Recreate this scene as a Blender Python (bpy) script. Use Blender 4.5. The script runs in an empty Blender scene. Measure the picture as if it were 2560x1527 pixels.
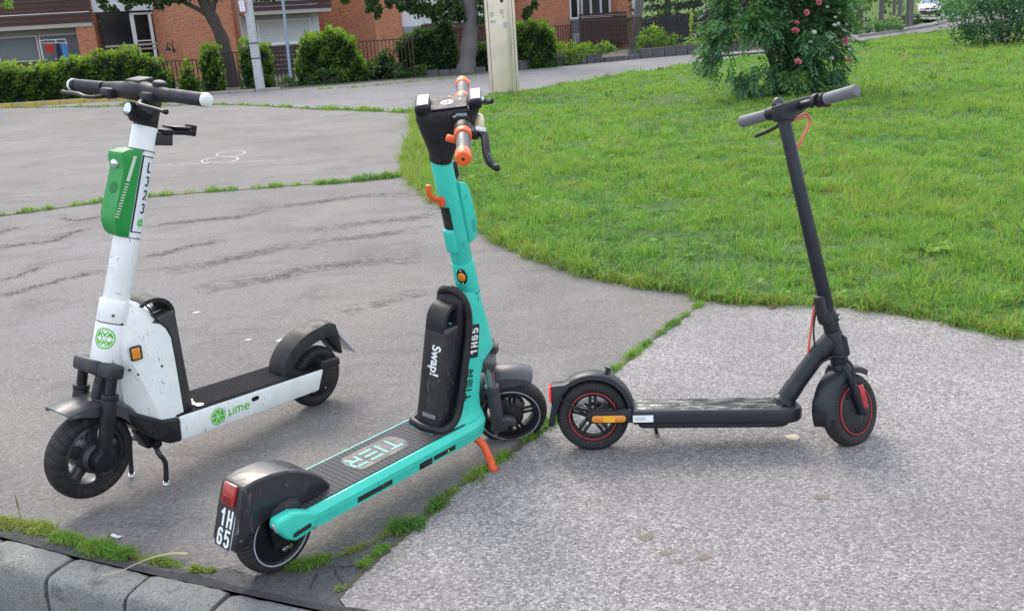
import bpy, bmesh, math, random
import numpy as np
from mathutils import Matrix, Vector

random.seed(7)
RNG = np.random.default_rng(7)
scene = bpy.context.scene
COL = scene.collection

# ------------------------------------------------------------------ camera
cam_d = bpy.data.cameras.new('camera')
cam_d.sensor_fit = 'HORIZONTAL'
cam_d.sensor_width = 36.0
cam_d.lens = 2335.4 / 2560 * 36.0
cam_d.clip_start = 0.05
cam_d.clip_end = 600
cam = bpy.data.objects.new('camera', cam_d)
COL.objects.link(cam)
PITCH, ROLL, CAMH = math.radians(16.5), math.radians(3.70), 1.2987
_f = Vector((0, math.cos(PITCH), -math.sin(PITCH)))
_r = Vector((1, 0, 0))
_d = _f.cross(_r)
_right = math.cos(ROLL) * _r + math.sin(ROLL) * _d
_up = math.sin(ROLL) * _r - math.cos(ROLL) * _d
M = Matrix.Identity(4)
for i in range(3):
    M[i][0], M[i][1], M[i][2] = _right[i], _up[i], -_f[i]
M[2][3] = CAMH
cam.matrix_world = M
cam_d.dof.use_dof = True
cam_d.dof.focus_distance = 2.9
cam_d.dof.aperture_fstop = 22.0
scene.camera = cam

# ------------------------------------------------------------------ world + sun
SUN_EL, SUN_AZ = math.radians(44), math.radians(-14)   # azimuth clockwise from +Y (behind the scene, a little left)
world = bpy.data.worlds.new('World')
scene.world = world
world.use_nodes = True
wn = world.node_tree
wn.nodes.clear()
sky = wn.nodes.new('ShaderNodeTexSky')
sky.sky_type = 'NISHITA'
sky.sun_disc = False
sky.sun_elevation = SUN_EL
sky.sun_rotation = SUN_AZ
sky.air_density = 1.0
sky.dust_density = 2.0
sky.ozone_density = 0.6
bg = wn.nodes.new('ShaderNodeBackground')
bg.inputs['Strength'].default_value = 0.15
wo = wn.nodes.new('ShaderNodeOutputWorld')
# broken high cloud: an even pale layer over most of the blue
cloud = wn.nodes.new('ShaderNodeMix')
cloud.data_type = 'RGBA'
cloud.inputs[0].default_value = 0.66
cloud.inputs[7].default_value = (6.3, 6.55, 7.1, 1)
wn.links.new(sky.outputs[0], cloud.inputs[6])
wn.links.new(cloud.outputs[2], bg.inputs[0])
wn.links.new(bg.outputs[0], wo.inputs[0])
sun_d = bpy.data.lights.new('sun', 'SUN')
sun_d.energy = 1.5
sun_d.angle = math.radians(26)
sun_d.color = (1.0, 0.93, 0.83)
sun = bpy.data.objects.new('sun', sun_d)
COL.objects.link(sun)
_sd = Vector((math.sin(SUN_AZ) * math.cos(SUN_EL), math.cos(SUN_AZ) * math.cos(SUN_EL), math.sin(SUN_EL)))
sun.rotation_euler = _sd.to_track_quat('Z', 'Y').to_euler()
sun.location = (0, 0, 30)

vs = scene.view_settings
vs.view_transform = 'Standard'
vs.look = 'None'
vs.exposure = 0.98
vs.gamma = 1.0
vs.use_curve_mapping = False
scene.cycles.max_bounces = 8
scene.cycles.diffuse_bounces = 4
scene.cycles.transparent_max_bounces = 8
try:
    scene.cycles.use_denoising = True
except Exception:
    pass

# ------------------------------------------------------------------ helpers
def tag(o, label=None, cat=None, group=None, kind=None):
    if label: o['label'] = label
    if cat: o['category'] = cat
    if group: o['group'] = group
    if kind: o['kind'] = kind
    return o

def empty(name, M=None, label=None, cat=None, group=None, kind=None):
    o = bpy.data.objects.new(name, None)
    o.empty_display_size = 0.1
    COL.objects.link(o)
    if M is not None:
        o.matrix_world = M
    return tag(o, label, cat, group, kind)

def T(x, y=None, z=None):
    return Matrix.Translation((x, y, z) if y is not None else x)

def frame(o, xa, ya):
    """matrix with given origin, local x axis xa and y axis roughly ya"""
    xa = Vector(xa).normalized()
    za = xa.cross(Vector(ya)).normalized()
    ya = za.cross(xa)
    m = Matrix.Identity(4)
    for i in range(3):
        m[i][0], m[i][1], m[i][2], m[i][3] = xa[i], ya[i], za[i], o[i]
    return m

def cr(pts, k=6, closed=False):
    """Catmull-Rom resample"""
    P = [Vector(p) for p in pts]
    n = len(P)
    out = []
    rng = range(n) if closed else range(n - 1)
    for i in rng:
        if closed:
            a, b, c, d = P[(i - 1) % n], P[i], P[(i + 1) % n], P[(i + 2) % n]
        else:
            b, c = P[i], P[i + 1]
            a = P[i - 1] if i > 0 else b * 2 - c
            d = P[i + 2] if i + 2 < n else c * 2 - b
        for j in range(k):
            t = j / k
            out.append(0.5 * ((2 * b) + (c - a) * t + (2 * a - 5 * b + 4 * c - d) * t * t + (3 * b - a - 3 * c + d) * t ** 3))
    if not closed:
        out.append(P[-1])
    return out

class MB:
    def __init__(s):
        s.bm = bmesh.new()

    def _bevel(s, verts, bev, seg, minang=0.4):
        if bev <= 0:
            return
        s.bm.normal_update()
        vs_ = set(verts)
        es = [e for e in s.bm.edges if e.verts[0] in vs_ and e.verts[1] in vs_ and len(e.link_faces) == 2 and e.calc_face_angle(0) > minang]
        if es:
            bmesh.ops.bevel(s.bm, geom=es, offset=bev, segments=seg, affect='EDGES', profile=0.5, clamp_overlap=True)

    def box(s, c, size, rot=None, bev=0.0, seg=2):
        m = T(*c)
        if rot is not None:
            m = m @ rot
        m = m @ Matrix.Diagonal((size[0], size[1], size[2], 1))
        r = bmesh.ops.create_cube(s.bm, size=1.0, matrix=m)
        s._bevel(r['verts'], bev, seg)
        return s

    def prism(s, pts, lo, hi, plane='xz', bev=0.0, seg=2, scale_hi=None, minang=0.4, M=None):
        """polygon extruded between lo and hi along the axis normal to its plane"""
        def mk(p, h):
            if plane == 'xz': v = Vector((p[0], h, p[1]))
            elif plane == 'xy': v = Vector((p[0], p[1], h))
            else: v = Vector((h, p[0], p[1]))
            return M @ v if M is not None else v
        a = [s.bm.verts.new(mk(p, lo)) for p in pts]
        b = [s.bm.verts.new(mk(p, hi)) for p in pts]
        n = len(pts)
        fs = [s.bm.faces.new(a), s.bm.faces.new(b[::-1])]
        for i in range(n):
            fs.append(s.bm.faces.new((a[i], b[i], b[(i + 1) % n], a[(i + 1) % n])))
        bmesh.ops.recalc_face_normals(s.bm, faces=fs)
        s._bevel(a + b, bev, seg, minang)
        return s

    def loft(s, rings, caps=True, closed=True):
        R = [[s.bm.verts.new(Vector(p)) for p in r] for r in rings]
        n = len(R[0])
        for i in range(len(R) - 1):
            for j in range(n if closed else n - 1):
                try:
                    s.bm.faces.new((R[i][j], R[i][(j + 1) % n], R[i + 1][(j + 1) % n], R[i + 1][j]))
                except ValueError:
                    pass
        if caps and closed:
            s.bm.faces.new(R[0][::-1])
            s.bm.faces.new(R[-1])
        return s

    def tube(s, pts, r, n=12, caps=True, flat=None, ref=(0, 0, 1)):
        """tube along a path; r scalar or list; flat=(a,b) gives an elliptical section"""
        P = [Vector(p) for p in pts]
        m = len(P)
        rr = r if isinstance(r, (list, tuple)) else [r] * m
        rings = []
        t0 = (P[1] - P[0]).normalized()
        ref = Vector(ref)
        if abs(t0.dot(ref)) > 0.95:
            ref = Vector((1, 0, 0)) if abs(t0.x) < 0.9 else Vector((0, 1, 0))
        u = (ref - t0 * ref.dot(t0)).normalized()
        for i in range(m):
            t = (P[min(i + 1, m - 1)] - P[max(i - 1, 0)]).normalized()
            u = (u - t * u.dot(t)).normalized()
            w = t.cross(u)
            fa, fb = flat if flat else (1, 1)
            rings.append([P[i] + (u * math.cos(a) * fa + w * math.sin(a) * fb) * rr[i] for a in [2 * math.pi * k / n for k in range(n)]])
        return s.loft(rings, caps)

    def strap(s, pts, w, th, side=(0, 1, 0)):
        """rectangular-section strip along a path; w along side"""
        P = [Vector(p) for p in pts]
        sd = Vector(side).normalized()
        rings = []
        for i in range(len(P)):
            t = (P[min(i + 1, len(P) - 1)] - P[max(i - 1, 0)]).normalized()
            nn = t.cross(sd).normalized()
            rings.append([P[i] + sd * w / 2 + nn * th / 2, P[i] - sd * w / 2 + nn * th / 2, P[i] - sd * w / 2 - nn * th / 2, P[i] + sd * w / 2 - nn * th / 2])
        return s.loft(rings)

    def cyl(s, a, b, r0, r1=None, n=24, bev=0.0, seg=2):
        a, b = Vector(a), Vector(b)
        r1 = r0 if r1 is None else r1
        L = (b - a).length
        if bev <= 0:
            return s.lathe([(0, 0), (r0, 0), (r1, L), (0, L)], a, b - a, n)
        pr = [(0, 0)]
        for k in range(seg + 1):
            t = k / seg * math.pi / 2
            pr.append((r0 - bev + bev * math.sin(t), bev - bev * math.cos(t)))
        for k in range(seg + 1):
            t = k / seg * math.pi / 2
            pr.append((r1 - bev + bev * math.cos(t), L - bev + bev * math.sin(t)))
        pr.append((0, L))
        return s.lathe(pr, a, b - a, n)

    def lathe(s, prof, o, axis, n=32, closed=False):
        o = Vector(o)
        q = Vector(axis).to_track_quat('Z', 'Y')
        X, Y, Z = q @ Vector((1, 0, 0)), q @ Vector((0, 1, 0)), q @ Vector((0, 0, 1))
        rows = []
        for (r, h) in prof:
            if r < 1e-7:
                rows.append([s.bm.verts.new(o + Z * h)])
            else:
                rows.append([s.bm.verts.new(o + Z * h + (X * math.cos(a) + Y * math.sin(a)) * r) for a in [2 * math.pi * k / n for k in range(n)]])
        m = len(rows)
        for i in range(m if closed else m - 1):
            A, B = rows[i], rows[(i + 1) % m]
            for j in range(n):
                a0, a1 = A[j % len(A)], A[(j + 1) % len(A)]
                b0, b1 = B[j % len(B)], B[(j + 1) % len(B)]
                v = []
                for x in (a0, a1, b1, b0):
                    if x not in v: v.append(x)
                if len(v) >= 3:
                    try: s.bm.faces.new(v)
                    except ValueError: pass
        return s

    def ball(s, c, r, n=16, scale=(1, 1, 1)):
        bmesh.ops.create_uvsphere(s.bm, u_segments=n, v_segments=max(6, n // 2), radius=1.0, matrix=T(*c) @ Matrix.Diagonal((r * scale[0], r * scale[1], r * scale[2], 1)))
        return s

    def map(s, fn):
        for v in s.bm.verts:
            v.co = Vector(fn(v.co))
        return s

    def mesh(s, name, smooth=38):
        bmesh.ops.recalc_face_normals(s.bm, faces=s.bm.faces[:])
        s.bm.normal_update()
        th = math.radians(smooth)
        for f in s.bm.faces: f.smooth = True
        for e in s.bm.edges:
            e.smooth = len(e.link_faces) == 2 and e.calc_face_angle(0) < th
        me = bpy.data.meshes.new(name)
        s.bm.to_mesh(me)
        s.bm.free()
        return me

    def build(s, name, mat, parent=None, M=None, smooth=38, **kw):
        me = s.mesh(name, smooth)
        return put(name, me, mat, parent, M, **kw)

def put(name, me, mat, parent=None, M=None, **kw):
    if mat is not None and not me.materials:
        for m_ in (mat if isinstance(mat, (list, tuple)) else [mat]):
            me.materials.append(m_)
    o = bpy.data.objects.new(name, me)
    COL.objects.link(o)
    if parent is not None:
        o.parent = parent
    if M is not None:
        o.matrix_local = M
    return tag(o, **kw)

def text_mesh(s, size=1.0, bold=0.0, ext=0.0, space=1.0):
    cu = bpy.data.curves.new('lettering', 'FONT')
    cu.body = s
    cu.size = size
    cu.align_x = 'CENTER'
    cu.align_y = 'CENTER'
    cu.offset = bold
    cu.extrude = ext
    cu.space_character = space
    cu.resolution_u = 4
    o = bpy.data.objects.new('lettering', cu)
    COL.objects.link(o)
    dg = bpy.context.evaluated_depsgraph_get()
    me = bpy.data.meshes.new_from_object(o.evaluated_get(dg))
    bpy.data.objects.remove(o)
    bpy.data.curves.remove(cu)
    return me

GLYPH = {'1': [[(.22, .77), (.56, .97)], [(.62, 1), (.62, 0)]], 'H': [[(.12, 0), (.12, 1)], [(.88, 0), (.88, 1)], [(.12, .5), (.88, .5)]],
         '6': [[(.86, .80), (.75, .94), (.5, 1), (.22, .90), (.12, .62), (.12, .30), (.22, .07), (.5, 0), (.78, .07), (.88, .30), (.78, .53), (.5, .60), (.22, .50), (.13, .38)]],
         '5': [[(.86, 1), (.18, 1)], [(.18, 1), (.14, .52)], [(.14, .52), (.30, .60), (.5, .62), (.78, .54), (.88, .30), (.78, .07), (.5, 0), (.22, .06), (.11, .20)]],
         '3': [[(.12, .84), (.26, .96), (.5, 1), (.76, .93), (.84, .76), (.74, .58), (.46, .53)], [(.46, .53), (.78, .47), (.88, .27), (.76, .06), (.5, 0), (.22, .05), (.10, .18)]],
         '2': [[(.12, .80), (.25, .95), (.5, 1), (.78, .93), (.86, .74), (.75, .52), (.4, .25), (.12, 0)], [(.12, 0), (.90, 0)]], 'L': [[(.15, 1), (.15, 0)], [(.15, 0), (.85, 0)]]}
def digits(name, s, h, w, st, gap, mat, parent, M, cyl=0.0):
    """bold stroked figures and capitals, centred on the local origin"""
    bm = bmesh.new()
    x0 = -(len(s) * w + (len(s) - 1) * gap) / 2
    zi = 0
    for ch in s:
        for P in GLYPH[ch]:
            P = [Vector((x0 + st / 2 + p[0] * (w - st), -h / 2 + st / 2 + p[1] * (h - st), 0)) for p in P]
            if len(P) == 2:
                t = (P[1] - P[0]).normalized() * st / 2
                P = [P[0] - t, P[1] + t]
            else:
                P = cr(P, 5)
            zi += 1
            rows = []
            for i in range(len(P)):
                t = (P[min(i + 1, len(P) - 1)] - P[max(i - 1, 0)]).normalized()
                n_ = Vector((-t.y, t.x, 0)) * st / 2
                r = []
                for q in (P[i] + n_, P[i] - n_):
                    x, z = q.x, 0.00012 * (zi % 4)
                    if cyl:
                        a = x / cyl
                        x, z = cyl * math.sin(a), cyl * (math.cos(a) - 1) + z
                    r.append(bm.verts.new((x, q.y, z)))
                rows.append(r)
            for i in range(len(P) - 1):
                bm.faces.new((rows[i][0], rows[i][1], rows[i + 1][1], rows[i + 1][0]))
        x0 += w + gap
    me = bpy.data.meshes.new(name)
    bm.to_mesh(me); bm.free()
    return put(name, me, mat, parent, M)

def text(name, s, size, mat, parent, M, bold=0.0, sx=1.0, cyl=0.0, space=1.0, shear=0.0):
    me = text_mesh(s, size, bold, 0.0, space)
    for v in me.vertices:
        x, y = v.co.x * sx + v.co.y * shear, v.co.y
        z = v.co.z
        if cyl:
            a = x / cyl
            x, z = cyl * math.sin(a), cyl * (math.cos(a) - 1) + z
        v.co = (x, y, z)
    return put(name, me, mat, parent, M)

# ------------------------------------------------------------------ materials
def srgb(r, g, b):
    f = lambda c: (c / 255 / 12.92) if c / 255 <= 0.04045 else ((c / 255 + 0.055) / 1.055) ** 2.4
    return (f(r), f(g), f(b), 1.0)

class NT:
    """small node-building helper"""
    def __init__(s, name):
        s.m = bpy.data.materials.new(name)
        s.m.use_nodes = True
        s.t = s.m.node_tree
        s.bsdf = s.t.nodes['Principled BSDF']
        s.out = s.t.nodes['Material Output']
        s._co = None

    def n(s, typ, **kw):
        nd = s.t.nodes.new(typ)
        for k, v in kw.items():
            if k in nd.inputs: nd.inputs[k].default_value = v
            else: setattr(nd, k, v)
        return nd

    def l(s, a, b):
        s.t.links.new(a, b)

    def co(s, kind='Object'):
        if s._co is None: s._co = s.n('ShaderNodeTexCoord')
        return s._co.outputs[kind]

    def noise(s, scale, detail=3, rough=0.55, vec=None, dist=0.0):
        nd = s.n('ShaderNodeTexNoise')
        nd.inputs['Scale'].default_value = scale
        nd.inputs['Detail'].default_value = detail
        nd.inputs['Roughness'].default_value = rough
        nd.inputs['Distortion'].default_value = dist
        s.l(vec if vec is not None else s.co(), nd.inputs['Vector'])
        return nd.outputs['Fac']

    def mapped(s, scale=(1, 1, 1), rot=(0, 0, 0), loc=(0, 0, 0), vec=None):
        mp = s.n('ShaderNodeMapping')
        mp.inputs['Scale'].default_value = scale
        mp.inputs['Rotation'].default_value = rot
        mp.inputs['Location'].default_value = loc
        s.l(vec if vec is not None else s.co(), mp.inputs['Vector'])
        return mp.outputs[0]

    def ramp(s, fac, stops):
        r = s.n('ShaderNodeValToRGB')
        els = r.color_ramp.elements
        while len(els) < len(stops): els.new(0.5)
        for e, (p, c) in zip(els, stops):
            e.position = p
            e.color = c if isinstance(c, (tuple, list)) else (c, c, c, 1)
        s.l(fac, r.inputs[0])
        return r.outputs[0]

    def mix(s, fac, a, b, mode='MIX'):
        m = s.n('ShaderNodeMix', data_type='RGBA', blend_type=mode)
        for inp, v in ((m.inputs[0], fac), (m.inputs[6], a), (m.inputs[7], b)):
            if hasattr(v, 'links'): s.l(v, inp)
            elif isinstance(v, (int, float)) and inp.type == 'RGBA': inp.default_value = (v, v, v, 1)
            else: inp.default_value = v
        return m.outputs[2]

    def math(s, op, a, b=0.0):
        m = s.n('ShaderNodeMath', operation=op)
        for i, v in enumerate((a, b)):
            if hasattr(v, 'links'): s.l(v, m.inputs[i])
            else: m.inputs[i].default_value = v
        return m.outputs[0]

    def bump(s, h, strength=0.3, dist=0.01, normal=None):
        b = s.n('ShaderNodeBump')
        b.inputs['Strength'].default_value = strength
        b.inputs['Distance'].default_value = dist
        s.l(h, b.inputs['Height'])
        if normal is not None: s.l(normal, b.inputs['Normal'])
        s.l(b.outputs[0], s.bsdf.inputs['Normal'])
        return b.outputs[0]

    def base(s, c):
        i = s.bsdf.inputs['Base Color']
        if hasattr(c, 'links'): s.l(c, i)
        else: i.default_value = c

    def set(s, **kw):
        names = dict(rough='Roughness', metal='Metallic', spec='Specular IOR Level', coat='Coat Weight', coat_rough='Coat Roughness', alpha='Alpha', trans='Transmission Weight', ior='IOR')
        for k, v in kw.items():
            i = s.bsdf.inputs[names[k]]
            if hasattr(v, 'links'): s.l(v, i)
            else: i.default_value = v
        return s

def plastic(name, col, rough=0.45, var=0.12, wear=None, wear_amt=0.0, grain=0.0, metal=0.0, coat=0.0, scale=1.0, dirt=0.0, spec=0.5):
    """painted or moulded surface: mottled tone, uneven gloss, optional scuffs, dust and a fine moulded grain"""
    k = NT(name)
    col = tuple(col[:3]) + (1,)
    n1 = k.noise(9 * scale, 4)
    c = k.mix(k.ramp(n1, [(0.3, 0.0), (0.75, 1.0)]), tuple(x * (1 - var) for x in col[:3]) + (1,), tuple(min(1, x * (1 + var)) for x in col[:3]) + (1,))
    if wear is not None and wear_amt > 0:
        st = k.noise(60 * scale, 2, vec=k.mapped((1, 1, 0.35), (0.5, 0.3, 0.2)), dist=2.0)
        bl = k.noise(14 * scale, 3)
        msk = k.math('MULTIPLY', k.ramp(st, [(0.66 - wear_amt * 0.1, 0), (0.70, 1)]), k.ramp(bl, [(0.46, 0), (0.62, 1)]))
        c = k.mix(msk, c, tuple(wear[:3]) + (1,))
    if dirt > 0:
        d = k.ramp(k.noise(22 * scale, 5, 0.7), [(0.45, 0), (0.8, dirt)])
        c = k.mix(d, c, (0.12, 0.10, 0.08, 1))
    k.base(c)
    r = k.ramp(k.noise(30 * scale, 3), [(0.3, max(0, rough - 0.08)), (0.7, min(1, rough + 0.1))])
    k.set(rough=r, metal=metal, coat=coat, spec=spec)
    if grain > 0:
        k.bump(k.noise(900 * scale, 2), grain, 0.0006)
    return k.m

def flat(name, col, rough=0.5, metal=0.0, emit=0.0):
    k = NT(name)
    col = tuple(col[:3]) + (1,)
    k.base(k.mix(k.ramp(k.noise(40, 3), [(0.35, 0.0), (0.7, 1.0)]), tuple(x * 0.92 for x in col[:3]) + (1,), col))
    k.set(rough=rough, metal=metal)
    if emit:
        k.bsdf.inputs['Emission Color'].default_value = col
        k.bsdf.inputs['Emission Strength'].default_value = emit
    return k.m

def lens(name, col, rough=0.12):
    """moulded reflector: prismatic cells under a clear face"""
    k = NT(name)
    v = k.n('ShaderNodeTexVoronoi', feature='F1')
    v.inputs['Scale'].default_value = 260
    k.l(k.co(), v.inputs['Vector'])
    c = k.mix(v.outputs['Distance'], tuple(x * 1.25 for x in col[:3]) + (1,), tuple(x * 0.55 for x in col[:3]) + (1,))
    k.base(c)
    k.set(rough=rough, coat=0.6, coat_rough=0.08)
    k.bump(v.outputs['Distance'], 0.3, 0.002)
    return k.m

def tyre_mat(name, nblk=34, slant=160.0, depth=0.6, across=0.0, col=0.022):
    k = NT(name)
    sep = k.n('ShaderNodeSeparateXYZ')
    k.l(k.co(), sep.inputs[0])
    x, y, z = sep.outputs
    ang = k.math('ARCTAN2', z, x)
    ay = k.math('ABSOLUTE', y)
    ph = k.math('ADD', k.math('MULTIPLY', ang, float(nblk)), k.math('MULTIPLY', ay, slant))
    w = k.math('SINE', ph)
    g = k.ramp(k.math('ADD', k.math('MULTIPLY', w, 0.5), 0.5), [(0.04, 0.0), (0.22, 1.0)])
    # grooves only on the tread, not on the side wall
    rad = k.math('SQRT', k.math('ADD', k.math('MULTIPLY', x, x), k.math('MULTIPLY', z, z)))
    dust = k.ramp(k.noise(35, 5, 0.7), [(0.4, 0), (0.8, 0.5)])
    c = k.mix(dust, (col, col, col * 1.05, 1), (0.075, 0.07, 0.066, 1))
    c = k.mix(g, (0.012, 0.012, 0.013, 1), c)
    k.base(c)
    k.set(rough=0.72, spec=0.35)
    hb = k.math('ADD', g, k.math('MULTIPLY', k.noise(500, 2), 0.15))
    k.bump(hb, depth, 0.003)
    return k.m

BLACK = plastic('black_plastic', (0.011, 0.011, 0.014), 0.45, 0.25, (0.12, 0.12, 0.12), 0.25, 0.12, dirt=0.2, spec=0.35)
BLACK_GLOSS = plastic('black_gloss_plastic', (0.009, 0.009, 0.012), 0.42, 0.2, (0.1, 0.1, 0.1), 0.15, spec=0.3)
BLACK_MATT = plastic('black_matt_plastic', (0.015, 0.015, 0.018), 0.55, 0.2, (0.11, 0.105, 0.1), 0.25, 0.2, dirt=0.2, spec=0.35)
RUBBER = plastic('black_rubber_grip', (0.018, 0.018, 0.024), 0.6, 0.15, grain=0.3)
STEEL = plastic('worn_steel', (0.55, 0.55, 0.56), 0.3, 0.1, metal=1.0)
CHROME = plastic('chrome', (0.8, 0.8, 0.82), 0.1, 0.05, metal=1.0)
DARKMETAL = plastic('dark_cast_metal', (0.022, 0.022, 0.026), 0.42, 0.2, (0.2, 0.2, 0.2), 0.3, metal=0.2, dirt=0.2)
WHITE_PAINT = plastic('scuffed_white_paint', (0.80, 0.815, 0.82), 0.35, 0.03, (0.22, 0.22, 0.23), 0.55, dirt=0.12, coat=0.15)
TEAL = plastic('teal_paint', (0.035, 0.58, 0.455), 0.42, 0.07, (0.018, 0.20, 0.17), 0.45, 0.06, coat=0.1, dirt=0.10)
ORANGE = plastic('orange_rubber', (0.83, 0.135, 0.025), 0.45, 0.08, dirt=0.05)
ORANGE_PAINT = plastic('orange_paint_worn', (0.72, 0.10, 0.02), 0.5, 0.1, (0.25, 0.10, 0.05), 0.5, dirt=0.1)
GREEN = plastic('green_plastic', (0.012, 0.27, 0.05), 0.42, 0.08, (0.006, 0.1, 0.03), 0.3, 0.1)
LIMEGREEN = flat('bright_green_print', (0.09, 0.50, 0.012), 0.4)
SLATE = plastic('matt_slate_paint', (0.016, 0.018, 0.024), 0.42, 0.08, (0.010, 0.010, 0.013), 0.35, 0.15, spec=0.35)
GREYGRIP = plastic('grey_rubber_grip', (0.15, 0.155, 0.175), 0.6, 0.08, grain=0.3)
AMBER = lens('amber_reflector', (0.75, 0.25, 0.01))
REDLENS = lens('red_reflector', (0.42, 0.018, 0.012))
REDTRIM = flat('red_trim', (0.36, 0.028, 0.034), 0.45)
REDCABLE = flat('red_cable', (0.60, 0.10, 0.07), 0.4)
WHITEPRINT = flat('white_print', (0.82, 0.83, 0.85), 0.45)
BLACKPRINT = flat('black_print', (0.015, 0.015, 0.017), 0.45)
LABELBLACK = plastic('black_label', (0.018, 0.018, 0.02), 0.4, 0.2, (0.2, 0.2, 0.2), 0.3)
TEALPRINT = flat('mint_print', (0.17, 0.45, 0.37), 0.6)
REFLECT = flat('reflective_stripe', (0.42, 0.46, 0.52), 0.35)
GLASS_CLEAR = plastic('lamp_glass', (0.6, 0.65, 0.7), 0.05, 0.3, metal=0.7, scale=6)
# ================================================================== GROUND
def in_poly(x, y, P):
    x = np.asarray(x); y = np.asarray(y)
    r = np.zeros(x.shape, bool)
    n = len(P)
    j = n - 1
    for i in range(n):
        xi, yi = P[i]; xj, yj = P[j]
        c = ((yi > y) != (yj > y)) & (x < (xj - xi) * (y - yi) / (yj - yi + 1e-12) + xi)
        r ^= c
        j = i
    return r

def edge_dist(x, y, P, closed=True):
    x = np.asarray(x, float); y = np.asarray(y, float)
    d = np.full(x.shape, 1e9)
    n = len(P)
    for i in range(n if closed else n - 1):
        ax_, ay_ = P[i]; bx, by = P[(i + 1) % n]
        dx, dy = bx - ax_, by - ay_
        L2 = dx * dx + dy * dy + 1e-12
        t = np.clip(((x - ax_) * dx + (y - ay_) * dy) / L2, 0, 1)
        d = np.minimum(d, np.hypot(x - ax_ - t * dx, y - ay_ - t * dy))
    return d

_nz = [(RNG.uniform(0, 6.28), RNG.uniform(0, 6.28), RNG.uniform(0, 6.28)) for _ in range(24)]
def wob(x, y, f, seed=0):
    """cheap smooth noise in -1..1"""
    s = 0
    for i in range(5):
        a, p, q = _nz[(seed * 5 + i) % 24]
        s = s + np.sin((x * math.cos(a) + y * math.sin(a)) * f * (0.7 + 0.35 * i) + p + 1.3 * np.sin((x * math.sin(q) - y * math.cos(q)) * f * 0.8 + a))
    return s / 3.2

def smooth_poly(P, k=5):
    return [(v.x, v.y) for v in cr([(a, b_, 0) for a, b_ in P], k)]

def sheet(name, P, z, mat, parent=None, **kw):
    b = MB()
    vs_ = [b.bm.verts.new((x, y, z)) for x, y in P]
    f = b.bm.faces.new(vs_)
    b.bm.normal_update()
    if f.normal.z < 0: f.normal_flip()
    bmesh.ops.triangulate(b.bm, faces=[f])
    me = bpy.data.meshes.new(name)
    b.bm.to_mesh(me); b.bm.free()
    return put(name, me, mat, parent, None, **kw)

# ---- materials
def asphalt(name, c0, c1, grain=130, bump=0.5, streak=True, blot=0.0, fleck=0.16):
    k = NT(name)
    big = k.noise(0.55, 4, 0.6)
    c = k.mix(k.ramp(big, [(0.3, 0.0), (0.7, 1.0)]), c0, c1)
    if streak:   # darker bands that run along the pavement
        st = k.noise(1.0, 5, 0.65, vec=k.mapped((1.1, 6.5, 1), (0, 0, math.radians(18))), dist=0.8)
        c = k.mix(k.ramp(st, [(0.55, 0.0), (0.75, 0.55)]), c, tuple(x * 0.45 for x in c0[:3]) + (1,))
    # older stains and dusty patches
    c = k.mix(k.ramp(k.noise(1.7, 5, 0.68, dist=0.6), [(0.50, 0.0), (0.66, 0.45)]), c, tuple(x * 0.62 for x in c0[:3]) + (1,))
    c = k.mix(k.ramp(k.noise(0.9, 4, 0.6, vec=k.mapped((1, 1, 1), (0, 0, 0), (7, 3, 0))), [(0.52, 0.0), (0.70, 0.5)]), c, (c1[0] * 1.10, c1[1] * 1.04, c1[2] * 0.96, 1))
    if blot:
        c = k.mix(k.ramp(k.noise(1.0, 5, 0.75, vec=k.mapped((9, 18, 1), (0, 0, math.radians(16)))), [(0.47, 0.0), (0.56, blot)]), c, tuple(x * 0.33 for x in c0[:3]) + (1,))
    g1 = k.noise(grain, 3, 0.75)
    c = k.mix(k.ramp(g1, [(0.36, 0.55), (0.50, 0.0)]), c, tuple(x * 0.25 for x in c0[:3]) + (1,))
    v = k.n('ShaderNodeTexVoronoi', feature='F1')
    v.inputs['Scale'].default_value = grain * 1.1
    k.l(k.co(), v.inputs['Vector'])
    sc_ = k.n('ShaderNodeSeparateColor')
    k.l(v.outputs['Color'], sc_.inputs[0])
    c = k.mix(k.math('MULTIPLY', k.ramp(sc_.outputs[0], [(0.80, 0.0), (0.88, 1.0)]), fleck), c, tuple(min(1, x * 2.0) for x in c1[:3]) + (1,))
    pit = k.ramp(k.noise(28, 4, 0.7), [(0.26, 0.85), (0.37, 0.0)])
    c = k.mix(pit, c, tuple(x * 0.3 for x in c0[:3]) + (1,))
    k.base(c)
    k.set(rough=0.88, spec=0.3)
    h = k.math('ADD', k.math('MULTIPLY', g1, 0.6), k.math('MULTIPLY', k.noise(22, 4, 0.7), 0.8))
    k.bump(h, bump, 0.012)
    return k.m

ASPHALT = asphalt('weathered_asphalt', (0.152, 0.142, 0.134, 1), (0.212, 0.202, 0.197, 1), 85, 0.5)
FARPAVE = asphalt('pale_worn_asphalt', (0.160, 0.155, 0.158, 1), (0.212, 0.206, 0.210, 1), 60, 0.4, True)
PATCH = asphalt('dark_patch_asphalt', (0.085, 0.084, 0.086, 1), (0.125, 0.122, 0.122, 1), 120, 0.6, False)
ROADM = asphalt('street_asphalt', (0.12, 0.118, 0.12, 1), (0.16, 0.157, 0.158, 1), 60, 0.4, False)
TAR = asphalt('bitumen_joint', (0.045, 0.044, 0.047, 1), (0.075, 0.073, 0.075, 1), 60, 0.5, False, fleck=0.1)

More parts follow.
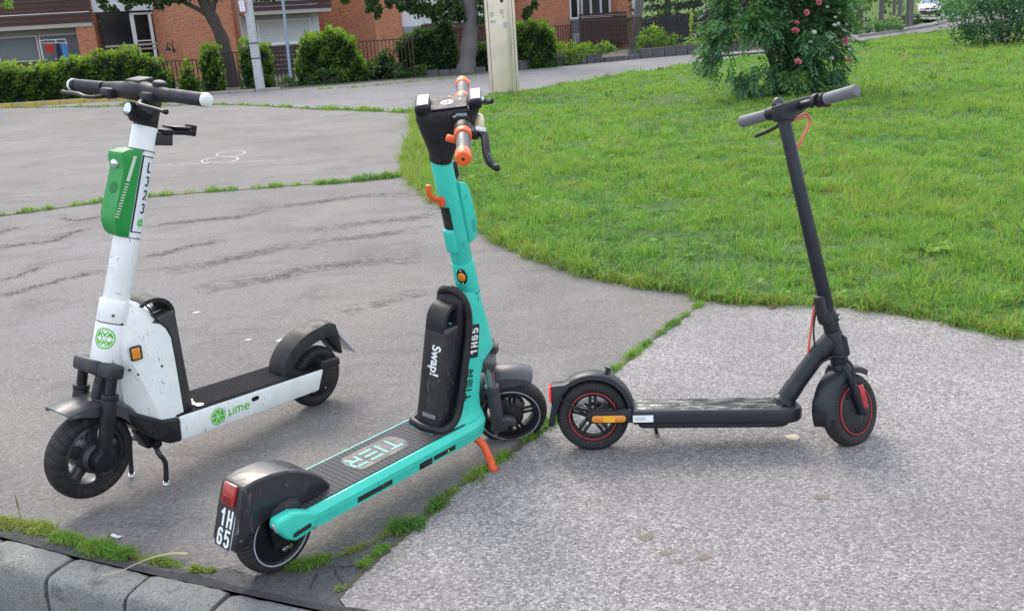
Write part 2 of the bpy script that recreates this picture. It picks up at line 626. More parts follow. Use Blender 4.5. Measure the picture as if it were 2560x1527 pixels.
def pebble():
    """exposed-aggregate concrete: pale and dark stones in a grey matrix"""
    k = NT('exposed_aggregate')
    v = k.n('ShaderNodeTexVoronoi', feature='F1')
    v.inputs['Scale'].default_value = 150
    k.l(k.co(), v.inputs['Vector'])
    s_ = k.n('ShaderNodeSeparateColor')
    k.l(v.outputs['Color'], s_.inputs[0])
    stone = k.ramp(s_.outputs[0], [(0.0, (0.14, 0.132, 0.132, 1)), (0.22, (0.215, 0.204, 0.20, 1)), (0.45, (0.29, 0.275, 0.265, 1)), (0.75, (0.37, 0.352, 0.338, 1)), (1.0, (0.52, 0.495, 0.475, 1))])
    v2 = k.n('ShaderNodeTexVoronoi', feature='DISTANCE_TO_EDGE')
    v2.inputs['Scale'].default_value = 150
    k.l(k.co(), v2.inputs['Vector'])
    c = k.mix(k.ramp(v2.outputs['Distance'], [(0.02, 0.7), (0.14, 0.0)]), stone, (0.17, 0.162, 0.158, 1))
    big = k.noise(0.8, 5, 0.65)
    c = k.mix(k.ramp(big, [(0.36, 0.42), (0.60, 0.0)]), c, (0.135, 0.128, 0.130, 1))
    c = k.mix(k.ramp(k.noise(2.2, 5, 0.7, dist=0.8), [(0.52, 0.0), (0.68, 0.35)]), c, (0.15, 0.14, 0.135, 1))
    blot = k.ramp(k.noise(5.5, 4, 0.6), [(0.26, 0.55), (0.36, 0.0)])
    c = k.mix(blot, c, (0.11, 0.10, 0.095, 1))
    k.base(c)
    k.set(rough=0.85, spec=0.35)
    k.bump(k.math('ADD', v2.outputs['Distance'], k.math('MULTIPLY', k.noise(40, 3), 0.25)), 0.55, 0.010)
    return k.m
PEBBLE = pebble()

# ---- far ground under everything
k = NT('earth')
k.base(k.mix(k.noise(0.7, 5), (0.05, 0.055, 0.03, 1), (0.10, 0.085, 0.06, 1)))
k.set(rough=1.0)
EARTH = k.m
sheet('ground', [(-250, -60), (250, -60), (250, 400), (-250, 400)], -0.20, EARTH, kind='structure')

KB = [(-40.0, 20.0), (-16.0, 9.2), (-6.5, 4.75), (-3.4, 3.28), (-2.55, 2.88), (-2.26, 2.755), (-1.995, 2.634), (-1.73, 2.510), (-1.468, 2.386), (-1.222, 2.262), (-0.973, 2.147), (-0.741, 2.045), (-0.490, 1.936), (-0.225, 1.830), (0.05, 1.725), (0.33, 1.63), (0.62, 1.545), (0.92, 1.47), (1.25, 1.40), (5.0, 0.7), (20.0, -2.0)]
road_poly = [(-40, 19.4)] + [(x - 0.05, y - 0.11) for x, y in KB[1:-1]] + [(20, -2.2), (20, -30), (-40, -30)]
sheet('street', road_poly, -0.145, ROADM, kind='structure')
SEAM1 = [(-4.9, 7.9), (-4.43, 8.159), (-4.147, 8.306), (-3.56, 8.639), (-2.856, 8.766), (-2.483, 8.779), (-1.929, 8.838), (-1.544, 8.8), (-0.938, 8.991)]
SEAM2 = [(-18.0, 30.2), (-14.706, 28.0), (-11.1, 25.468), (-8.332, 23.603), (-6.415, 22.389), (-4.632, 20.249), (-3.516, 18.759), (-2.591, 17.764), (-1.435, 16.378)]
AGG = [(-0.461, 1.973), (-0.427, 2.073), (-0.377, 2.170), (-0.303, 2.294), (-0.212, 2.477), (-0.082, 2.656), (0.11, 2.934), (0.388, 3.408), (0.602, 3.758), (0.907, 4.221)]
LAWN_EDGE = [(5.5, 0.9), (3.4, 2.25), (2.50, 3.02), (2.006, 3.457), (1.851, 3.661), (1.739, 3.786), (1.554, 3.977), (1.315, 4.075), (1.146, 4.126), (0.914, 4.253), (0.835, 4.442), (0.654, 4.561), (0.473, 4.765), (0.282, 5.075), (0.069, 5.487), (-0.088, 5.89), (-0.214, 6.377), (-0.445, 7.139), (-0.698, 8.081), (-0.867, 8.835), (-1.042, 10.189), (-1.098, 11.287), (-1.164, 13.145), (-1.38, 16.0), (-1.10, 17.9), (-0.131, 19.0), (0.462, 20.1), (1.4, 21.581), (2.484, 23.233), (3.715, 24.959), (5.263, 26.448), (6.8, 28.2), (9.694, 31.5), (13.0, 35.2), (15.686, 38.2), (19.5, 41.5), (27, 46)]
LAWN = LAWN_EDGE + [(34, 46), (34, 0.9)]
pave = KB[:-1] + [(14, -0.9), (14, 5), (40, 20), (40, 34.5), (-40, 34.5)]
ped = sheet('pavement', pave, 0.0, ASPHALT, kind='structure')
slab = [(-0.490 + 0.06, 1.915), (-0.225, 1.833), (0.05, 1.728), (0.33, 1.633), (0.62, 1.548), (0.92, 1.473), (1.25, 1.403), (5.0, 0.7), (6.0, 1.2)] + LAWN_EDGE[0:10] + AGG[::-1]
sheet('pebbled_slab', slab, 0.005, PEBBLE, kind='structure')
far = SEAM2[1:] + [(-1.2, 17.5), (-0.6, 18.4), (-0.131, 18.6), (0.462, 19.8), (1.4, 21.2), (2.6, 22.9), (5.4, 26.0), (9.8, 31.0), (13.0, 34.3), (-17.0, 34.3), (-17.0, 30.3)]
sheet('footpath', far, 0.006, FARPAVE, kind='structure')
PATCHP = [(-0.975, 2.150), (-0.90, 2.158), (-0.79, 2.142), (-0.697, 2.104), (-0.598, 2.12), (-0.54, 2.141), (-0.464, 2.19), (-0.425, 2.215), (-0.357, 2.279), (-0.309, 2.290), (-0.380, 2.170), (-0.430, 2.073), (-0.464, 1.973), (-0.440, 1.918), (-0.490, 1.938), (-0.741, 2.047)]
sheet('asphalt_patch', PATCHP, 0.003, PATCH, kind='structure')
# bitumen strip along the kerb back
b = MB()
for i in range(5, 18):
    (x0, y0), (x1, y1) = KB[i], KB[i + 1]
    n_ = 8
    for j in range(n_):
        P = []
        for t in (j / n_, (j + 1) / n_):
            x, y = x0 + (x1 - x0) * t, y0 + (y1 - y0) * t
            w = 0.014 + 0.005 * math.sin(x * 13) + 0.003 * math.sin(x * 29 + 1)
            P.append(((x - 0.006, y - 0.010), (x + 0.42 * w, y + 0.9 * w)))
        b.bm.faces.new([b.bm.verts.new((p[0], p[1], 0.0075)) for p in (P[0][0], P[1][0], P[1][1], P[0][1])])
b.build('bitumen_strip', TAR, ped, kind='stuff')

# ---- raised creases and open cracks in the asphalt
CRACKS = [[(-2.408, 6.078), (-2.314, 6.077), (-2.248, 6.161), (-2.18, 6.247), (-2.047, 6.372), (-2.002, 6.387)], [(-1.962, 5.627), (-1.855, 5.711), (-1.723, 5.84), (-1.603, 5.954), (-1.516, 5.98), (-1.428, 6.057), (-1.322, 6.053)], [(-1.621, 5.111), (-1.498, 5.177), (-1.361, 5.241), (-1.233, 5.372), (-1.084, 5.418), (-0.933, 5.465), (-0.806, 5.475), (-0.668, 5.482)], [(-3.989, 7.292), (-3.97, 7.422), (-3.889, 7.431)], [(-3.693, 6.71), (-3.547, 6.754), (-3.355, 6.816), (-3.313, 7.117), (-3.172, 7.273)], [(-2.937, 5.221), (-2.873, 5.3), (-2.805, 5.42), (-2.654, 5.61), (-2.528, 5.73)], [(-2.763, 7.143), (-2.568, 7.217), (-2.308, 7.272), (-2.095, 7.308), (-1.997, 7.422)], [(-1.947, 7.636), (-1.698, 7.708), (-1.493, 7.799), (-1.34, 7.87), (-1.137, 7.925), (-0.828, 7.852)], [(-1.201, 6.615), (-1.046, 6.692), (-0.92, 6.716), (-0.729, 6.752), (-0.503, 6.879)], [(-1.183, 6.2), (-0.982, 6.223), (-0.864, 6.244), (-0.695, 6.365)], [(-0.723, 4.507), (-0.624, 4.579), (-0.54, 4.641)], [(-3.734, 7.818), (-3.538, 7.64), (-3.39, 7.741)], [(-3.13, 5.602), (-3.078, 5.717), (-3.049, 5.843), (-3.033, 5.955)]]
PCR = [[(-0.785, 2.142), (-0.761, 2.149), (-0.735, 2.154)], [(-0.686, 2.125), (-0.694, 2.101), (-0.692, 2.082), (-0.701, 2.064)], [(-0.536, 2.105), (-0.539, 2.069), (-0.544, 2.041), (-0.545, 2.018)], [(-0.517, 2.118), (-0.498, 2.118), (-0.456, 2.116), (-0.422, 2.115)], [(-0.496, 2.113), (-0.486, 2.078), (-0.471, 2.052), (-0.463, 2.037)]]
CRACKM = flat('open_crack', (0.022, 0.020, 0.019), 0.95)
def crack_strip(b, P, w0, z, jit, lift=0.0):
    pts = cr([(x, y, 0) for x, y in P], 14)
    rows = []
    m = len(pts)
    for i, p in enumerate(pts):
        t = (pts[min(i + 1, m - 1)] - pts[max(i - 1, 0)]).normalized()
        nn = Vector((-t.y, t.x, 0))
        env = min(1, i / (m * 0.15), (m - 1 - i) / (m * 0.15)) if m > 2 else 1
        w = w0 * (0.25 + 0.75 * random.random()) * max(0.12, env)
        o = p + nn * random.uniform(-jit, jit)
        zz = z + lift * max(0, min(1, i / (m * 0.10) + 0.55, (m - 1 - i) / (m * 0.10) + 0.55))
        rows.append((b.bm.verts.new((o + nn * w / 2).to_tuple()[:2] + (zz,)), b.bm.verts.new((o - nn * w / 2).to_tuple()[:2] + (zz,))))
    for i in range(m - 1):
        b.bm.faces.new((rows[i][0], rows[i + 1][0], rows[i + 1][1], rows[i][1]))
b = MB()
for i, C in enumerate(CRACKS):
    hh = 0.016 if i in (1, 2, 7, 8, 9, 6, 0) else 0.009
    crack_strip(b, C, {1: 0.010, 2: 0.011, 7: 0.011, 9: 0.010, 10: 0.008}.get(i, 0.014), 0.0028, 0.016, hh)
for C in PCR: crack_strip(b, C, 0.0045, 0.0055, 0.003)
crack_strip(b, [(-0.905, 2.157), (-0.84, 2.150), (-0.79, 2.142), (-0.697, 2.107)], 0.006, 0.0055, 0.003)
crack_strip(b, [(-0.43, 2.06), (-0.40, 2.12), (-0.36, 2.20), (-0.309, 2.285)], 0.008, 0.0075, 0.002)
for C in ([(-1.962, 5.60), (-1.723, 5.82), (-1.516, 5.96)], [(-1.34, 5.23), (-1.084, 5.40)], [(-1.62, 7.73), (-1.34, 7.86)]):
    crack_strip(b, C, 0.010, 0.0030, 0.012, 0.016)
b.build('open_cracks', CRACKM, ped, kind='stuff')
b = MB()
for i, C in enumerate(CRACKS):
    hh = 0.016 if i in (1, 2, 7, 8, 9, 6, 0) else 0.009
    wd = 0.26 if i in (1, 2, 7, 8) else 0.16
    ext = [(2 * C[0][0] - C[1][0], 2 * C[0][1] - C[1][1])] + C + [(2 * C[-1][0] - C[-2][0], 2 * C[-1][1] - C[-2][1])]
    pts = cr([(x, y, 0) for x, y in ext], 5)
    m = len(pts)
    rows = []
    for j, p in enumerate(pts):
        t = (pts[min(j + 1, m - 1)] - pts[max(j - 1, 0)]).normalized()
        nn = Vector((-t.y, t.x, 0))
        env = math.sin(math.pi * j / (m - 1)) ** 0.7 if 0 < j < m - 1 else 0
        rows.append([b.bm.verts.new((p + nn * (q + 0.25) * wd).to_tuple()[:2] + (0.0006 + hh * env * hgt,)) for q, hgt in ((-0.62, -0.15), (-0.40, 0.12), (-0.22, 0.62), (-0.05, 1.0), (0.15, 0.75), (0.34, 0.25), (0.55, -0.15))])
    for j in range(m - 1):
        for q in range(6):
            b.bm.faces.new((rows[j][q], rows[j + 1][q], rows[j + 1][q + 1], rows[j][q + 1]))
b.build('raised_creases', asphalt('crumbled_shaded_asphalt', (0.160, 0.146, 0.137, 1), (0.225, 0.210, 0.204, 1), 60, 0.9, True, 0.45), ped, None, 80, kind='stuff')  # dark blotches mix crumbling stains with relief shading put into the colour

# ---- chalk figure
b = MB()
def chalk(P, w=0.022):
    pts = cr([(x, y, 0) for x, y in P], 8)
    crack = []
    m = len(pts)
    for i, p in enumerate(pts):
        t = (pts[min(i + 1, m - 1)] - pts[max(i - 1, 0)]).normalized()
        nn = Vector((-t.y, t.x, 0))
        ww = w * random.uniform(0.6, 1.1)
        crack.append((b.bm.verts.new((p + nn * ww / 2).to_tuple()[:2] + (0.003,)), b.bm.verts.new((p - nn * ww / 2).to_tuple()[:2] + (0.003,))))
    for i in range(m - 1):
        if random.random() < 0.9:
            b.bm.faces.new((crack[i][0], crack[i + 1][0], crack[i + 1][1], crack[i][1]))
chalk([(-4.18, 11.2), (-3.6, 11.05), (-3.0, 10.95), (-2.48, 10.88)], 0.016)
e = lambda cx, cy, a, bb, n=14, s0=0: [(cx + a * math.cos(s0 + 2 * math.pi * i / n), cy + bb * math.sin(s0 + 2 * math.pi * i / n)) for i in range(n + 1)]
sk = lambda L: [(x, y + (x + 3.38) * -0.45) for x, y in L]
chalk(sk(e(-3.42, 11.90, 0.19, 0.27)), 0.018); chalk(sk(e(-3.38, 11.30, 0.235, 0.30, 14, 1.5)), 0.018); chalk(sk(e(-3.36, 11.33, 0.20, 0.24, 14, 1.0)), 0.010)
b.build('chalk_drawing', flat('white_chalk', (0.60, 0.60, 0.60), 0.9), ped, label='white chalk figure eight with a straight line')

# ---- kerb of separate stones
kerb = empty('kerb', None, kind='structure')
def kerbstone_mat(name, c0, c1, paint=None):
    k = NT(name)
    n1 = k.noise(7, 5, 0.65)
    c = k.mix(k.ramp(n1, [(0.3, 0), (0.7, 1)]), c0, c1)
    c = k.mix(k.ramp(k.noise(150, 3, 0.7), [(0.38, 0.6), (0.52, 0)]), c, tuple(x * 0.45 for x in c0[:3]) + (1,))
    c = k.mix(k.ramp(k.noise(240, 2, 0.7), [(0.60, 0.0), (0.72, 0.5)]), c, (0.42, 0.42, 0.40, 1))
    c = k.mix(k.ramp(k.noise(11, 5, 0.7, vec=k.mapped((1, 1, 2.5))), [(0.56, 0), (0.68, 0.75)]), c, (0.055, 0.054, 0.052, 1))
    if paint:
        geo = k.n('ShaderNodeNewGeometry')
        sp = k.n('ShaderNodeSeparateXYZ')
        k.l(geo.outputs['Normal'], sp.inputs[0])
        worn = k.ramp(k.noise(9, 5, 0.7), [(0.40, 0.15), (0.55, 0.95)])
        c = k.mix(k.math('MULTIPLY', worn, k.ramp(sp.outputs[2], [(0.4, 1.0), (0.8, 0.1)])), c, paint)
    k.base(c)
    k.set(rough=0.85, spec=0.3)
    k.bump(k.math('ADD', k.noise(120, 3, 0.7), k.math('MULTIPLY', k.noise(16, 4), 1.2)), 0.7, 0.008)
    return k.m
KSTONE = kerbstone_mat('kerb_concrete', (0.190, 0.192, 0.180, 1), (0.265, 0.264, 0.245, 1))
for i in range(3, 18):
    (x0, y0), (x1, y1) = KB[i], KB[i + 1]
    t = Vector((x1 - x0, y1 - y0, 0)); L = t.length; t.normalize()
    nn = Vector((t.y, -t.x, 0))
    if nn.y > 0: nn = -nn
    gap = 0.0022
    o = Vector((x0, y0, 0))
    b = MB()
    rows = []
    # section from the back top over a worn rounded nose down to the street
    sec = [(0.004, -0.14), (0.004, -0.004), (0.012, 0.004), (0.030, 0.0055), (0.066, 0.004), (0.094, 0.000), (0.104, -0.007), (0.110, -0.018), (0.113, -0.040), (0.117, -0.150), (0.117, -0.19), (0.004, -0.19)]
    ns = 9
    dzs = random.uniform(-0.003, 0.003)
    for s_ in range(ns + 1):
        d = gap + (L - 2 * gap) * s_ / ns
        end = 1 if 0 < s_ < ns else 0
        rows.append([o + t * (d + (0 if end else (0.003 if s_ == 0 else -0.003))) + nn * (a + (0 if end else -0.002 if a > 0.05 else 0.0) + 0.0016 * math.sin(d * 60 + j * 2 + i)) + Vector((0, 0, z + dzs - (0 if end or z < -0.1 else 0.005) + 0.0012 * math.sin(d * 85 + j + i * 3))) for j, (a, z) in enumerate(sec)])
    b.loft(rows)
    b.build('kerb_stone', KSTONE, kerb, None, 50)
b = MB()
for i in range(3, 18):
    (x0, y0), (x1, y1) = KB[i], KB[i + 1]
    t = Vector((x1 - x0, y1 - y0, 0)).normalized(); nn = Vector((t.y, -t.x, 0))
    if nn.y > 0: nn = -nn
    m_ = (Vector((x0, y0, 0)) + Vector((x1, y1, 0))) / 2 + nn * 0.052 + Vector((0, 0, -0.10))
    b.box(m_, ((Vector((x1 - x0, y1 - y0, 0))).length, 0.094, 0.17), Matrix.Rotation(math.atan2(t.y, t.x), 4, 'Z'))
b.build('mortar', flat('dark_mortar', (0.05, 0.048, 0.045), 0.95), kerb, kind='stuff')
# distant yellow kerb
YK = [(-17.4, 27.75), (-16.7, 27.68), (-16.0, 27.62), (-15.3, 27.56), (-14.6, 27.52), (-13.9, 27.48), (-13.2, 27.45), (-12.5, 27.42), (-11.8, 27.42), (-11.1, 27.42), (-10.4, 27.42), (-9.7, 27.36), (-9.0, 27.30), (-8.3, 27.24), (-7.6, 27.22), (-6.9, 27.28), (-6.2, 27.45)]
fk = empty('far_kerb', None, kind='structure')
YST = kerbstone_mat('yellow_kerb_paint', (0.26, 0.25, 0.23, 1), (0.36, 0.35, 0.32, 1), (0.50, 0.37, 0.05, 1))
GST = kerbstone_mat('grey_kerb_far', (0.24, 0.23, 0.21, 1), (0.34, 0.33, 0.30, 1))
for i in range(len(YK) - 1):
    (x0, y0), (x1, y1) = YK[i], YK[i + 1]
    t = Vector((x1 - x0, y1 - y0, 0)); L = t.length
    hh = 0.13 if i < 11 else 0.09
    b = MB().box((0, 0, 0), (L - 0.02, 0.14, hh + 0.1), None, 0.015, 2)
    b.build('kerb_stone', YST if i < 10 else GST, fk, T((x0 + x1) / 2, (y0 + y1) / 2 + 0.07, (hh - 0.1) / 2) @ Matrix.Rotation(math.atan2(t.y, t.x), 4, 'Z'))
VERGE = [(x, y + 0.13) for x, y in YK] + [(-5.2, 28.2), (-3.8, 29.1), (-0.5, 29.4), (0.9, 30.4), (2.6, 31.8), (4.2, 32.6), (6.0, 34.0), (8.5, 34.4), (8.5, 60), (-30, 60), (-30, 28)]
sheet('planting_bed', VERGE, 0.012, EARTH, kind='structure')

# ================================================================== LAWN
def lawn_h(x, y):
    d = edge_dist(x, y, LAWN_EDGE, False)
    return 0.006 + 0.10 * (1 - np.exp(-d / 2.5)) + 0.018 * wob(x, y, 1.3, 1) * np.minimum(1, d / 0.8)

def lawn_mesh():
    b = MB()
    f = b.bm.faces.new([b.bm.verts.new((x, y, 0)) for x, y in smooth_poly(LAWN_EDGE, 4) + [(34, 46), (34, 0.9)]])
    bmesh.ops.triangulate(b.bm, faces=[f])
    for _ in range(7):
        es = [e for e in b.bm.edges if e.calc_length() > max(0.35, 0.09 * min(v.co.y for v in e.verts))]
        if not es: break
        bmesh.ops.subdivide_edges(b.bm, edges=es, cuts=1)
        bmesh.ops.triangulate(b.bm, faces=[f for f in b.bm.faces if len(f.verts) > 3])
    co = np.array([v.co for v in b.bm.verts])
    hh = lawn_h(co[:, 0], co[:, 1])
    for v, z in zip(b.bm.verts, hh): v.co.z = z
    k = NT('lawn_soil')
    c = k.mix(k.noise(3, 5), (0.035, 0.075, 0.014, 1), (0.060, 0.110, 0.022, 1))
    c = k.mix(k.ramp(k.noise(0.9, 4, 0.6), [(0.64, 0), (0.76, 0.6)]), c, (0.095, 0.085, 0.045, 1))
    k.base(c)
    k.set(rough=1.0)
    return b.build('lawn', k.m, None, None, 180, kind='structure')
lawn_mesh()

def fast_mesh(name, V, F, attr=None, quads=None):
    """V (n,3), F (m,k) index array"""
    me = bpy.data.meshes.new(name)
    me.vertices.add(len(V))
    me.vertices.foreach_set('co', np.ascontiguousarray(V, np.float32).ravel())
    loops = np.concatenate([f.ravel() for f in F])
    sizes = np.concatenate([np.full(len(f), f.shape[1]) for f in F])
    starts = np.concatenate([[0], np.cumsum(sizes)[:-1]])
    me.loops.add(len(loops))
    me.loops.foreach_set('vertex_index', loops.astype(np.int32))
    me.polygons.add(len(sizes))
    me.polygons.foreach_set('loop_start', starts.astype(np.int32))
    me.polygons.foreach_set('loop_total', sizes.astype(np.int32))
    if attr is not None:
        a = me.attributes.new('tone', 'FLOAT', 'POINT')
        a.data.foreach_set('value', np.ascontiguousarray(attr, np.float32))
    me.update(calc_edges=True)
    return me

def foliage_mat(name, stops, trans=0.35, rough=0.55, spec=0.35):
    k = NT(name)
    a = k.n('ShaderNodeAttribute', attribute_name='tone')
    c = k.ramp(a.outputs['Fac'], stops)
    k.base(c)
    k.set(rough=rough, spec=spec)
    tr = k.n('ShaderNodeBsdfTranslucent')
    k.l(k.mix(1.0, c, (1.0, 1.0, 0.55, 1), 'MULTIPLY'), tr.inputs['Color'])
    mx = k.n('ShaderNodeMixShader')
    mx.inputs[0].default_value = trans
    k.l(k.bsdf.outputs[0], mx.inputs[1])
    k.l(tr.outputs[0], mx.inputs[2])
    k.l(mx.outputs[0], k.out.inputs[0])
    return k.m

GRASSM = foliage_mat('grass_blades', [(0.0, (0.40, 0.32, 0.15, 1)), (0.10, (0.28, 0.29, 0.08, 1)), (0.22, (0.290, 0.450, 0.065, 1)), (0.50, (0.185, 0.390, 0.064, 1)), (0.80, (0.085, 0.215, 0.044, 1)), (1.0, (0.050, 0.135, 0.038, 1))], 0.42)

def blades(x, y, z, h, w, lean, tone, curl=0.5, az=None):
    """bent grass blades: five vertices, one quad and one triangle each"""
    n = len(x)
    az = RNG.uniform(0, 2 * np.pi, n) if az is None else az
    fa = RNG.uniform(0, 2 * np.pi, n)
    lx, ly = np.cos(az) * lean, np.sin(az) * lean
    wx, wy = np.cos(fa) * w / 2, np.sin(fa) * w / 2
    V = np.zeros((n, 5, 3))
    V[:, 0] = np.stack([x - wx, y - wy, z], 1)
    V[:, 1] = np.stack([x + wx, y + wy, z], 1)
    m = 0.55
    V[:, 2] = np.stack([x + wx * .8 + lx * h * m * (1 - curl), y + wy * .8 + ly * h * m * (1 - curl), z + h * m], 1)
    V[:, 3] = np.stack([x - wx * .8 + lx * h * m * (1 - curl), y - wy * .8 + ly * h * m * (1 - curl), z + h * m], 1)
    V[:, 4] = np.stack([x + lx * h, y + ly * h, z + h * (1 - 0.35 * lean)], 1)
    i = np.arange(n)[:, None] * 5
    return V.reshape(-1, 3), [i + np.array([[0, 1, 2, 3]]), i + np.array([[3, 2, 4]])], np.repeat(tone, 5)

def grass_field():
    Vs, Q, Tt, A = [], [], [], []
    off = 0
    def zone(y0, y1, x0f, tufts, per, hs, ws, sp):
        """tufts per square metre, blades per tuft, blade height and width, tuft spread"""
        nonlocal off
        x0 = -1.8
        n = int((x0f - x0) * (y1 - y0) * tufts)
        cx = RNG.uniform(x0, x0f, n); cy = RNG.uniform(y0, y1, n)
        k_ = in_poly(cx, cy, LAWNS)
        cx, cy = cx[k_], cy[k_]
        d = edge_dist(cx, cy, LAWN_EDGE, False)
        bare = wob(cx, cy, 0.9, 3) * (cy > 9)
        keep = RNG.uniform(0, 1, len(cx)) < np.clip(1.0 - 0.75 * np.clip(bare - 0.35, 0, 1), 0.2, 1)
        cx, cy, d, bare = cx[keep], cy[keep], d[keep], bare[keep]
        n = len(cx)
        big = wob(cx, cy, 1.6, 1); mid = wob(cx, cy, 6.5, 2)
        edge = np.exp(-d / 0.45)
        lush = np.clip(0.7 + 0.5 * wob(cx, cy, 2.4, 3), 0, 1)
        tip = ((cx < -0.55) & (cy > 7.6)).astype(float)
        th = hs * (0.72 + 0.28 * big + 0.30 * mid + 0.60 * edge * lush) * np.exp(RNG.normal(0, 0.38, n))
        th = np.clip(th, hs * 0.35, hs * 2.3) * (1 + 0.9 * tip)
        tt = 0.47 - 0.10 * big - 0.10 * mid + 0.20 * edge * lush + RNG.normal(0, 0.20, n) - 0.25 * tip + 0.10 * np.clip(bare, 0, 1)
        dryp = 0.03 + 0.22 * np.exp(-d / 0.06) + 0.16 * np.clip(bare - 0.1, 0, 1) + 0.12 * tip
        m = per
        I = np.repeat(np.arange(n), m)
        g = RNG.normal(0, 1, (n * m, 2)) * (sp * np.exp(RNG.normal(0, 0.25, n)))[I][:, None]
        x = cx[I] + g[:, 0]; y = cy[I] + g[:, 1]
        rr = np.hypot(g[:, 0], g[:, 1]) / sp
        az = np.arctan2(g[:, 1], g[:, 0]) + RNG.normal(0, 0.7, n * m)
        lean = np.clip(0.12 + 0.42 * rr + RNG.gamma(1.6, 0.20, n * m), 0.05, 1.7)
        h = th[I] * RNG.uniform(0.5, 1.25, n * m) * np.clip(1.1 - 0.18 * rr, 0.4, 1.1)
        tone = np.clip(tt[I] + RNG.normal(0, 0.09, n * m) + 0.10 * (0.8 - rr), 0.17, 1)
        dry = RNG.uniform(0, 1, n * m) < dryp[I]
        tone = np.where(dry, RNG.uniform(0.0, 0.16, n * m), tone)
        z = lawn_h(x, y) - 0.004
        V, F, a = blades(x, y, z, h, ws * RNG.uniform(0.7, 1.3, n * m), lean, tone, 0.55, az)
        Vs.append(V); Q.append(F[0] + off); Tt.append(F[1] + off); A.append(a)
        off += len(V)
    LAWNS = smooth_poly(LAWN_EDGE, 4) + [(34, 46), (34, 0.9)]
    zone(1.8, 6.2, 4.4, 480, 17, 0.072, 0.0044, 0.028)
    zone(6.2, 9.5, 5.6, 300, 17, 0.074, 0.0058, 0.036)
    zone(9.5, 14.0, 8.0, 130, 15, 0.076, 0.0092, 0.052)
    zone(14.0, 22.0, 12.3, 50, 14, 0.075, 0.016, 0.085)
    zone(22.0, 46.0, 24.0, 15, 14, 0.090, 0.030, 0.16)
    me = fast_mesh('grass', np.concatenate(Vs), [np.concatenate(Q), np.concatenate(Tt)], np.concatenate(A))
    put('grass', me, GRASSM, kind='stuff')
grass_field()

# ---- grass and moss in the joints
def joint_growth(name, P, dens, spread, hs, tone0, gaps=0.5, z=0.004, ws=0.004, yellow=0.1, seed=0, side=0.0):
    P = smooth_poly(P, 4)
    seg = np.array(P)
    L = np.hypot(*(seg[1:] - seg[:-1]).T)
    cum = np.concatenate([[0], np.cumsum(L)])
    n = int(cum[-1] * dens)
    s_ = RNG.uniform(0, cum[-1], n)
    cl = 0.5 + 0.5 * np.sin(s_ * 9.0 / max(0.3, spread * 12) + seed) * np.sin(s_ * 4.1 / max(0.3, spread * 12) + 2 + seed * 2)
    keep = RNG.uniform(0, 1, n) < np.clip(cl * 1.7 - gaps, 0.04, 1)
    s_, cl = s_[keep], cl[keep]
    i = np.clip(np.searchsorted(cum, s_) - 1, 0, len(L) - 1)
    f = ((s_ - cum[i]) / L[i])[:, None]
    p = seg[i] * (1 - f) + seg[i + 1] * f
    t = (seg[i + 1] - seg[i]) / L[i][:, None]
    nn = np.stack([-t[:, 1], t[:, 0]], 1)
    o = RNG.normal(0, 1, len(s_)) * spread * (0.35 + 0.65 * cl)
    p = p + nn * (o + side)[:, None]
    n = len(s_)
    h = hs * (0.5 + 0.8 * cl) * RNG.uniform(0.4, 1.3, n) * np.exp(-np.abs(o) / (spread * 3))
    tone = tone0 + RNG.normal(0, 0.12, n) - 0.15 * np.sin(s_ * 6.3 + seed)
    tone = np.where(RNG.uniform(0, 1, n) < yellow, RNG.uniform(0.02, 0.2, n), np.clip(tone, 0.1, 1))
    V, F, a = blades(p[:, 0], p[:, 1], np.full(n, z), h, ws * RNG.uniform(0.6, 1.3, n), np.clip(RNG.gamma(2.5, 0.35, n), 0.1, 1.8), tone)
    put(name, fast_mesh(name, V, F, a), GRASSM, kind='stuff')
    return p
def soil_strip(P, w, z):
    b = MB()
    crack_strip(b, P, w, z, w * 0.15)
    b.build('joint_soil', EARTH, ped, kind='stuff')
soil_strip(SEAM1, 0.06, 0.003)
soil_strip(AGG, 0.030, 0.0085)
soil_strip(SEAM2, 0.12, 0.010)
joint_growth('lawn_fringe', LAWN_EDGE[1:17], 2000, 0.034, 0.085, 0.46, 0.05, seed=3, ws=0.0045, yellow=0.30, side=-0.01)
joint_growth('lawn_fringe', LAWN_EDGE[16:26], 700, 0.06, 0.085, 0.36, 0.05, seed=6, ws=0.009, yellow=0.35)
joint_growth('lawn_litter', LAWN_EDGE[3:16], 260, 0.035, 0.035, 0.08, 0.3, seed=2, ws=0.005, yellow=0.95)
joint_growth('joint_grass', SEAM1, 900, 0.035, 0.055, 0.45, 0.35, seed=1, ws=0.007, yellow=0.12)
joint_growth('joint_grass', [(-1.7, 8.83), (-1.544, 8.82), (-0.938, 8.991)], 1500, 0.05, 0.075, 0.5, 0.2, seed=2, ws=0.007)
joint_growth('joint_grass', SEAM2, 170, 0.07, 0.075, 0.40, 0.55, z=0.006, ws=0.02, seed=3, yellow=0.15)
joint_growth('joint_grass', SEAM2[-3:], 300, 0.09, 0.10, 0.5, 0.2, z=0.006, ws=0.02, seed=5)
joint_growth('joint_grass', [(-9.8, 25.0), (-8.9, 24.4), (-8.4, 24.0)], 500, 0.12, 0.17, 0.15, 0.2, z=0.006, ws=0.02, seed=5, yellow=0.5)
joint_growth('joint_grass', [(-5.0, 26.6), (-3.9, 26.2), (-2.3, 27.3), (-0.6, 28.0)], 120, 0.06, 0.09, 0.35, 0.3, z=0.008, ws=0.02, seed=6, yellow=0.3)
joint_growth('joint_grass', AGG[4:], 2300, 0.015, 0.028, 0.52, 0.28, seed=7, ws=0.004, yellow=0.10)
joint_growth('joint_grass', AGG[6:8], 2600, 0.018, 0.036, 0.60, 0.25, seed=9, ws=0.0042, yellow=0.05)
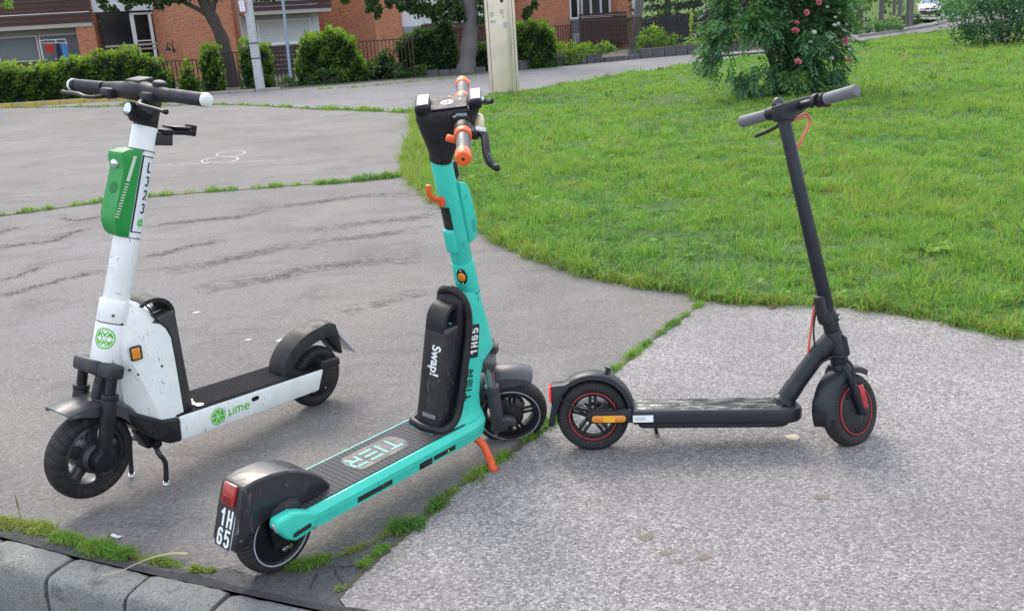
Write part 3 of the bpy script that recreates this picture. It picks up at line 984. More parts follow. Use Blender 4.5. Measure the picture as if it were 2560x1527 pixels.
joint_growth('joint_grass', [(-0.37, 2.285), (-0.303, 2.30), (-0.25, 2.40), (-0.212, 2.477)], 7000, 0.018, 0.032, 0.60, 0.1, seed=4, ws=0.004, yellow=0.06, z=0.006)
joint_growth('joint_grass', [(-0.62, 2.12), (-0.56, 2.135), (-0.51, 2.16)], 12000, 0.014, 0.032, 0.60, 0.0, seed=8, ws=0.0035, yellow=0.06)
joint_growth('joint_grass', [(-0.50, 2.165), (-0.44, 2.205), (-0.36, 2.282)], 3500, 0.008, 0.022, 0.30, 0.2, seed=8, ws=0.003, yellow=0.4)
joint_growth('joint_grass', [(-0.425, 2.10), (-0.40, 2.15), (-0.375, 2.19)], 9000, 0.011, 0.030, 0.55, 0.1, seed=3, ws=0.003, yellow=0.1, z=0.006)
joint_growth('joint_grass', [(-0.475, 2.005), (-0.455, 2.02)], 2500, 0.006, 0.022, 0.3, 0.0, seed=3, ws=0.003, yellow=0.4, z=0.006)
joint_growth('kerb_moss', [(-1.62, 2.50), (-1.49, 2.45), (-1.38, 2.41), (-1.30, 2.36), (-1.22, 2.315)], 7000, 0.016, 0.028, 0.22, 0.15, seed=1, ws=0.0032, yellow=0.3)
joint_growth('kerb_moss', [(-1.33, 2.365), (-1.22, 2.305), (-1.12, 2.255), (-1.07, 2.235)], 13000, 0.018, 0.030, 0.50, 0.0, seed=2, ws=0.0034, yellow=0.12)
joint_growth('kerb_moss', [(-1.07, 2.235), (-0.98, 2.20), (-0.90, 2.165)], 7000, 0.012, 0.024, 0.22, 0.1, seed=3, ws=0.003, yellow=0.35)
joint_growth('kerb_moss', [(-0.875, 2.15), (-0.84, 2.14), (-0.81, 2.135)], 7000, 0.010, 0.024, 0.24, 0.0, seed=3, ws=0.003, yellow=0.35)

def lawn_weeds():
    """flat broad-leaved plants and clover scattered through the lawn"""
    V, F, A = [], [], []
    off = 0
    L = smooth_poly(LAWN_EDGE, 4) + [(34, 46), (34, 0.9)]
    for i in range(420):
        x, y = RNG.uniform(-1, 6), 3.5 + 12 * RNG.uniform(0, 1) ** 1.5
        if not in_poly(np.array([x]), np.array([y]), L)[0]: continue
        n = int(RNG.integers(5, 10))
        a = np.arange(n) * 2 * np.pi / n + RNG.uniform(0, 6)
        ln = RNG.uniform(0.03, 0.06) * RNG.uniform(0.7, 1.1, n)
        z = float(lawn_h(np.array([x]), np.array([y]))[0]) + 0.022
        d = np.stack([np.cos(a), np.sin(a), RNG.uniform(0.25, 0.8, n)], 1); d /= np.linalg.norm(d, axis=1)[:, None]
        s_ = np.stack([-np.sin(a), np.cos(a), np.zeros(n)], 1)
        P = np.zeros((n, 4, 3)); b0 = np.array([x, y, z])
        P[:, 0] = b0; P[:, 1] = b0 + d * (ln * .6)[:, None] + s_ * (ln * .20)[:, None]
        P[:, 2] = b0 + d * ln[:, None] - np.array([0, 0, 1]) * (ln * .25)[:, None]; P[:, 3] = b0 + d * (ln * .6)[:, None] - s_ * (ln * .20)[:, None]
        V.append(P.reshape(-1, 3)); F.append(np.arange(n)[:, None] * 4 + off + np.array([[0, 1, 2, 3]])); A.append(np.full(n * 4, np.clip(RNG.normal(0.55, 0.2), 0.2, 1)))
        off += n * 4
    put('lawn_weeds', fast_mesh('lawn_weeds', np.concatenate(V), [np.concatenate(F)], np.concatenate(A)), GRASSM, kind='stuff')
lawn_weeds()

STAIN = flat('damp_dirt', (0.17, 0.145, 0.12), 0.9)
for i, (x, y, r) in enumerate(((0.31, 2.161, 0.020), (0.343, 2.078, 0.014), (0.372, 2.038, 0.009), (0.441, 2.053, 0.015), (0.82, 2.312, 0.018))):
    b = MB()
    b.bm.faces.new([b.bm.verts.new((x + r * (1 + 0.3 * math.sin(3 * a + i)) * math.cos(a), y + r * (0.9 + 0.25 * math.sin(2 * a + 2 * i)) * math.sin(a), 0.0062)) for a in [2 * math.pi * k_ / 16 for k_ in range(16)]])
    b.build('dirt_stain', STAIN, ped)
# ================================================================== FOLIAGE
LEAF_LIGHT = foliage_mat('light_green_leaves', [(0.0, (0.030, 0.075, 0.018, 1)), (0.42, (0.110, 0.220, 0.034, 1)), (0.75, (0.25, 0.42, 0.045, 1)), (1.0, (0.38, 0.50, 0.06, 1))], 0.40)
LEAF_DARK = foliage_mat('dark_green_leaves', [(0.0, (0.015, 0.036, 0.014, 1)), (0.5, (0.045, 0.100, 0.026, 1)), (0.85, (0.095, 0.180, 0.036, 1)), (1.0, (0.20, 0.28, 0.05, 1))], 0.32)
LEAF_BLUE = foliage_mat('bluish_green_leaves', [(0.0, (0.034, 0.095, 0.046, 1)), (0.45, (0.100, 0.235, 0.105, 1)), (0.8, (0.20, 0.37, 0.14, 1)), (1.0, (0.32, 0.46, 0.10, 1))], 0.36)
LEAF_CONIFER = foliage_mat('conifer_needles', [(0.0, (0.014, 0.030, 0.020, 1)), (0.6, (0.036, 0.068, 0.042, 1)), (1.0, (0.08, 0.12, 0.065, 1))], 0.15)
BARK = NT('bark')
_c = BARK.mix(BARK.noise(1.0, 6, 0.7, vec=BARK.mapped((14, 14, 2.5))), (0.030, 0.025, 0.021, 1), (0.105, 0.092, 0.080, 1))
BARK.base(_c); BARK.set(rough=0.9); BARK.bump(BARK.noise(1.0, 5, 0.7, vec=BARK.mapped((18, 18, 3))), 0.9, 0.03)
BARK = BARK.m
BARK_GREY = NT('grey_bark')
_c = BARK_GREY.mix(BARK_GREY.noise(1.0, 6, 0.7, vec=BARK_GREY.mapped((10, 10, 3))), (0.085, 0.080, 0.078, 1), (0.19, 0.182, 0.178, 1))
BARK_GREY.base(_c); BARK_GREY.set(rough=0.9); BARK_GREY.bump(BARK_GREY.noise(1.0, 5, 0.7, vec=BARK_GREY.mapped((14, 14, 3))), 0.8, 0.03)
BARK_GREY = BARK_GREY.m

def leaf_cloud(pts, size, tone, up=0.5, normals=None, droop=0.3, aspect=0.62):
    """one folded leaf (two triangles, four vertices) at every point"""
    n = len(pts)
    d = RNG.normal(0, 1, (n, 3))
    if normals is not None: d = d * 0.7 + normals * 0.9
    d[:, 2] -= droop
    d /= np.linalg.norm(d, axis=1)[:, None] + 1e-9
    u = RNG.normal(0, 1, (n, 3)); u[:, 2] *= 1 - up
    s_ = np.cross(d, u); s_ /= np.linalg.norm(s_, axis=1)[:, None] + 1e-9
    nn = np.cross(s_, d)
    L = (size * RNG.uniform(0.6, 1.25, n))[:, None]
    w = L * aspect * 0.5
    V = np.zeros((n, 4, 3))
    V[:, 0] = pts
    V[:, 1] = pts + d * L * 0.5 + s_ * w + nn * w * 0.35
    V[:, 2] = pts + d * L
    V[:, 3] = pts + d * L * 0.5 - s_ * w + nn * w * 0.35
    i = np.arange(n)[:, None] * 4
    return V.reshape(-1, 3), [np.concatenate([i + np.array([[0, 1, 2]]), i + np.array([[0, 2, 3]])])], np.repeat(np.clip(tone, 0, 1), 4)

def blob_points(c, r, n, shell=0.55):
    """points in an ellipsoid, gathered into clumps near its surface"""
    c, r = np.array(c), np.array(r)
    nc = max(6, n // 45)
    d = RNG.normal(0, 1, (nc, 3)); d /= np.linalg.norm(d, axis=1)[:, None]
    cc = d * (shell + (1 - shell) * RNG.uniform(0, 1, (nc, 1)) ** 0.6)
    k_ = RNG.integers(0, nc, n)
    p = cc[k_] + RNG.normal(0, 1, (n, 3)) * 0.13
    rad = np.linalg.norm(p, axis=1)
    ct = RNG.normal(0, 0.10, nc)[k_]
    return c + p * r, p / (rad[:, None] + 1e-9), rad, ct

def foliage(name, blobs, size, mat, parent=None, tone_top=0.25, base=0.45, clip=None, **kw):
    """blobs: (centre, radii, count)"""
    P, N, A = [], [], []
    for (c, r, n) in blobs:
        p, nn, rad, ct = blob_points(c, r, n)
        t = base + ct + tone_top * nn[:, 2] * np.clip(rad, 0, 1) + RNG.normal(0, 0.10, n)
        P.append(p); N.append(nn); A.append(t)
    P, N, A = np.concatenate(P), np.concatenate(N), np.concatenate(A)
    if clip is not None:
        m_ = clip(P); P, N, A = P[m_], N[m_], A[m_]
    V, F, a = leaf_cloud(P, np.full(len(P), size), A, normals=N)
    return put(name, fast_mesh(name, V, F, a), mat, parent, None, **kw)

def wobbly_limb(b, P, R, n=10):
    pts = cr(P, 4)
    rr = [R[0] + (R[1] - R[0]) * i / (len(pts) - 1) for i in range(len(pts))]
    rr = [r * (1 + 0.08 * math.sin(i * 1.7)) for i, r in enumerate(rr)]
    b.tube(pts, rr, n)

# ================================================================== BUILDINGS
def brick_mat(name, c1, c2, mortar):
    k = NT(name)
    sp = k.n('ShaderNodeSeparateXYZ')
    k.l(k.co(), sp.inputs[0])
    cb = k.n('ShaderNodeCombineXYZ')
    k.l(k.math('ADD', sp.outputs[0], sp.outputs[1]), cb.inputs[0])
    k.l(sp.outputs[2], cb.inputs[1])
    br = k.n('ShaderNodeTexBrick')
    br.inputs['Scale'].default_value = 1.0
    br.inputs['Brick Width'].default_value = 0.25
    br.inputs['Row Height'].default_value = 0.077
    br.inputs['Mortar Size'].default_value = 0.013
    br.inputs['Mortar Smooth'].default_value = 0.3
    br.inputs['Color1'].default_value = c1
    br.inputs['Color2'].default_value = c2
    br.inputs['Mortar'].default_value = mortar
    k.l(cb.outputs[0], br.inputs['Vector'])
    cell = k.noise(1.0, 0, vec=k.mapped((4, 13, 1), vec=cb.outputs[0]))
    c = k.mix(k.ramp(cell, [(0.60, 0), (0.70, 0.55)]), br.outputs['Color'], (0.40, 0.24, 0.18, 1))
    c = k.mix(k.ramp(cell, [(0.30, 0.5), (0.38, 0.0)]), c, (0.13, 0.07, 0.06, 1))
    c = k.mix(k.ramp(k.noise(0.8, 4, 0.6), [(0.5, 0), (0.75, 0.35)]), c, (0.24, 0.12, 0.08, 1))
    k.base(c)
    k.set(rough=0.9)
    k.bump(br.outputs['Fac'], -0.5, 0.01)
    return k.m
BRICK = brick_mat('red_brick', (0.52, 0.150, 0.062, 1), (0.42, 0.110, 0.048, 1), (0.38, 0.27, 0.19, 1))
DARKBRICK = brick_mat('dark_red_brick', (0.13, 0.05, 0.04, 1), (0.09, 0.04, 0.032, 1), (0.05, 0.035, 0.03, 1))
BOARD = NT('brown_stained_board')
BOARD.base(BOARD.mix(BOARD.noise(1.0, 5, 0.7, vec=BOARD.mapped((2, 30, 30))), (0.032, 0.016, 0.016, 1), (0.064, 0.033, 0.031, 1)))
BOARD.set(rough=0.7); BOARD = BOARD.m
SOFFIT = flat('pale_render', (0.42, 0.40, 0.37), 0.9)
WHITEPANEL = flat('white_cladding', (0.66, 0.70, 0.74), 0.6)
WINFRAME = flat('white_window_frame', (0.72, 0.74, 0.76), 0.5)
SHUTTER = NT('roller_shutter')
_w = SHUTTER.n('ShaderNodeTexWave', wave_type='BANDS', bands_direction='Z')
_w.inputs['Scale'].default_value = 6.5
SHUTTER.l(SHUTTER.co(), _w.inputs['Vector'])
SHUTTER.base(SHUTTER.mix(_w.outputs['Fac'], (0.44, 0.45, 0.45, 1), (0.56, 0.57, 0.57, 1)))
SHUTTER.set(rough=0.6); SHUTTER.bump(_w.outputs['Fac'], 0.4, 0.01); SHUTTER = SHUTTER.m
SCREEN = flat('grey_blind', (0.20, 0.22, 0.235), 0.7)
DARKGLASS = plastic('dark_window_glass', (0.010, 0.010, 0.013), 0.12, 0.3, spec=0.25)
CURTAIN = NT('green_curtain')
CURTAIN.base(CURTAIN.mix(CURTAIN.noise(1.0, 4, 0.7, vec=CURTAIN.mapped((24, 24, 2))), (0.012, 0.020, 0.016, 1), (0.07, 0.09, 0.075, 1)))
CURTAIN.set(rough=0.4); CURTAIN = CURTAIN.m
GREYCLAD = flat('grey_blue_cladding', (0.26, 0.31, 0.38), 0.6)

def wall_box(name, p0, p1, z0, z1, th, mat, parent, out=0.0, bev=0.0):
    """upright slab whose front runs from p0 to p1 (left to right as seen), thickness going back"""
    p0, p1 = Vector((p0[0], p0[1], 0)), Vector((p1[0], p1[1], 0))
    t = p1 - p0; L = t.length; t.normalize()
    ang = math.atan2(t.y, t.x)
    nn = Vector((t.y, -t.x, 0))            # towards the street
    M_ = T((p0 + nn * out).x, (p0 + nn * out).y, z0) @ Matrix.Rotation(ang, 4, 'Z')
    b = MB().box((L / 2, th / 2, (z1 - z0) / 2), (L, th, z1 - z0), None, bev, 1)
    return b.build(name, mat, parent, M_, 30)

def boards(parent, p0, p1, z0, n, h, gap, out=0.0, th=0.035, name='board'):
    for i in range(n):
        wall_box(name, p0, p1, z0 + i * (h + gap), z0 + i * (h + gap) + h, th, BOARD, parent, out)

def lerp(p, q, t): return (p[0] + (q[0] - p[0]) * t, p[1] + (q[1] - p[1]) * t)

def window(parent, p0, p1, z0, z1, pane, nx=2, fw=0.06, out=0.0, name='window'):
    f = wall_box(name, p0, p1, z0, z1, 0.05, pane, parent, out - 0.03)
    Lm = math.hypot(p1[0] - p0[0], p1[1] - p0[1])
    for i in range(nx + 1):
        x = i / nx * Lm
        xa = min(max(x - fw / 2, 0), Lm - fw)
        MB().box((xa + fw / 2, -0.02, (z1 - z0) / 2), (fw, 0.05, z1 - z0), None, 0.004, 1).build('frame_post', WINFRAME, f)
    for zz in (fw / 2, z1 - z0 - fw / 2):
        MB().box((Lm / 2, -0.018, zz), (Lm, 0.05, fw), None, 0.004, 1).build('frame_rail', WINFRAME, f)
    return f

# ---- left block
b1 = empty('apartment_building', T(-16, 44, 0), 'red brick apartment block at the left with grey blinds and a dark glazed stairwell', 'apartment building', 'brick apartment blocks across the street')
b1.matrix_world = Matrix.Identity(4)
C1 = (-11.97, 40.0)
wall_box('brick_wall', (-15.14, 43.5), C1, 0, 7, 0.4, BRICK, b1)
wall_box('brick_wall', C1, (-10.80, 40.80), 0, 7, 0.4, BRICK, b1)
wall_box('brick_pier', (-17.50, 41.15), (-16.80, 41.36), 0, 2.50, 0.9, BRICK, b1)
wall_box('brick_wall', (-24, 43.2), (-16.8, 45.2), 0, 7, 0.4, BRICK, b1, -0.35)
wall_box('stair_back_wall', (-17.2, 45.6), (-14.4, 46.4), 0, 7, 0.3, DARKBRICK, b1)
wall_box('stair_side_wall', (-16.80, 42.2), (-17.0, 45.5), 0, 7, 0.2, DARKBRICK, b1)
wall_box('white_lintel', (-16.82, 41.75), (-14.80, 43.15), 3.02, 4.2, 0.35, WHITEPANEL, b1)
wall_box('white_panel', (-24, 41.2), (-16.9, 43.3), 4.2, 7, 0.3, WHITEPANEL, b1, -0.3)
sw = wall_box('stair_window', (-16.80, 42.10), (-14.95, 43.35), 0.1, 3.02, 0.03, DARKGLASS, b1)
for x0, w_, z0, z1 in ((1.30, 0.17, 1.62, 2.92), (2.06, 0.13, 0.1, 2.92), (1.42, 0.07, 0.1, 1.5)):
    MB().box((x0, -0.03, (z0 + z1) / 2 - 0.1), (w_, 0.07, z1 - z0), None, 0.006, 1).build('frame_post', WINFRAME if x0 > 1.2 else BOARD, sw)
for z, h_, x0, x1, m_ in ((1.60, 0.09, 0.0, 2.2, SOFFIT), (1.42, 0.07, 0.0, 2.2, SOFFIT), (2.90, 0.09, 1.25, 2.2, WINFRAME), (1.76, 0.05, 1.35, 2.1, WINFRAME)):
    MB().box(((x0 + x1) / 2, -0.035, z - 0.1), (x1 - x0, 0.08, h_), None, 0.006, 1).build('frame_rail', m_, sw)
wall_box('red_door_panel', (-16.1, 45.2), (-15.3, 45.4), 1.5, 2.5, 0.05, flat('dark_red', (0.12, 0.03, 0.025), 0.5), b1)
boards(b1, (-22.8, 39.55), (-16.80, 41.28), 2.63, 7, 0.165, 0.022)
wall_box('balcony_slab', (-22.8, 39.58), (-16.85, 41.30), 2.46, 2.622, 1.3, SOFFIT, b1)
wall_box('balcony_rail', (-22.8, 39.55), (-16.85, 41.28), 3.03, 3.06, 0.02, WINFRAME, b1, 0.04)
wall_box('lintel_panel', (-22.8, 40.55), (-17.62, 42.05), 2.24, 2.46, 0.1, SOFFIT, b1)
P0, P1 = (-22.6, 40.62), (-17.66, 42.05)
for a_, c_ in ((0.0, 0.33), (0.342, 0.655), (0.668, 0.985)):
    window(b1, lerp(P0, P1, a_), lerp(P0, P1, c_), 1.18, 2.24, SCREEN, 1, 0.055)
boards(b1, (-22.8, 39.60), (-17.0, 41.26), 0.1, 6, 0.165, 0.022)
wl = empty('wall_lamp', None); wl.parent = b1
b = MB()
lamp_o = Vector((-13.62, 41.42, 1.30))
dB = Vector((-3.17, 3.5, 0)).normalized(); nB = Vector((-dB.y, dB.x, 0))
if nB.y > 0: nB = -nB
uB = -dB if dB.x > 0 else dB
b.box(lamp_o + nB * 0.03 + Vector((0, 0, -0.05)), (0.10, 0.06, 0.12))
b.tube([lamp_o + nB * 0.04 + Vector((0, 0, -0.1)), lamp_o + nB * 0.04 + Vector((0, 0, 0.40))], 0.022, 8)
b.tube(cr([lamp_o + nB * 0.06 - uB * 0.02, lamp_o + nB * 0.12 + uB * 0.06 + Vector((0, 0, 0.24)), lamp_o + nB * 0.16 + uB * 0.20 + Vector((0, 0, 0.28)), lamp_o + nB * 0.16 + uB * 0.28 + Vector((0, 0, 0.16))], 4), 0.018, 8)
b.lathe([(0.13, 0), (0.09, 0.07), (0.035, 0.15), (0.015, 0.20)], lamp_o + nB * 0.16 + uB * 0.28 + Vector((0, 0, -0.02)), (0, 0, 1), 16)
b.build('lamp_bracket', BLACK, wl)

# ---- middle block
b2 = empty('apartment_building', None, 'red brick apartment block in the middle with white roller shutters under a brown balcony', 'apartment building', 'brick apartment blocks across the street')
C2 = (-5.39, 44.5)
wall_box('brick_wall', (-8.9, 48.0), C2, 0, 7, 0.4, BRICK, b2)
wall_box('brick_wall', C2, (-4.26, 45.35), 0, 7, 0.4, BRICK, b2)
wall_box('white_wall', (-10.86, 41.9), (-7.7, 43.3), 0, 7, 0.3, WHITEPANEL, b2, -0.05)
window(b2, (-10.80, 41.80), (-10.20, 42.06), 1.25, 2.50, SHUTTER, 1, 0.05)
wall_box('white_wall', (-10.84, 41.70), (-10.24, 41.97), 2.58, 4.5, 0.1, SOFFIT, b2)
wall_box('lintel_panel', (-10.2, 41.95), (-8.0, 42.92), 2.27, 2.50, 0.1, SOFFIT, b2)
window(b2, (-10.15, 42.0), (-8.02, 42.94), 1.25, 2.27, SHUTTER, 2, 0.07)
boards(b2, (-10.35, 41.0), (-6.95, 42.45), 2.62, 6, 0.17, 0.022)
wall_box('balcony_slab', (-10.35, 41.03), (-6.97, 42.47), 2.47, 2.612, 1.2, SOFFIT, b2)
wall_box('balcony_rail', (-10.35, 41.0), (-6.95, 42.45), 3.02, 3.05, 0.02, WINFRAME, b2, 0.05)
wall_box('window_sill', (-10.3, 41.75), (-7.95, 42.78), 1.20, 1.245, 0.2, WINFRAME, b2)
boards(b2, (-10.35, 41.05), (-7.85, 42.15), 0.05, 6, 0.165, 0.022)
wall_box('grey_cladding', (-10.8, 41.45), (-10.36, 41.64), 0.1, 1.2, 0.1, GREYCLAD, b2)
# ---- next block, mostly behind the tree
b3 = empty('apartment_building', None, 'red brick apartment block behind the metal column, with white window and brown parapet', 'apartment building', 'brick apartment blocks across the street')
C3 = (2.83, 48.5)
wall_box('brick_wall', (0.32, 51.0), C3, 0, 7, 0.4, BRICK, b3)
wall_box('brick_wall', C3, (3.82, 49.05), 0, 7, 0.4, BRICK, b3)
wall_box('white_wall', (-4.3, 46.2), (0.6, 48.4), 1.66, 7, 0.3, WHITEPANEL, b3)
wall_box('grey_cladding', (-4.3, 46.15), (-3.3, 46.60), 0, 1.655, 0.2, GREYCLAD, b3)
for i in range(3):
    wall_box('cladding_board', (-4.28, 46.12), (-3.42, 46.51), 0.62 + i * 0.34, 0.93 + i * 0.34, 0.03, GREYCLAD, b3, 0.02)
boards(b3, (-3.42, 45.9), (0.4, 47.6), 0.0, 9, 0.17, 0.022)
wall_box('brick_wall', (-1.5, 47.6), (0.5, 48.45), 1.7, 7, 0.2, BRICK, b3, 0.02)
window(b3, (-3.3, 46.62), (-1.9, 47.25), 1.75, 3.2, SHUTTER, 2, 0.07, 0.03)
# ---- right block
b4 = empty('apartment_building', None, 'red brick apartment block beside the thin leaning tree, with a boxy brown balcony', 'apartment building', 'brick apartment blocks across the street')
window(b4, (3.84, 49.1), (4.34, 49.3), 1.52, 3.4, DARKGLASS, 1, 0.09)
wall_box('grey_cladding', (3.84, 49.1), (4.34, 49.3), 0.85, 1.515, 0.1, flat('grey_panel', (0.27, 0.28, 0.31), 0.6), b4)
wall_box('white_wall', (3.84, 49.1), (4.34, 49.3), 0.0, 0.845, 0.1, WHITEPANEL, b4)
wall_box('brick_wall', (4.36, 50.6), (7.0, 51.4), 0, 7, 0.3, DARKBRICK, b4)
window(b4, (4.50, 50.2), (6.1, 50.65), 1.5, 3.6, CURTAIN, 3, 0.11)
wall_box('dark_wall', (4.36, 49.5), (4.48, 50.2), 0.2, 3.6, 0.05, DARKBRICK, b4)
boards(b4, (4.26, 48.0), (6.60, 48.35), 0.36, 7, 0.175, 0.024)
for i in range(7):
    wall_box('board', (4.26, 48.9), (4.26, 48.04), 0.36 + i * 0.199, 0.36 + i * 0.199 + 0.175, 0.035, BOARD, b4)
wall_box('balcony_rail', (4.20, 47.96), (6.62, 48.33), 1.60, 1.625, 0.02, SOFFIT, b4, 0.05)
wall_box('balcony_slab', (4.30, 48.1), (6.60, 48.45), 0.22, 0.355, 1.4, BOARD, b4)
wall_box('brick_pier', (6.25, 48.9), (6.98, 49.1), 0, 3.6, 0.9, BRICK, b4)
wall_box('white_strip', (6.99, 49.12), (7.12, 49.16), 1.4, 3.6, 0.1, WHITEPANEL, b4)
# masses behind, so that nothing is a bare facade
for nm, par, x0, x1, y0, y1, zz in (('rear_wall', b1, -24.0, -17.3, 46.8, 52, 7.0), ('rear_wall', b2, -14.0, -9.2, 47.0, 54, 7.0), ('rear_wall', b3, -4.3, 0.2, 52, 57, 7.0), ('rear_wall', b4, 1.2, 7.0, 52.0, 57, 7.0)):
    MB().box(((x1 - x0) / 2, (y1 - y0) / 2, zz / 2), (x1 - x0, y1 - y0, zz)).build(nm, BRICK, par, T(x0, y0, 0))
# ---- drying rack and washing on the left balcony
rk = empty('drying_rack', None, 'white tubular drying rack standing in front of the grey blinds', 'drying rack')
dA = Vector((1, 0.28, 0)).normalized()
ro = Vector((-18.92, 40.75, 1.0))
b = MB()
for s_, e_ in ((0.0, 0.62), (0.62, 1.0)):
    o_ = ro + dA * s_
    b.tube(cr([o_, o_ + Vector((0, 0, 0.92)), o_ + dA * 0.06 + Vector((0, 0, 1.0)), o_ + dA * (e_ - s_ - 0.06) + Vector((0, 0, 1.0)), o_ + dA * (e_ - s_) + Vector((0, 0, 0.92)), o_ + dA * (e_ - s_)], 3), 0.017, 6)
b.build('rack_frame', WINFRAME, rk)
MB().tube([ro + dA * 0.03 + Vector((0, -0.1, 0.9)), ro + dA * 1.12 + Vector((0, -0.1, 0.84))], 0.012, 6).build('rack_rail', WINFRAME, rk)
def garment(P, z0, z1, col, label, cat, nm, w0, w1):
    b = MB()
    rings = []
    for i in range(7):
        t = i / 6
        z = z1 + (z0 - z1) * t
        w = (w0 + (w1 - w0) * t) / 2
        o_ = ro + dA * P + Vector((0, -0.12, z))
        rings.append([o_ + dA * (w * math.cos(a)) + Vector((0, (0.03 + 0.012 * math.sin(4 * a + i)) * math.sin(a), 0)) for a in [2 * math.pi * k_ / 14 for k_ in range(14)]])
    b.loft(rings)
    tag(b.build(nm, flat(nm + '_cloth', col, 0.9), None, None, 60), label, cat)
garment(0.38, 0.50, 0.86, (0.42, 0.03, 0.03), 'small red garment hanging on the balcony drying rack', 'garment', 'hanging_garment', 0.36, 0.28)
garment(0.36, 0.05, 0.48, (0.10, 0.12, 0.12), 'grey trousers hanging below the red garment on the rack', 'trousers', 'hanging_trousers', 0.22, 0.26)
garment(0.72, 0.02, 0.86, (0.015, 0.02, 0.06), 'dark navy garment hanging between white rack posts', 'garment', 'hanging_shirt', 0.16, 0.24)
garment(0.96, 0.06, 0.84, (0.05, 0.20, 0.46), 'blue towel at the right end of the drying rack', 'towel', 'hanging_towel', 0.18, 0.26)

# ================================================================== FENCES
FENCEM = plastic('rusty_dark_paint', (0.030, 0.016, 0.014), 0.6, 0.3)
bar_me = MB().box((0, 0, 0.5), (0.027, 0.027, 1.0)).mesh('bar')
bar_me.materials.append(FENCEM)
def metal_fence(p0, p1, z0, z1, label, group='metal fences along the planting bed', step=0.118, post=True):
    M_ = T(p0[0], p0[1], 0) @ Matrix.Rotation(math.atan2(p1[1] - p0[1], p1[0] - p0[0]), 4, 'Z')
    root = empty('metal_fence', M_, label, 'fence', group)
    L = math.hypot(p1[0] - p0[0], p1[1] - p0[1])
    MB().box((L / 2, 0, z1), (L, 0.05, 0.035)).build('top_rail', FENCEM, root)
    MB().box((L / 2, 0, z0 + 0.10), (L, 0.04, 0.03)).build('bottom_rail', FENCEM, root)
    for x in (0.0, L):
        MB().box((x, 0, (z0 + z1) / 2 - 0.03), (0.05, 0.05, z1 - z0 + 0.1)).build('fence_post', FENCEM, root)
    n = int(L / step)
    for i in range(1, n):
        o = bpy.data.objects.new('bar', bar_me)
        COL.objects.link(o); o.parent = root
        o.matrix_local = T(i * L / n, 0, z0 + 0.09) @ Matrix.Diagonal((1, 1, z1 - z0 - 0.10, 1))
metal_fence((-13.6, 29.9), (-10.3, 29.9), 0.08, 0.86, 'low dark metal fence almost hidden in the long left hedge')
metal_fence((-10.25, 29.9), (-8.98, 29.95), 0.0, 0.96, 'dark metal fence in front of the brick wall with the lamp')
metal_fence((-8.93, 29.95), (-7.75, 30.0), 0.0, 1.10, 'dark metal fence behind the dark tree trunk at left')
metal_fence((-7.7, 30.0), (-5.6, 30.2), 0.0, 1.10, 'dark metal fence behind the white pole and thin blue pole')
metal_fence((-5.55, 30.25), (-2.6, 30.6), 0.0, 1.18, 'dark metal fence right of the big bright hedge, below the brick corner')
metal_fence((-2.55, 31.35), (0.2, 31.5), 0.0, 1.34, 'dark metal fence behind the thick grey tree trunk')
metal_fence((0.25, 31.2), (2.6, 33.2), 0.1, 1.26, 'dark metal fence to the right of the steel column')
metal_fence((2.65, 33.3), (5.55, 36.6), 0.2, 1.38, 'dark metal fence in front of the boxy brown balcony')
# close-boarded fence on the right
bf = empty('board_fence', T(5.9, 39.6, 0) @ Matrix.Rotation(0.45, 4, 'Z'), 'tall dark close-boarded fence under the conifers', 'fence')
pal_me = MB().box((0, 0, 0.5), (0.075, 0.03, 1.0), None, 0.006, 1).mesh('paling')
pal_me.materials.append(plastic('black_stained_wood', (0.012, 0.012, 0.018), 0.6, 0.4))
for i in range(44):
    o = bpy.data.objects.new('paling', pal_me)
    COL.objects.link(o); o.parent = bf
    o.matrix_local = T(i * 0.094, random.uniform(-0.01, 0.01), 0.1) @ Matrix.Diagonal((1, 1, 1.20 + 0.004 * i + random.uniform(-0.015, 0.015), 1))
for z in (0.35, 1.1): MB().box((2.0, 0.035, z), (4.1, 0.04, 0.07)).build('fence_rail', pal_me.materials[0], bf)

# ================================================================== POLES, COLUMN, SIGN
k = NT('brushed_steel')
_n = k.noise(1.0, 4, 0.6, vec=k.mapped((90, 90, 1.2)))
_g = k.noise(1.6, 4, 0.6)
k.base(k.mix(k.ramp(_g, [(0.35, 0), (0.7, 1)]), (0.56, 0.50, 0.40, 1), (0.72, 0.65, 0.54, 1)))
k.set(metal=0.80, rough=k.ramp(_n, [(0.3, 0.24), (0.7, 0.40)]))
k.bump(_n, 0.05, 0.002)
STEELCOL = k.m
col_ = empty('steel_column', T(0.14, 19.8, 0), 'broad stainless steel column at the edge of the lawn', 'column')
cs = [(-0.315, 0.02), (-0.298, -0.035), (-0.245, -0.058)] + [(0.245 * t, -0.112 + 0.050 * abs(t) ** 2.2) for t in (-0.94, -0.8, -0.6, -0.4, -0.2, 0.0, 0.2, 0.4, 0.6, 0.8, 0.94)] + [(0.245, -0.058), (0.296, -0.030), (0.305, 0.02), (0.285, 0.085), (0.225, 0.135), (-0.235, 0.135), (-0.285, 0.095)]
MB().prism(cs, 0.0, 3.6, 'xy', bev=0.006, seg=1, minang=0.7).build('column_shell', STEELCOL, col_, None, 30)
b = MB()
for x in (-0.247, 0.247): b.box((x, -0.058, 1.8), (0.012, 0.012, 3.55))
b.build('edge_seams', flat('dark_seam', (0.10, 0.10, 0.10), 0.5), col_)
b = MB(); b.lathe([(0, 0.0), (0.038, 0.0), (0.038, 0.004), (0, 0.004)], (0.045, -0.1115, 1.845), (0, -1, 0), 18); b.map(lambda v: (v.x, v.y, 1.85 + (v.z - 1.845) * 1.5))
b.build('lock_hole', BLACKPRINT, col_)
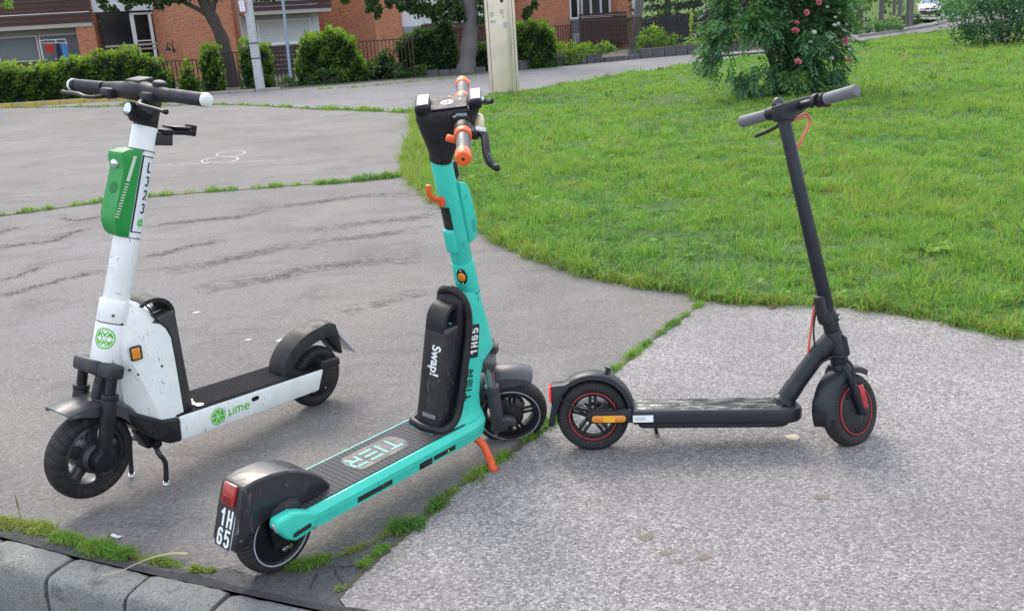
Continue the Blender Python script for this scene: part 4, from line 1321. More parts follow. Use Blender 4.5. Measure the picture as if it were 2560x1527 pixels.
b = MB(); b.box((0, 0.015, 0.02), (0.72, 0.34, 0.05), None, 0.01, 1); b.build('column_foot', KSTONE, col_)
b = MB()
for (x, z, w_, h_) in ((0.03, 1.62, 0.08, 0.10), (-0.16, 1.44, 0.12, 0.06), (0.10, 1.36, 0.10, 0.12), (0.05, 1.52, 0.03, 0.08), (-0.17, 1.58, 0.08, 0.10)):
    b.box((x, -0.112 + 0.050 * abs(x / 0.245) ** 2.2 - 0.0008, z), (w_, 0.001, h_), Matrix.Rotation(0.45 * (x / 0.245), 4, 'Z'))
b.build('sticker_remains', flat('faded_stickers', (0.44, 0.43, 0.41), 0.5), col_)
pl_ = empty('white_pole', T(-6.86, 27.84, 0), 'thick white concrete pole carrying a red-edged notice', 'pole')
b = MB(); b.cyl((0, 0, 0), (-0.07, 0, 6.0), 0.135, 0.105, 20)
b.build('pole_shaft', kerbstone_mat('pale_concrete', (0.42, 0.45, 0.48, 1), (0.58, 0.61, 0.64, 1)), pl_)
for z in (0.90, 1.32):
    MB().lathe([(0.138, 0), (0.138, 0.03), (0.12, 0.03), (0.12, 0)], (-0.012, 0, z), (0, 0, 1), 20, closed=True).build('metal_strap', BLACK, pl_)
MB().box((0.10, -0.02, 0.95), (0.05, 0.05, 1.0), None, 0.01, 1).build('cable_duct', flat('grey_duct', (0.30, 0.31, 0.33), 0.6), pl_)
sg_ = empty('notice_sign', T(-7.02, 27.66, 2.345) @ Matrix.Rotation(-0.25, 4, 'Z') @ Matrix.Rotation(-0.07, 4, 'Y'), 'small white notice with a red border hanging on the white pole', 'sign')
MB().box((0, 0, 0), (0.20, 0.012, 0.34), None, 0.003, 1).build('sign_plate', flat('red_border', (0.50, 0.05, 0.04), 0.5), sg_)
MB().box((0, -0.008, 0.008), (0.165, 0.004, 0.295), None, 0.001, 1).build('sign_face', flat('sign_white', (0.72, 0.76, 0.82), 0.5), sg_)
b = MB()
for (x, z, w_, h_) in ((0.0, 0.085, 0.07, 0.018), (0.012, 0.095, 0.016, 0.05), (0.0, 0.02, 0.06, 0.014), (0.008, 0.01, 0.014, 0.06), (0.0, -0.06, 0.03, 0.012), (0.012, -0.075, 0.012, 0.04), (-0.01, -0.11, 0.05, 0.010)):
    b.box((x, -0.0108, z), (w_, 0.001, h_))
b.build('sign_marks', flat('faded_blue_print', (0.20, 0.36, 0.50), 0.5), sg_)
bp = MB().cyl((0, 0, 0), (0.12, 0, 5.0), 0.047, 0.042, 14).build('blue_pole', plastic('blue_grey_paint', (0.24, 0.31, 0.42), 0.45, 0.1), None, T(-6.27, 29.3, 0))
tag(bp, 'thin blue-grey metal pole in front of the brown boards', 'pole')
gp = MB().cyl((0, 0, 0), (0.05, 0, 4.0), 0.105, 0.09, 16).build('grey_pole', plastic('pale_grey_paint', (0.45, 0.50, 0.56), 0.45, 0.1), None, T(-11.95, 22.85, 0))
tag(gp, 'pale grey pole at the left edge near the yellow kerb', 'pole')

# ================================================================== LOW BLOCK EDGINGS
BLOCKM = kerbstone_mat('dark_concrete_block', (0.075, 0.075, 0.08, 1), (0.13, 0.128, 0.13, 1))
def block_row(P, h, w, depth, label, nm='block_edging', group='dark block edgings of the beds'):
    root = empty(nm, None, label, 'edging', group)
    pts = P
    for (x0, y0), (x1, y1) in zip(pts[:-1], pts[1:]):
        L = math.hypot(x1 - x0, y1 - y0); n = max(1, round(L / w))
        a = math.atan2(y1 - y0, x1 - x0)
        for i in range(n):
            t = (i + 0.5) / n
            MB().box((0, 0, 0), (L / n - 0.018, depth, h + 0.1), None, 0.015, 1).build('block', BLOCKM, root, T(x0 + (x1 - x0) * t, y0 + (y1 - y0) * t, h / 2 - 0.05 + random.uniform(-0.01, 0.01)) @ Matrix.Rotation(a + random.uniform(-0.02, 0.02), 4, 'Z'))
block_row([(-2.25, 30.55), (-0.35, 30.85)], 0.17, 0.38, 0.16, 'low dark stone edging round the thick grey tree trunk')
block_row([(0.70, 30.75), (2.45, 32.05), (3.55, 32.6)], 0.30, 0.33, 0.18, 'dark concrete block wall below the fence, right of the steel column')
block_row([(3.60, 32.3), (4.9, 33.2)], 0.16, 0.26, 0.16, 'low edging of small blocks round the thin leaning tree')
block_row([(4.95, 33.3), (7.6, 34.6), (9.4, 35.6)], 0.33, 0.48, 0.2, 'dark concrete block wall in front of the boarded fence')

# ================================================================== HEDGES
HEDGE_CORE = flat('hedge_inside', (0.010, 0.016, 0.008), 1.0)
def hedge(prof, y, depth, n, label, size=0.105, mat=LEAF_LIGHT, base=0.40, zb=0.05, nm='climber_hedge', group='leafy climbers on the street fence'):
    """prof: (x, top height) along the hedge; leaves on front, top and inside, denser outside"""
    root = empty(nm, None, label, 'hedge', group)
    xs = np.array([p[0] for p in prof]); zs = np.array([p[1] for p in prof])
    x = RNG.uniform(xs[0], xs[-1], n)
    top = np.interp(x, xs, zs) + 0.07 * np.sin(x * 7 + y) + 0.05 * np.sin(x * 17)
    u = RNG.uniform(0, 1, n)
    z = zb + (top - zb) * (1 - (1 - u) ** 1.0)
    lump = 0.10 * np.sin(x * 5.3 + z * 4.1) + 0.07 * np.sin(x * 11.7 - z * 8.3 + 1)
    side = RNG.uniform(0, 1, n)
    yy = np.where(side < 0.72, y - depth / 2 - lump * 0.8 + np.abs(RNG.normal(0, 0.09, n)), y + RNG.uniform(-depth / 2, depth / 2, n))
    ont = side > 0.86
    z = np.where(ont, top + RNG.normal(0, 0.04, n), z)
    e = 0.10 * np.sin(z * 9 + xs[0])
    x = np.clip(x, xs[0] + e, xs[-1] + e * 0.8)
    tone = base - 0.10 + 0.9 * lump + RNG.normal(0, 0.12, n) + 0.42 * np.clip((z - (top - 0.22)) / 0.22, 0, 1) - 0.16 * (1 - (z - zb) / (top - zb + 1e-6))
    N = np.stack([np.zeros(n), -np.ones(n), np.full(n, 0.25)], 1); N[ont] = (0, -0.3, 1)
    V, F, a = leaf_cloud(np.stack([x, yy, z], 1), np.full(n, size), tone, normals=N, droop=0.5, aspect=0.75)
    put('foliage', fast_mesh('foliage', V, F, a), mat, root)
    b = MB()
    rings = []
    for q in np.linspace(xs[0] + 0.08, xs[-1] - 0.08, max(4, int((xs[-1] - xs[0]) / 0.25))):
        t = float(np.interp(q, xs, zs)) - 0.13
        w = depth * 0.32
        rings.append([(q, y - w, zb - 0.1), (q, y - w, t - 0.1), (q, y - w * 0.5, t), (q, y + w * 0.5, t), (q, y + w, t - 0.1), (q, y + w, zb - 0.1)])
    b.loft(rings)
    b.build('stems_or_core', HEDGE_CORE, root)  # added solid core stops see-through; the hedge's inner shade is its colour
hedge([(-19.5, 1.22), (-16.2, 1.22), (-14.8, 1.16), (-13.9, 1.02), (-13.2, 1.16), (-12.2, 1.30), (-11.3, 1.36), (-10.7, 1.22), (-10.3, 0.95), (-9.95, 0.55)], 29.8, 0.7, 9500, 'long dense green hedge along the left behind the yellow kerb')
hedge([(-9.75, 0.35), (-9.55, 0.85), (-9.35, 0.75), (-9.15, 0.25)], 29.75, 0.35, 450, 'thin leafy climber on the fence left of the dark trunk')
hedge([(-9.05, 0.7), (-8.95, 1.30), (-8.65, 1.36), (-8.42, 1.15), (-8.35, 0.6)], 29.7, 0.5, 1100, 'narrow bright hedge column directly left of the dark tree trunk')
hedge([(-7.82, 0.9), (-7.72, 1.33), (-7.3, 1.40), (-6.95, 1.25), (-6.82, 0.7)], 29.75, 0.55, 1500, 'rounded green hedge column behind the white pole')
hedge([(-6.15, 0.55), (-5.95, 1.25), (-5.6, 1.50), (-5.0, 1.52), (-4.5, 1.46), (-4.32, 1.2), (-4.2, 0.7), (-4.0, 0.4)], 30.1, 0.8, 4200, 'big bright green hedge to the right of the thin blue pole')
hedge([(-4.0, 0.35), (-3.75, 0.75), (-3.4, 0.85), (-3.15, 0.5)], 30.35, 0.45, 700, 'small dark bush by the fence below the brick corner', mat=LEAF_DARK)
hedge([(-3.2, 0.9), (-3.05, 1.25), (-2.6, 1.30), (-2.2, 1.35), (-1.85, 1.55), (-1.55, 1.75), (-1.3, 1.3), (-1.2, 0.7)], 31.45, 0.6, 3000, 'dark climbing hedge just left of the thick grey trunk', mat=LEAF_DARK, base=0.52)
hedge([(-0.7, 0.5), (-0.5, 0.9), (-0.1, 0.75), (0.1, 0.5)], 31.5, 0.5, 900, 'dark low bush between the thick trunk and the steel column', mat=LEAF_DARK, base=0.5)
hedge([(0.35, 0.9), (0.5, 1.50), (0.85, 1.40), (1.2, 1.35), (1.6, 1.45), (1.85, 1.20), (1.95, 0.6)], 31.15, 0.6, 2800, 'climber-covered fence right of the steel column', mat=LEAF_LIGHT, base=0.34)
def low_shrub(c, r, n, label, mat=LEAF_DARK, size=0.09, base=0.5, nm='low_shrub', group='low shrubs along the planting bed'):
    root = empty(nm, T(c[0], c[1], 0), label, 'shrub', group)
    foliage('foliage', [((0, 0, c[2]), r, n)], size, mat, root, base=base)
    b = MB()
    for i in range(5):
        a = i * 1.3
        b.tube(cr([(0.05 * math.cos(a), 0.05 * math.sin(a), -0.02), (r[0] * 0.35 * math.cos(a), r[1] * 0.35 * math.sin(a), c[2] * 0.7), (r[0] * 0.7 * math.cos(a), r[1] * 0.7 * math.sin(a), c[2] * 1.25)], 3), 0.012, 6)
    b.build('stems_or_core', BARK, root)
low_shrub((-6.9, 29.0, 0.14), (0.9, 0.35, 0.26), 700, 'low ground shrub at the foot of the thin blue pole')
low_shrub((-5.4, 29.4, 0.20), (0.9, 0.4, 0.32), 900, 'dark low shrub in front of the big bright hedge')
low_shrub((-3.6, 29.9, 0.20), (0.8, 0.4, 0.34), 900, 'dark low shrub left of the stone edging')
low_shrub((-2.6, 30.1, 0.16), (0.6, 0.35, 0.26), 500, 'small low shrub touching the stone edging')
low_shrub((2.3, 31.9, 0.38), (0.85, 0.4, 0.34), 1300, 'green shrub spilling over the block wall, left one', LEAF_LIGHT)
low_shrub((3.3, 32.9, 0.42), (0.75, 0.4, 0.30), 1000, 'green shrub spilling over the block wall beside the thin tree', LEAF_LIGHT)
low_shrub((5.75, 34.6, 0.48), (0.75, 0.45, 0.50), 1700, 'leafy green shrub between thin tree and boarded fence', LEAF_LIGHT, base=0.42)
low_shrub((8.2, 35.8, 0.42), (1.2, 0.4, 0.20), 1200, 'yellow-green ground shrub on top of the block wall', LEAF_LIGHT, 0.07, 0.78)
low_shrub((7.6, 36.8, 0.85), (0.18, 0.18, 0.65), 300, 'thin yellow-green climber on a post by the boarded fence', LEAF_LIGHT, 0.07, 0.9)

# ================================================================== TREES
def tree(P, R, label, bark, leafmat, blobs, size, limbs=(), base=0.45, nm='street_tree', group=None, tone_top=0.25):
    o = P[0]
    root = empty(nm, T(o[0], o[1], 0), label, 'tree', group)
    L = lambda p: (p[0] - o[0], p[1] - o[1], p[2])
    b = MB()
    wobbly_limb(b, [L(p) for p in P], R, 16)
    b.tube([(0, 0, -0.1), (0, 0, 0.05), (L(P[1])[0] * 0.2, L(P[1])[1] * 0.2, 0.30)], [R[0] * 1.35, R[0] * 1.22, R[0] * 1.0], 16)
    b.build('trunk', bark, root, None, 60)
    for lp, lr in limbs:
        b = MB(); wobbly_limb(b, [L(p) for p in lp], lr, 9)
        b.build('limb', bark, root, None, 60)
    foliage('crown', [(L(c), r, n) for c, r, n in blobs], size, leafmat, root, base=base, tone_top=tone_top)
    return root
G_ST = 'trees on the far pavement'
tree([(-8.60, 31.6, 0), (-8.72, 31.6, 0.8), (-8.80, 31.6, 1.5), (-9.02, 31.6, 2.2), (-9.25, 31.6, 2.9), (-9.3, 31.6, 4.2)], (0.235, 0.16), 'dark-barked tree with a fork, standing behind the white pole', BARK, LEAF_DARK,
     [((-10.6, 31.4, 3.08), (1.1, 0.7, 0.42), 900), ((-11.7, 31.2, 2.92), (0.6, 0.5, 0.30), 260), ((-9.3, 31.2, 3.0), (0.7, 0.7, 0.5), 500), ((-7.5, 31.2, 3.0), (0.7, 0.7, 0.38), 420), ((-9.2, 31.5, 5.2), (3.0, 2.6, 1.9), 3500)], 0.15,
     [([(-8.98, 31.6, 2.15), (-9.5, 31.5, 2.55), (-10.4, 31.4, 3.0), (-11.4, 31.3, 3.2)], (0.10, 0.03)), ([(-9.05, 31.6, 2.3), (-8.7, 31.6, 3.0), (-8.0, 31.5, 3.8)], (0.10, 0.04))], 0.42, group=G_ST)
tree([(-0.98, 30.95, 0), (-0.86, 30.95, 0.7), (-0.74, 30.95, 1.4), (-0.70, 30.95, 2.2), (-0.75, 30.95, 3.2), (-0.7, 30.95, 4.8)], (0.29, 0.17), 'thick grey-barked tree with hanging leaves left of the steel column', BARK_GREY, LEAF_DARK,
     [((-4.4, 31.2, 2.75), (0.55, 0.6, 0.42), 420), ((-3.55, 31.1, 2.62), (0.55, 0.6, 0.45), 500), ((-3.65, 31.0, 2.15), (0.22, 0.3, 0.30), 160), ((-2.75, 31.0, 2.55), (0.5, 0.6, 0.42), 480), ((-1.95, 31.0, 2.25), (0.62, 0.6, 0.58), 800), ((-1.5, 30.9, 1.95), (0.42, 0.5, 0.35), 380),
      ((-0.6, 30.9, 2.2), (0.75, 0.6, 0.55), 900), ((-0.25, 30.9, 1.85), (0.40, 0.45, 0.32), 350), ((0.45, 31.0, 2.6), (0.5, 0.6, 0.4), 400), ((1.05, 31.0, 2.2), (0.30, 0.4, 0.50), 330), ((1.75, 31.0, 2.48), (0.42, 0.5, 0.32), 300), ((-1.0, 31.6, 4.8), (3.9, 2.8, 2.2), 5200)], 0.16,
     [([(-0.72, 30.95, 1.9), (-1.6, 31.6, 2.6), (-3.0, 31.4, 3.2), (-4.2, 31.3, 3.4)], (0.12, 0.03)), ([(-0.70, 30.95, 2.1), (0.1, 31.6, 2.8), (1.2, 31.4, 3.4)], (0.11, 0.03))], 0.50, group=G_ST)
tree([(5.30, 37.2, 0), (5.42, 37.2, 0.9), (5.56, 37.2, 1.8), (5.68, 37.2, 2.8), (5.8, 37.2, 4.5)], (0.19, 0.13), 'thin pale grey tree trunk leaning right beside the boxy balcony', BARK_GREY, LEAF_LIGHT,
     [((5.8, 37.2, 5.6), (2.0, 1.8, 1.6), 1800)], 0.15, (), 0.45, group=G_ST)
# nearer tree of which only an overhanging branch enters the picture
tree([(-19.5, 26.0, 0), (-19.4, 26.0, 1.6), (-19.2, 26.0, 3.2), (-19.0, 26.0, 5.0)], (0.22, 0.14), 'tree at the left edge with pale green leaves overhanging the balcony', BARK, LEAF_LIGHT,
     [((-15.2, 26.0, 2.92), (0.75, 0.5, 0.30), 420), ((-13.45, 26.0, 2.62), (0.42, 0.35, 0.40), 420), ((-13.0, 26.0, 2.85), (0.5, 0.4, 0.25), 220), ((-14.4, 26.0, 3.3), (1.4, 0.6, 0.35), 600), ((-18.6, 26.0, 5.2), (2.6, 2.2, 1.8), 2200)], 0.13,
     [([(-19.2, 26.0, 3.0), (-17.5, 26.0, 3.6), (-15.6, 26.0, 3.25), (-13.4, 26.0, 2.9)], (0.09, 0.02))], 0.66, group=G_ST)
G_UP = 'trees along the rising road'
UP = [((16.92, 45.0), 0.18, 'thickest dark trunk, just right of the rose bush top'), ((19.95, 50.0), 0.145, 'straight grey trunk second from the rose bush by the road'), ((21.40, 52.0), 0.09, 'slim trunk between two thicker ones by the road'), ((20.06, 48.0), 0.12, 'trunk standing forward of the others above the roadside shrubs'),
      ((22.2, 52.0), 0.155, 'trunk second nearest to the silver car'), ((23.7, 55.0), 0.07, 'thin trunk nearest to the silver car')]
for (x, y), r, lab in UP:
    lean = random.uniform(-0.08, 0.10)
    tree([(x, y, 0), (x + lean * 0.3, y, 1.2), (x + lean, y, 3.0), (x + lean * 1.3, y, 6.0)], (r, r * 0.7), lab, BARK if r > 0.16 else BARK_GREY, LEAF_LIGHT,
         [((x + lean, y, 5.6), (2.2, 2.0, 1.9), 700)], 0.24, [([(x + lean * 0.8, y, 2.6), (x + 0.7, y, 3.8), (x + 1.2, y, 4.8)], (r * 0.4, 0.03))], 0.5, 'roadside_tree', G_UP)
# conifers
def conifer(x, y, h, r, label, z0=0.6):
    root = empty('conifer', T(x, y, 0), label, 'tree', 'dark conifers behind the boarded fence')
    b = MB(); b.tube([(0, 0, -0.1), (0, 0, h * 0.6), (0.05, 0, h)], [0.16, 0.10, 0.02], 10); b.build('trunk', BARK, root)
    P, A, N = [], [], []
    for t in range(14):
        z = z0 + (h - z0) * t / 14
        rr = r * (1 - 0.75 * t / 14)
        for q in range(11):
            a = q * 2 * math.pi / 11 + t * 0.9 + random.uniform(-0.2, 0.2)
            m_ = 34
            s_ = RNG.uniform(0.25, 1, m_)
            px = math.cos(a) * rr * s_ + RNG.normal(0, 0.09, m_); py = math.sin(a) * rr * s_ + RNG.normal(0, 0.09, m_)
            pz = z - 0.30 * s_ * rr * 0.6 + 0.22 * s_ ** 3 + RNG.normal(0, 0.05, m_)
            P.append(np.stack([px, py, pz], 1)); A.append(0.35 + 0.35 * s_ + RNG.normal(0, 0.1, m_)); N.append(np.stack([np.cos(a) * np.ones(m_), np.sin(a) * np.ones(m_), 0.2 * np.ones(m_)], 1))
    V, F, a = leaf_cloud(np.concatenate(P), np.full(sum(len(p) for p in P), 0.22), np.concatenate(A), normals=np.concatenate(N), aspect=0.35)
    put('crown', fast_mesh('crown', V, F, a), LEAF_CONIFER, root)
conifer(7.6, 42.5, 6.5, 2.1, 'dark conifer with drooping branches over the left of the boarded fence')
conifer(9.6, 43.6, 7.0, 2.0, 'dark conifer behind the right end of the boarded fence')
conifer(11.9, 46.0, 7.0, 2.0, 'dark conifer hidden mostly by the rose bush')

# ================================================================== ROSE BUSH
def fronds(centres, dirs, tone, nleaf=9, L=0.30, leaf=0.085):
    """pinnate leaves: leaflets in pairs along a curved rachis"""
    P, D, Tn, S = [], [], [], []
    up = np.array([0, 0, 1.0])
    Vs, Fs, As = [], [], []
    n = len(centres)
    d = dirs / np.linalg.norm(dirs, axis=1)[:, None]
    s_ = np.cross(d, up + RNG.normal(0, 0.25, (n, 3))); s_ /= np.linalg.norm(s_, axis=1)[:, None] + 1e-9
    nn = np.cross(s_, d)
    Ls = L * RNG.uniform(0.6, 1.2, n)
    off = 0
    pairs = (nleaf - 1) // 2
    for j in range(nleaf):
        pr = j // 2
        t = (0.25 + 0.72 * pr / pairs) if j < nleaf - 1 else 1.0
        base = centres + d * (Ls * t)[:, None] - up * (Ls * 0.35 * t * t)[:, None]
        sgn = 0 if j == nleaf - 1 else (1 if j % 2 == 0 else -1)
        ld = d * (0.45 if sgn else 1.0) + s_ * sgn * 0.9 - up * 0.25 + RNG.normal(0, 0.08, (n, 3))
        ld /= np.linalg.norm(ld, axis=1)[:, None]
        ls = np.cross(ld, nn); ls /= np.linalg.norm(ls, axis=1)[:, None] + 1e-9
        ll = (leaf * (0.75 + 0.5 * math.sin(math.pi * min(1, t)))) * RNG.uniform(0.85, 1.15, n)
        V = np.zeros((n, 4, 3))
        V[:, 0] = base
        V[:, 1] = base + ld * (ll * 0.5)[:, None] + ls * (ll * 0.21)[:, None] + nn * (ll * 0.06)[:, None]
        V[:, 2] = base + ld * ll[:, None] - up * (ll * 0.12)[:, None]
        V[:, 3] = base + ld * (ll * 0.5)[:, None] - ls * (ll * 0.21)[:, None] + nn * (ll * 0.06)[:, None]
        i = np.arange(n)[:, None] * 4 + off
        Vs.append(V.reshape(-1, 3)); Fs.append(np.concatenate([i + np.array([[0, 1, 2]]), i + np.array([[0, 2, 3]])]))
        As.append(np.repeat(np.clip(tone + RNG.normal(0, 0.06, n), 0, 1), 4))
        off += n * 4
    return np.concatenate(Vs), [np.concatenate(Fs)], np.concatenate(As)

rb = empty('rose_bush', T(4.20, 14.1, 0.06) @ Matrix.Diagonal((0.84, 0.84, 0.90, 1)), 'big rose bush with pink and white flowers on the lawn', 'bush')
blobs = [((-0.55, 0.0, 0.95), (0.85, 0.8, 0.85), 620), ((0.25, 0.05, 1.05), (0.95, 0.85, 0.95), 760), ((-0.1, 0.1, 1.75), (0.95, 0.8, 0.75), 620), ((0.75, 0.0, 0.85), (0.60, 0.7, 0.65), 420), ((-0.15, -0.15, 0.40), (0.60, 0.55, 0.36), 300), ((-0.85, 0, 1.55), (0.55, 0.6, 0.65), 300), ((0.55, 0.0, 1.75), (0.75, 0.7, 0.6), 380)]
P, N, A = [], [], []
for c, r, n in blobs:
    p, nn, rad, ct = blob_points(c, r, n, 0.6)
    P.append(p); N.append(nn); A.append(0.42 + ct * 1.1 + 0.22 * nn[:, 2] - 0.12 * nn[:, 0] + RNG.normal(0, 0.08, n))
P, N, A = np.concatenate(P), np.concatenate(N), np.concatenate(A)
ok = P[:, 2] > 0.12
P, N, A = P[ok], N[ok], A[ok]
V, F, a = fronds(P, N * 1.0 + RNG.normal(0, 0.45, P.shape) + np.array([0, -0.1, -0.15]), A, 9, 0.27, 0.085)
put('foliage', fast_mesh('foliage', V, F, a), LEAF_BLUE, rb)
b = MB()
for i in range(16):
    a = i * 2.4; q = 0.35 + 0.45 * ((i * 37) % 10) / 10
    b.tube(cr([(0.08 * math.cos(a), 0.08 * math.sin(a), -0.08), (0.35 * q * math.cos(a), 0.3 * q * math.sin(a), 0.6), (0.9 * q * math.cos(a), 0.7 * q * math.sin(a), 1.3), (1.2 * q * math.cos(a), 0.8 * q * math.sin(a), 1.9 - 0.3 * q)], 4), [0.022 - 0.015 * k_ / 12 for k_ in range(13)], 6)
b.build('stems_or_core', BARK, rb)
def rose_mesh(r):
    b = MB()
    for ring, (m_, rr, zz, tilt) in enumerate(((3, 0.25, 0.5, 0.2), (5, 0.55, 0.35, 0.6), (6, 0.95, 0.1, 1.0))):
        for k_ in range(m_):
            a = 2 * math.pi * k_ / m_ + ring
            c, s_ = math.cos(a), math.sin(a)
            tx, ty = -s_, c
            w = r * (0.30 + 0.22 * ring)
            q = [(c * rr * r * 0.35, s_ * rr * r * 0.35, -0.2 * r), (c * rr * r + tx * w, s_ * rr * r + ty * w, zz * r), (c * rr * r * 1.15, s_ * rr * r * 1.15, zz * r + 0.35 * r), (c * rr * r - tx * w, s_ * rr * r - ty * w, zz * r)]
            b.bm.faces.new([b.bm.verts.new(v) for v in q])
    return b
PINK = flat('pink_petals', (0.68, 0.20, 0.26), 0.6); WHITEF = flat('white_petals', (0.78, 0.78, 0.72), 0.6)
pinks = [(-0.05, -0.83, 1.06, 1.0), (-0.03, -0.95, 0.60, 0.95), (0.82, -0.72, 0.86, 0.9), (0.12, -0.85, 1.32, 0.75), (0.32, -0.85, 1.46, 0.75), (0.98, -0.5, 0.55, 0.8), (-0.02, -0.8, 1.18, 0.6)]
pm = rose_mesh(0.058).mesh('pink_rose'); pm.materials.append(PINK)
for x, y, z, s_ in pinks:
    o = bpy.data.objects.new('pink_rose', pm); COL.objects.link(o); o.parent = rb
    o.matrix_local = T(x, y, z) @ Matrix.Rotation(random.uniform(0.6, 1.3), 4, 'X') @ Matrix.Rotation(random.uniform(0, 6), 4, 'Z') @ Matrix.Scale(s_, 4)
wm = rose_mesh(0.036).mesh('white_rose'); wm.materials.append(WHITEF)
whites = [(0.60, 1.22), (0.72, 1.12), (0.70, 1.30), (0.82, 1.02), (0.88, 0.98), (0.92, 0.86), (0.95, 0.80), (0.98, 0.72), (0.55, 0.92), (0.18, 0.88), (0.10, 0.80), (0.78, 0.80), (0.28, 1.02), (0.62, 0.62), (0.90, 0.60), (0.50, 1.38), (0.64, 1.10), (0.86, 1.10), (0.97, 0.92), (0.42, 0.75)]
for x, z in whites:
    o = bpy.data.objects.new('white_rose', wm); COL.objects.link(o); o.parent = rb
    yy = -0.86 * math.sqrt(max(0.05, 1 - (x / 1.25) ** 2))
    o.matrix_local = T(x + random.uniform(-.04, .04), yy, z) @ Matrix.Rotation(random.uniform(0.5, 1.4), 4, 'X') @ Matrix.Rotation(random.uniform(0, 6), 4, 'Z') @ Matrix.Scale(random.uniform(0.6, 1.0), 4)

# ---- white-flowering shrub at the right
ws = empty('flowering_shrub', T(13.35, 25.0, 0.1), 'large dark green shrub dotted with white blossom at the right edge', 'bush')
foliage('foliage', [((0, 0, 1.0), (1.75, 1.5, 1.15), 5200), ((-0.9, -0.3, 0.9), (0.9, 0.9, 0.75), 1900), ((0.6, -0.6, 0.65), (1.3, 0.9, 0.60), 2200), ((0.6, 0, 1.7), (1.5, 1.2, 0.9), 2200), ((-0.2, -0.5, 1.4), (1.1, 0.9, 0.7), 1900)], 0.085, LEAF_BLUE, ws, base=0.34, tone_top=0.22)
p, nn, rad, ct = blob_points((-0.1, -0.25, 1.05), (1.75, 1.45, 1.15), 1500, 0.35)
p = p[(nn[:, 1] < 0.1) | (nn[:, 2] > 0.3)]
V, F, a = leaf_cloud(p, np.full(len(p), 0.045), np.full(len(p), 1.0), aspect=1.0)
put('blossom', fast_mesh('blossom', V, F, a), WHITEF, ws, kind='stuff')
b = MB()
for i in range(9):
    a = i * 0.7
    b.tube(cr([(0.1 * math.cos(a), 0.1 * math.sin(a), -0.1), (0.5 * math.cos(a), 0.4 * math.sin(a), 0.5), (1.0 * math.cos(a), 0.9 * math.sin(a), 1.3)], 4), 0.03, 6)
b.build('stems_or_core', BARK, ws)
low_shrub((25.4, 61.3, 0.20), (1.7, 0.6, 0.28), 1200, 'dark roadside shrubs below the row of trunks', LEAF_DARK, 0.16, 0.55)
low_shrub((17.5, 43.2, 0.32), (0.9, 0.5, 0.36), 700, 'light green roadside plants just right of the rose bush', LEAF_BLUE, 0.16, 0.62)

# ================================================================== RISING ROAD, HILLSIDE, WOOD
LROAD = [(6.0, 30.2), (9.0, 33.0), (14.0, 40.3), (18.3, 46.2), (21.3, 50.5), (25.9, 57.5), (30.0, 65), (32.0, 76), (32.0, 95), (60, 95), (60, 62), (40, 56), (27, 46.0), (19.5, 41.4), (15.7, 38.1), (13.0, 35.1), (9.7, 31.4)]
sheet('rising_road', LROAD, 0.055, FARPAVE, kind='structure')
rk_ = [(14.9, 39.4), (16.5, 41.2), (19.0, 44.4), (21.3, 47.5), (24.2, 52.5), (27.4, 58.4), (31.5, 64.0), (37.0, 68.5)]
b = MB()
for (x0, y0), (x1, y1) in zip(rk_[:-1], rk_[1:]):
    t = Vector((x1 - x0, y1 - y0, 0)); L = t.length
    b.box(((x0 + x1) / 2, (y0 + y1) / 2, 0.09), (L + 0.02, 0.16, 0.14), Matrix.Rotation(math.atan2(t.y, t.x), 4, 'Z'))
b.build('road_kerb', KSTONE, None, kind='structure')
k = NT('meadow')
k.base(k.mix(k.noise(1.5, 6, 0.7), (0.045, 0.10, 0.018, 1), (0.10, 0.17, 0.03, 1))); k.set(rough=1.0)
b = MB()
rows = []
for i in range(7):
    t = i / 6
    rows.append([b.bm.verts.new((x, 88 + 70 * t, -0.1 + 17 * t ** 0.9 + 0.8 * math.sin(x * 0.13 + i))) for x in range(-120, 161, 8)])
for i in range(6):
    for j in range(len(rows[0]) - 1):
        b.bm.faces.new((rows[i][j], rows[i][j + 1], rows[i + 1][j + 1], rows[i + 1][j]))
b.build('hillside', k.m, None, None, 180, kind='structure')
foliage('woodland', [((20 + i * 2.6, 62 + (i % 3) * 3 - i * 0.2, 2.0 + (i % 2) * 0.8), (2.6, 2.0, 2.8), 900) for i in range(2)] + [((12 + i * 3.0, 70, 4.5), (3.2, 2.4, 5.0), 800) for i in range(6)], 0.34, LEAF_LIGHT, None, base=0.42, kind='stuff')

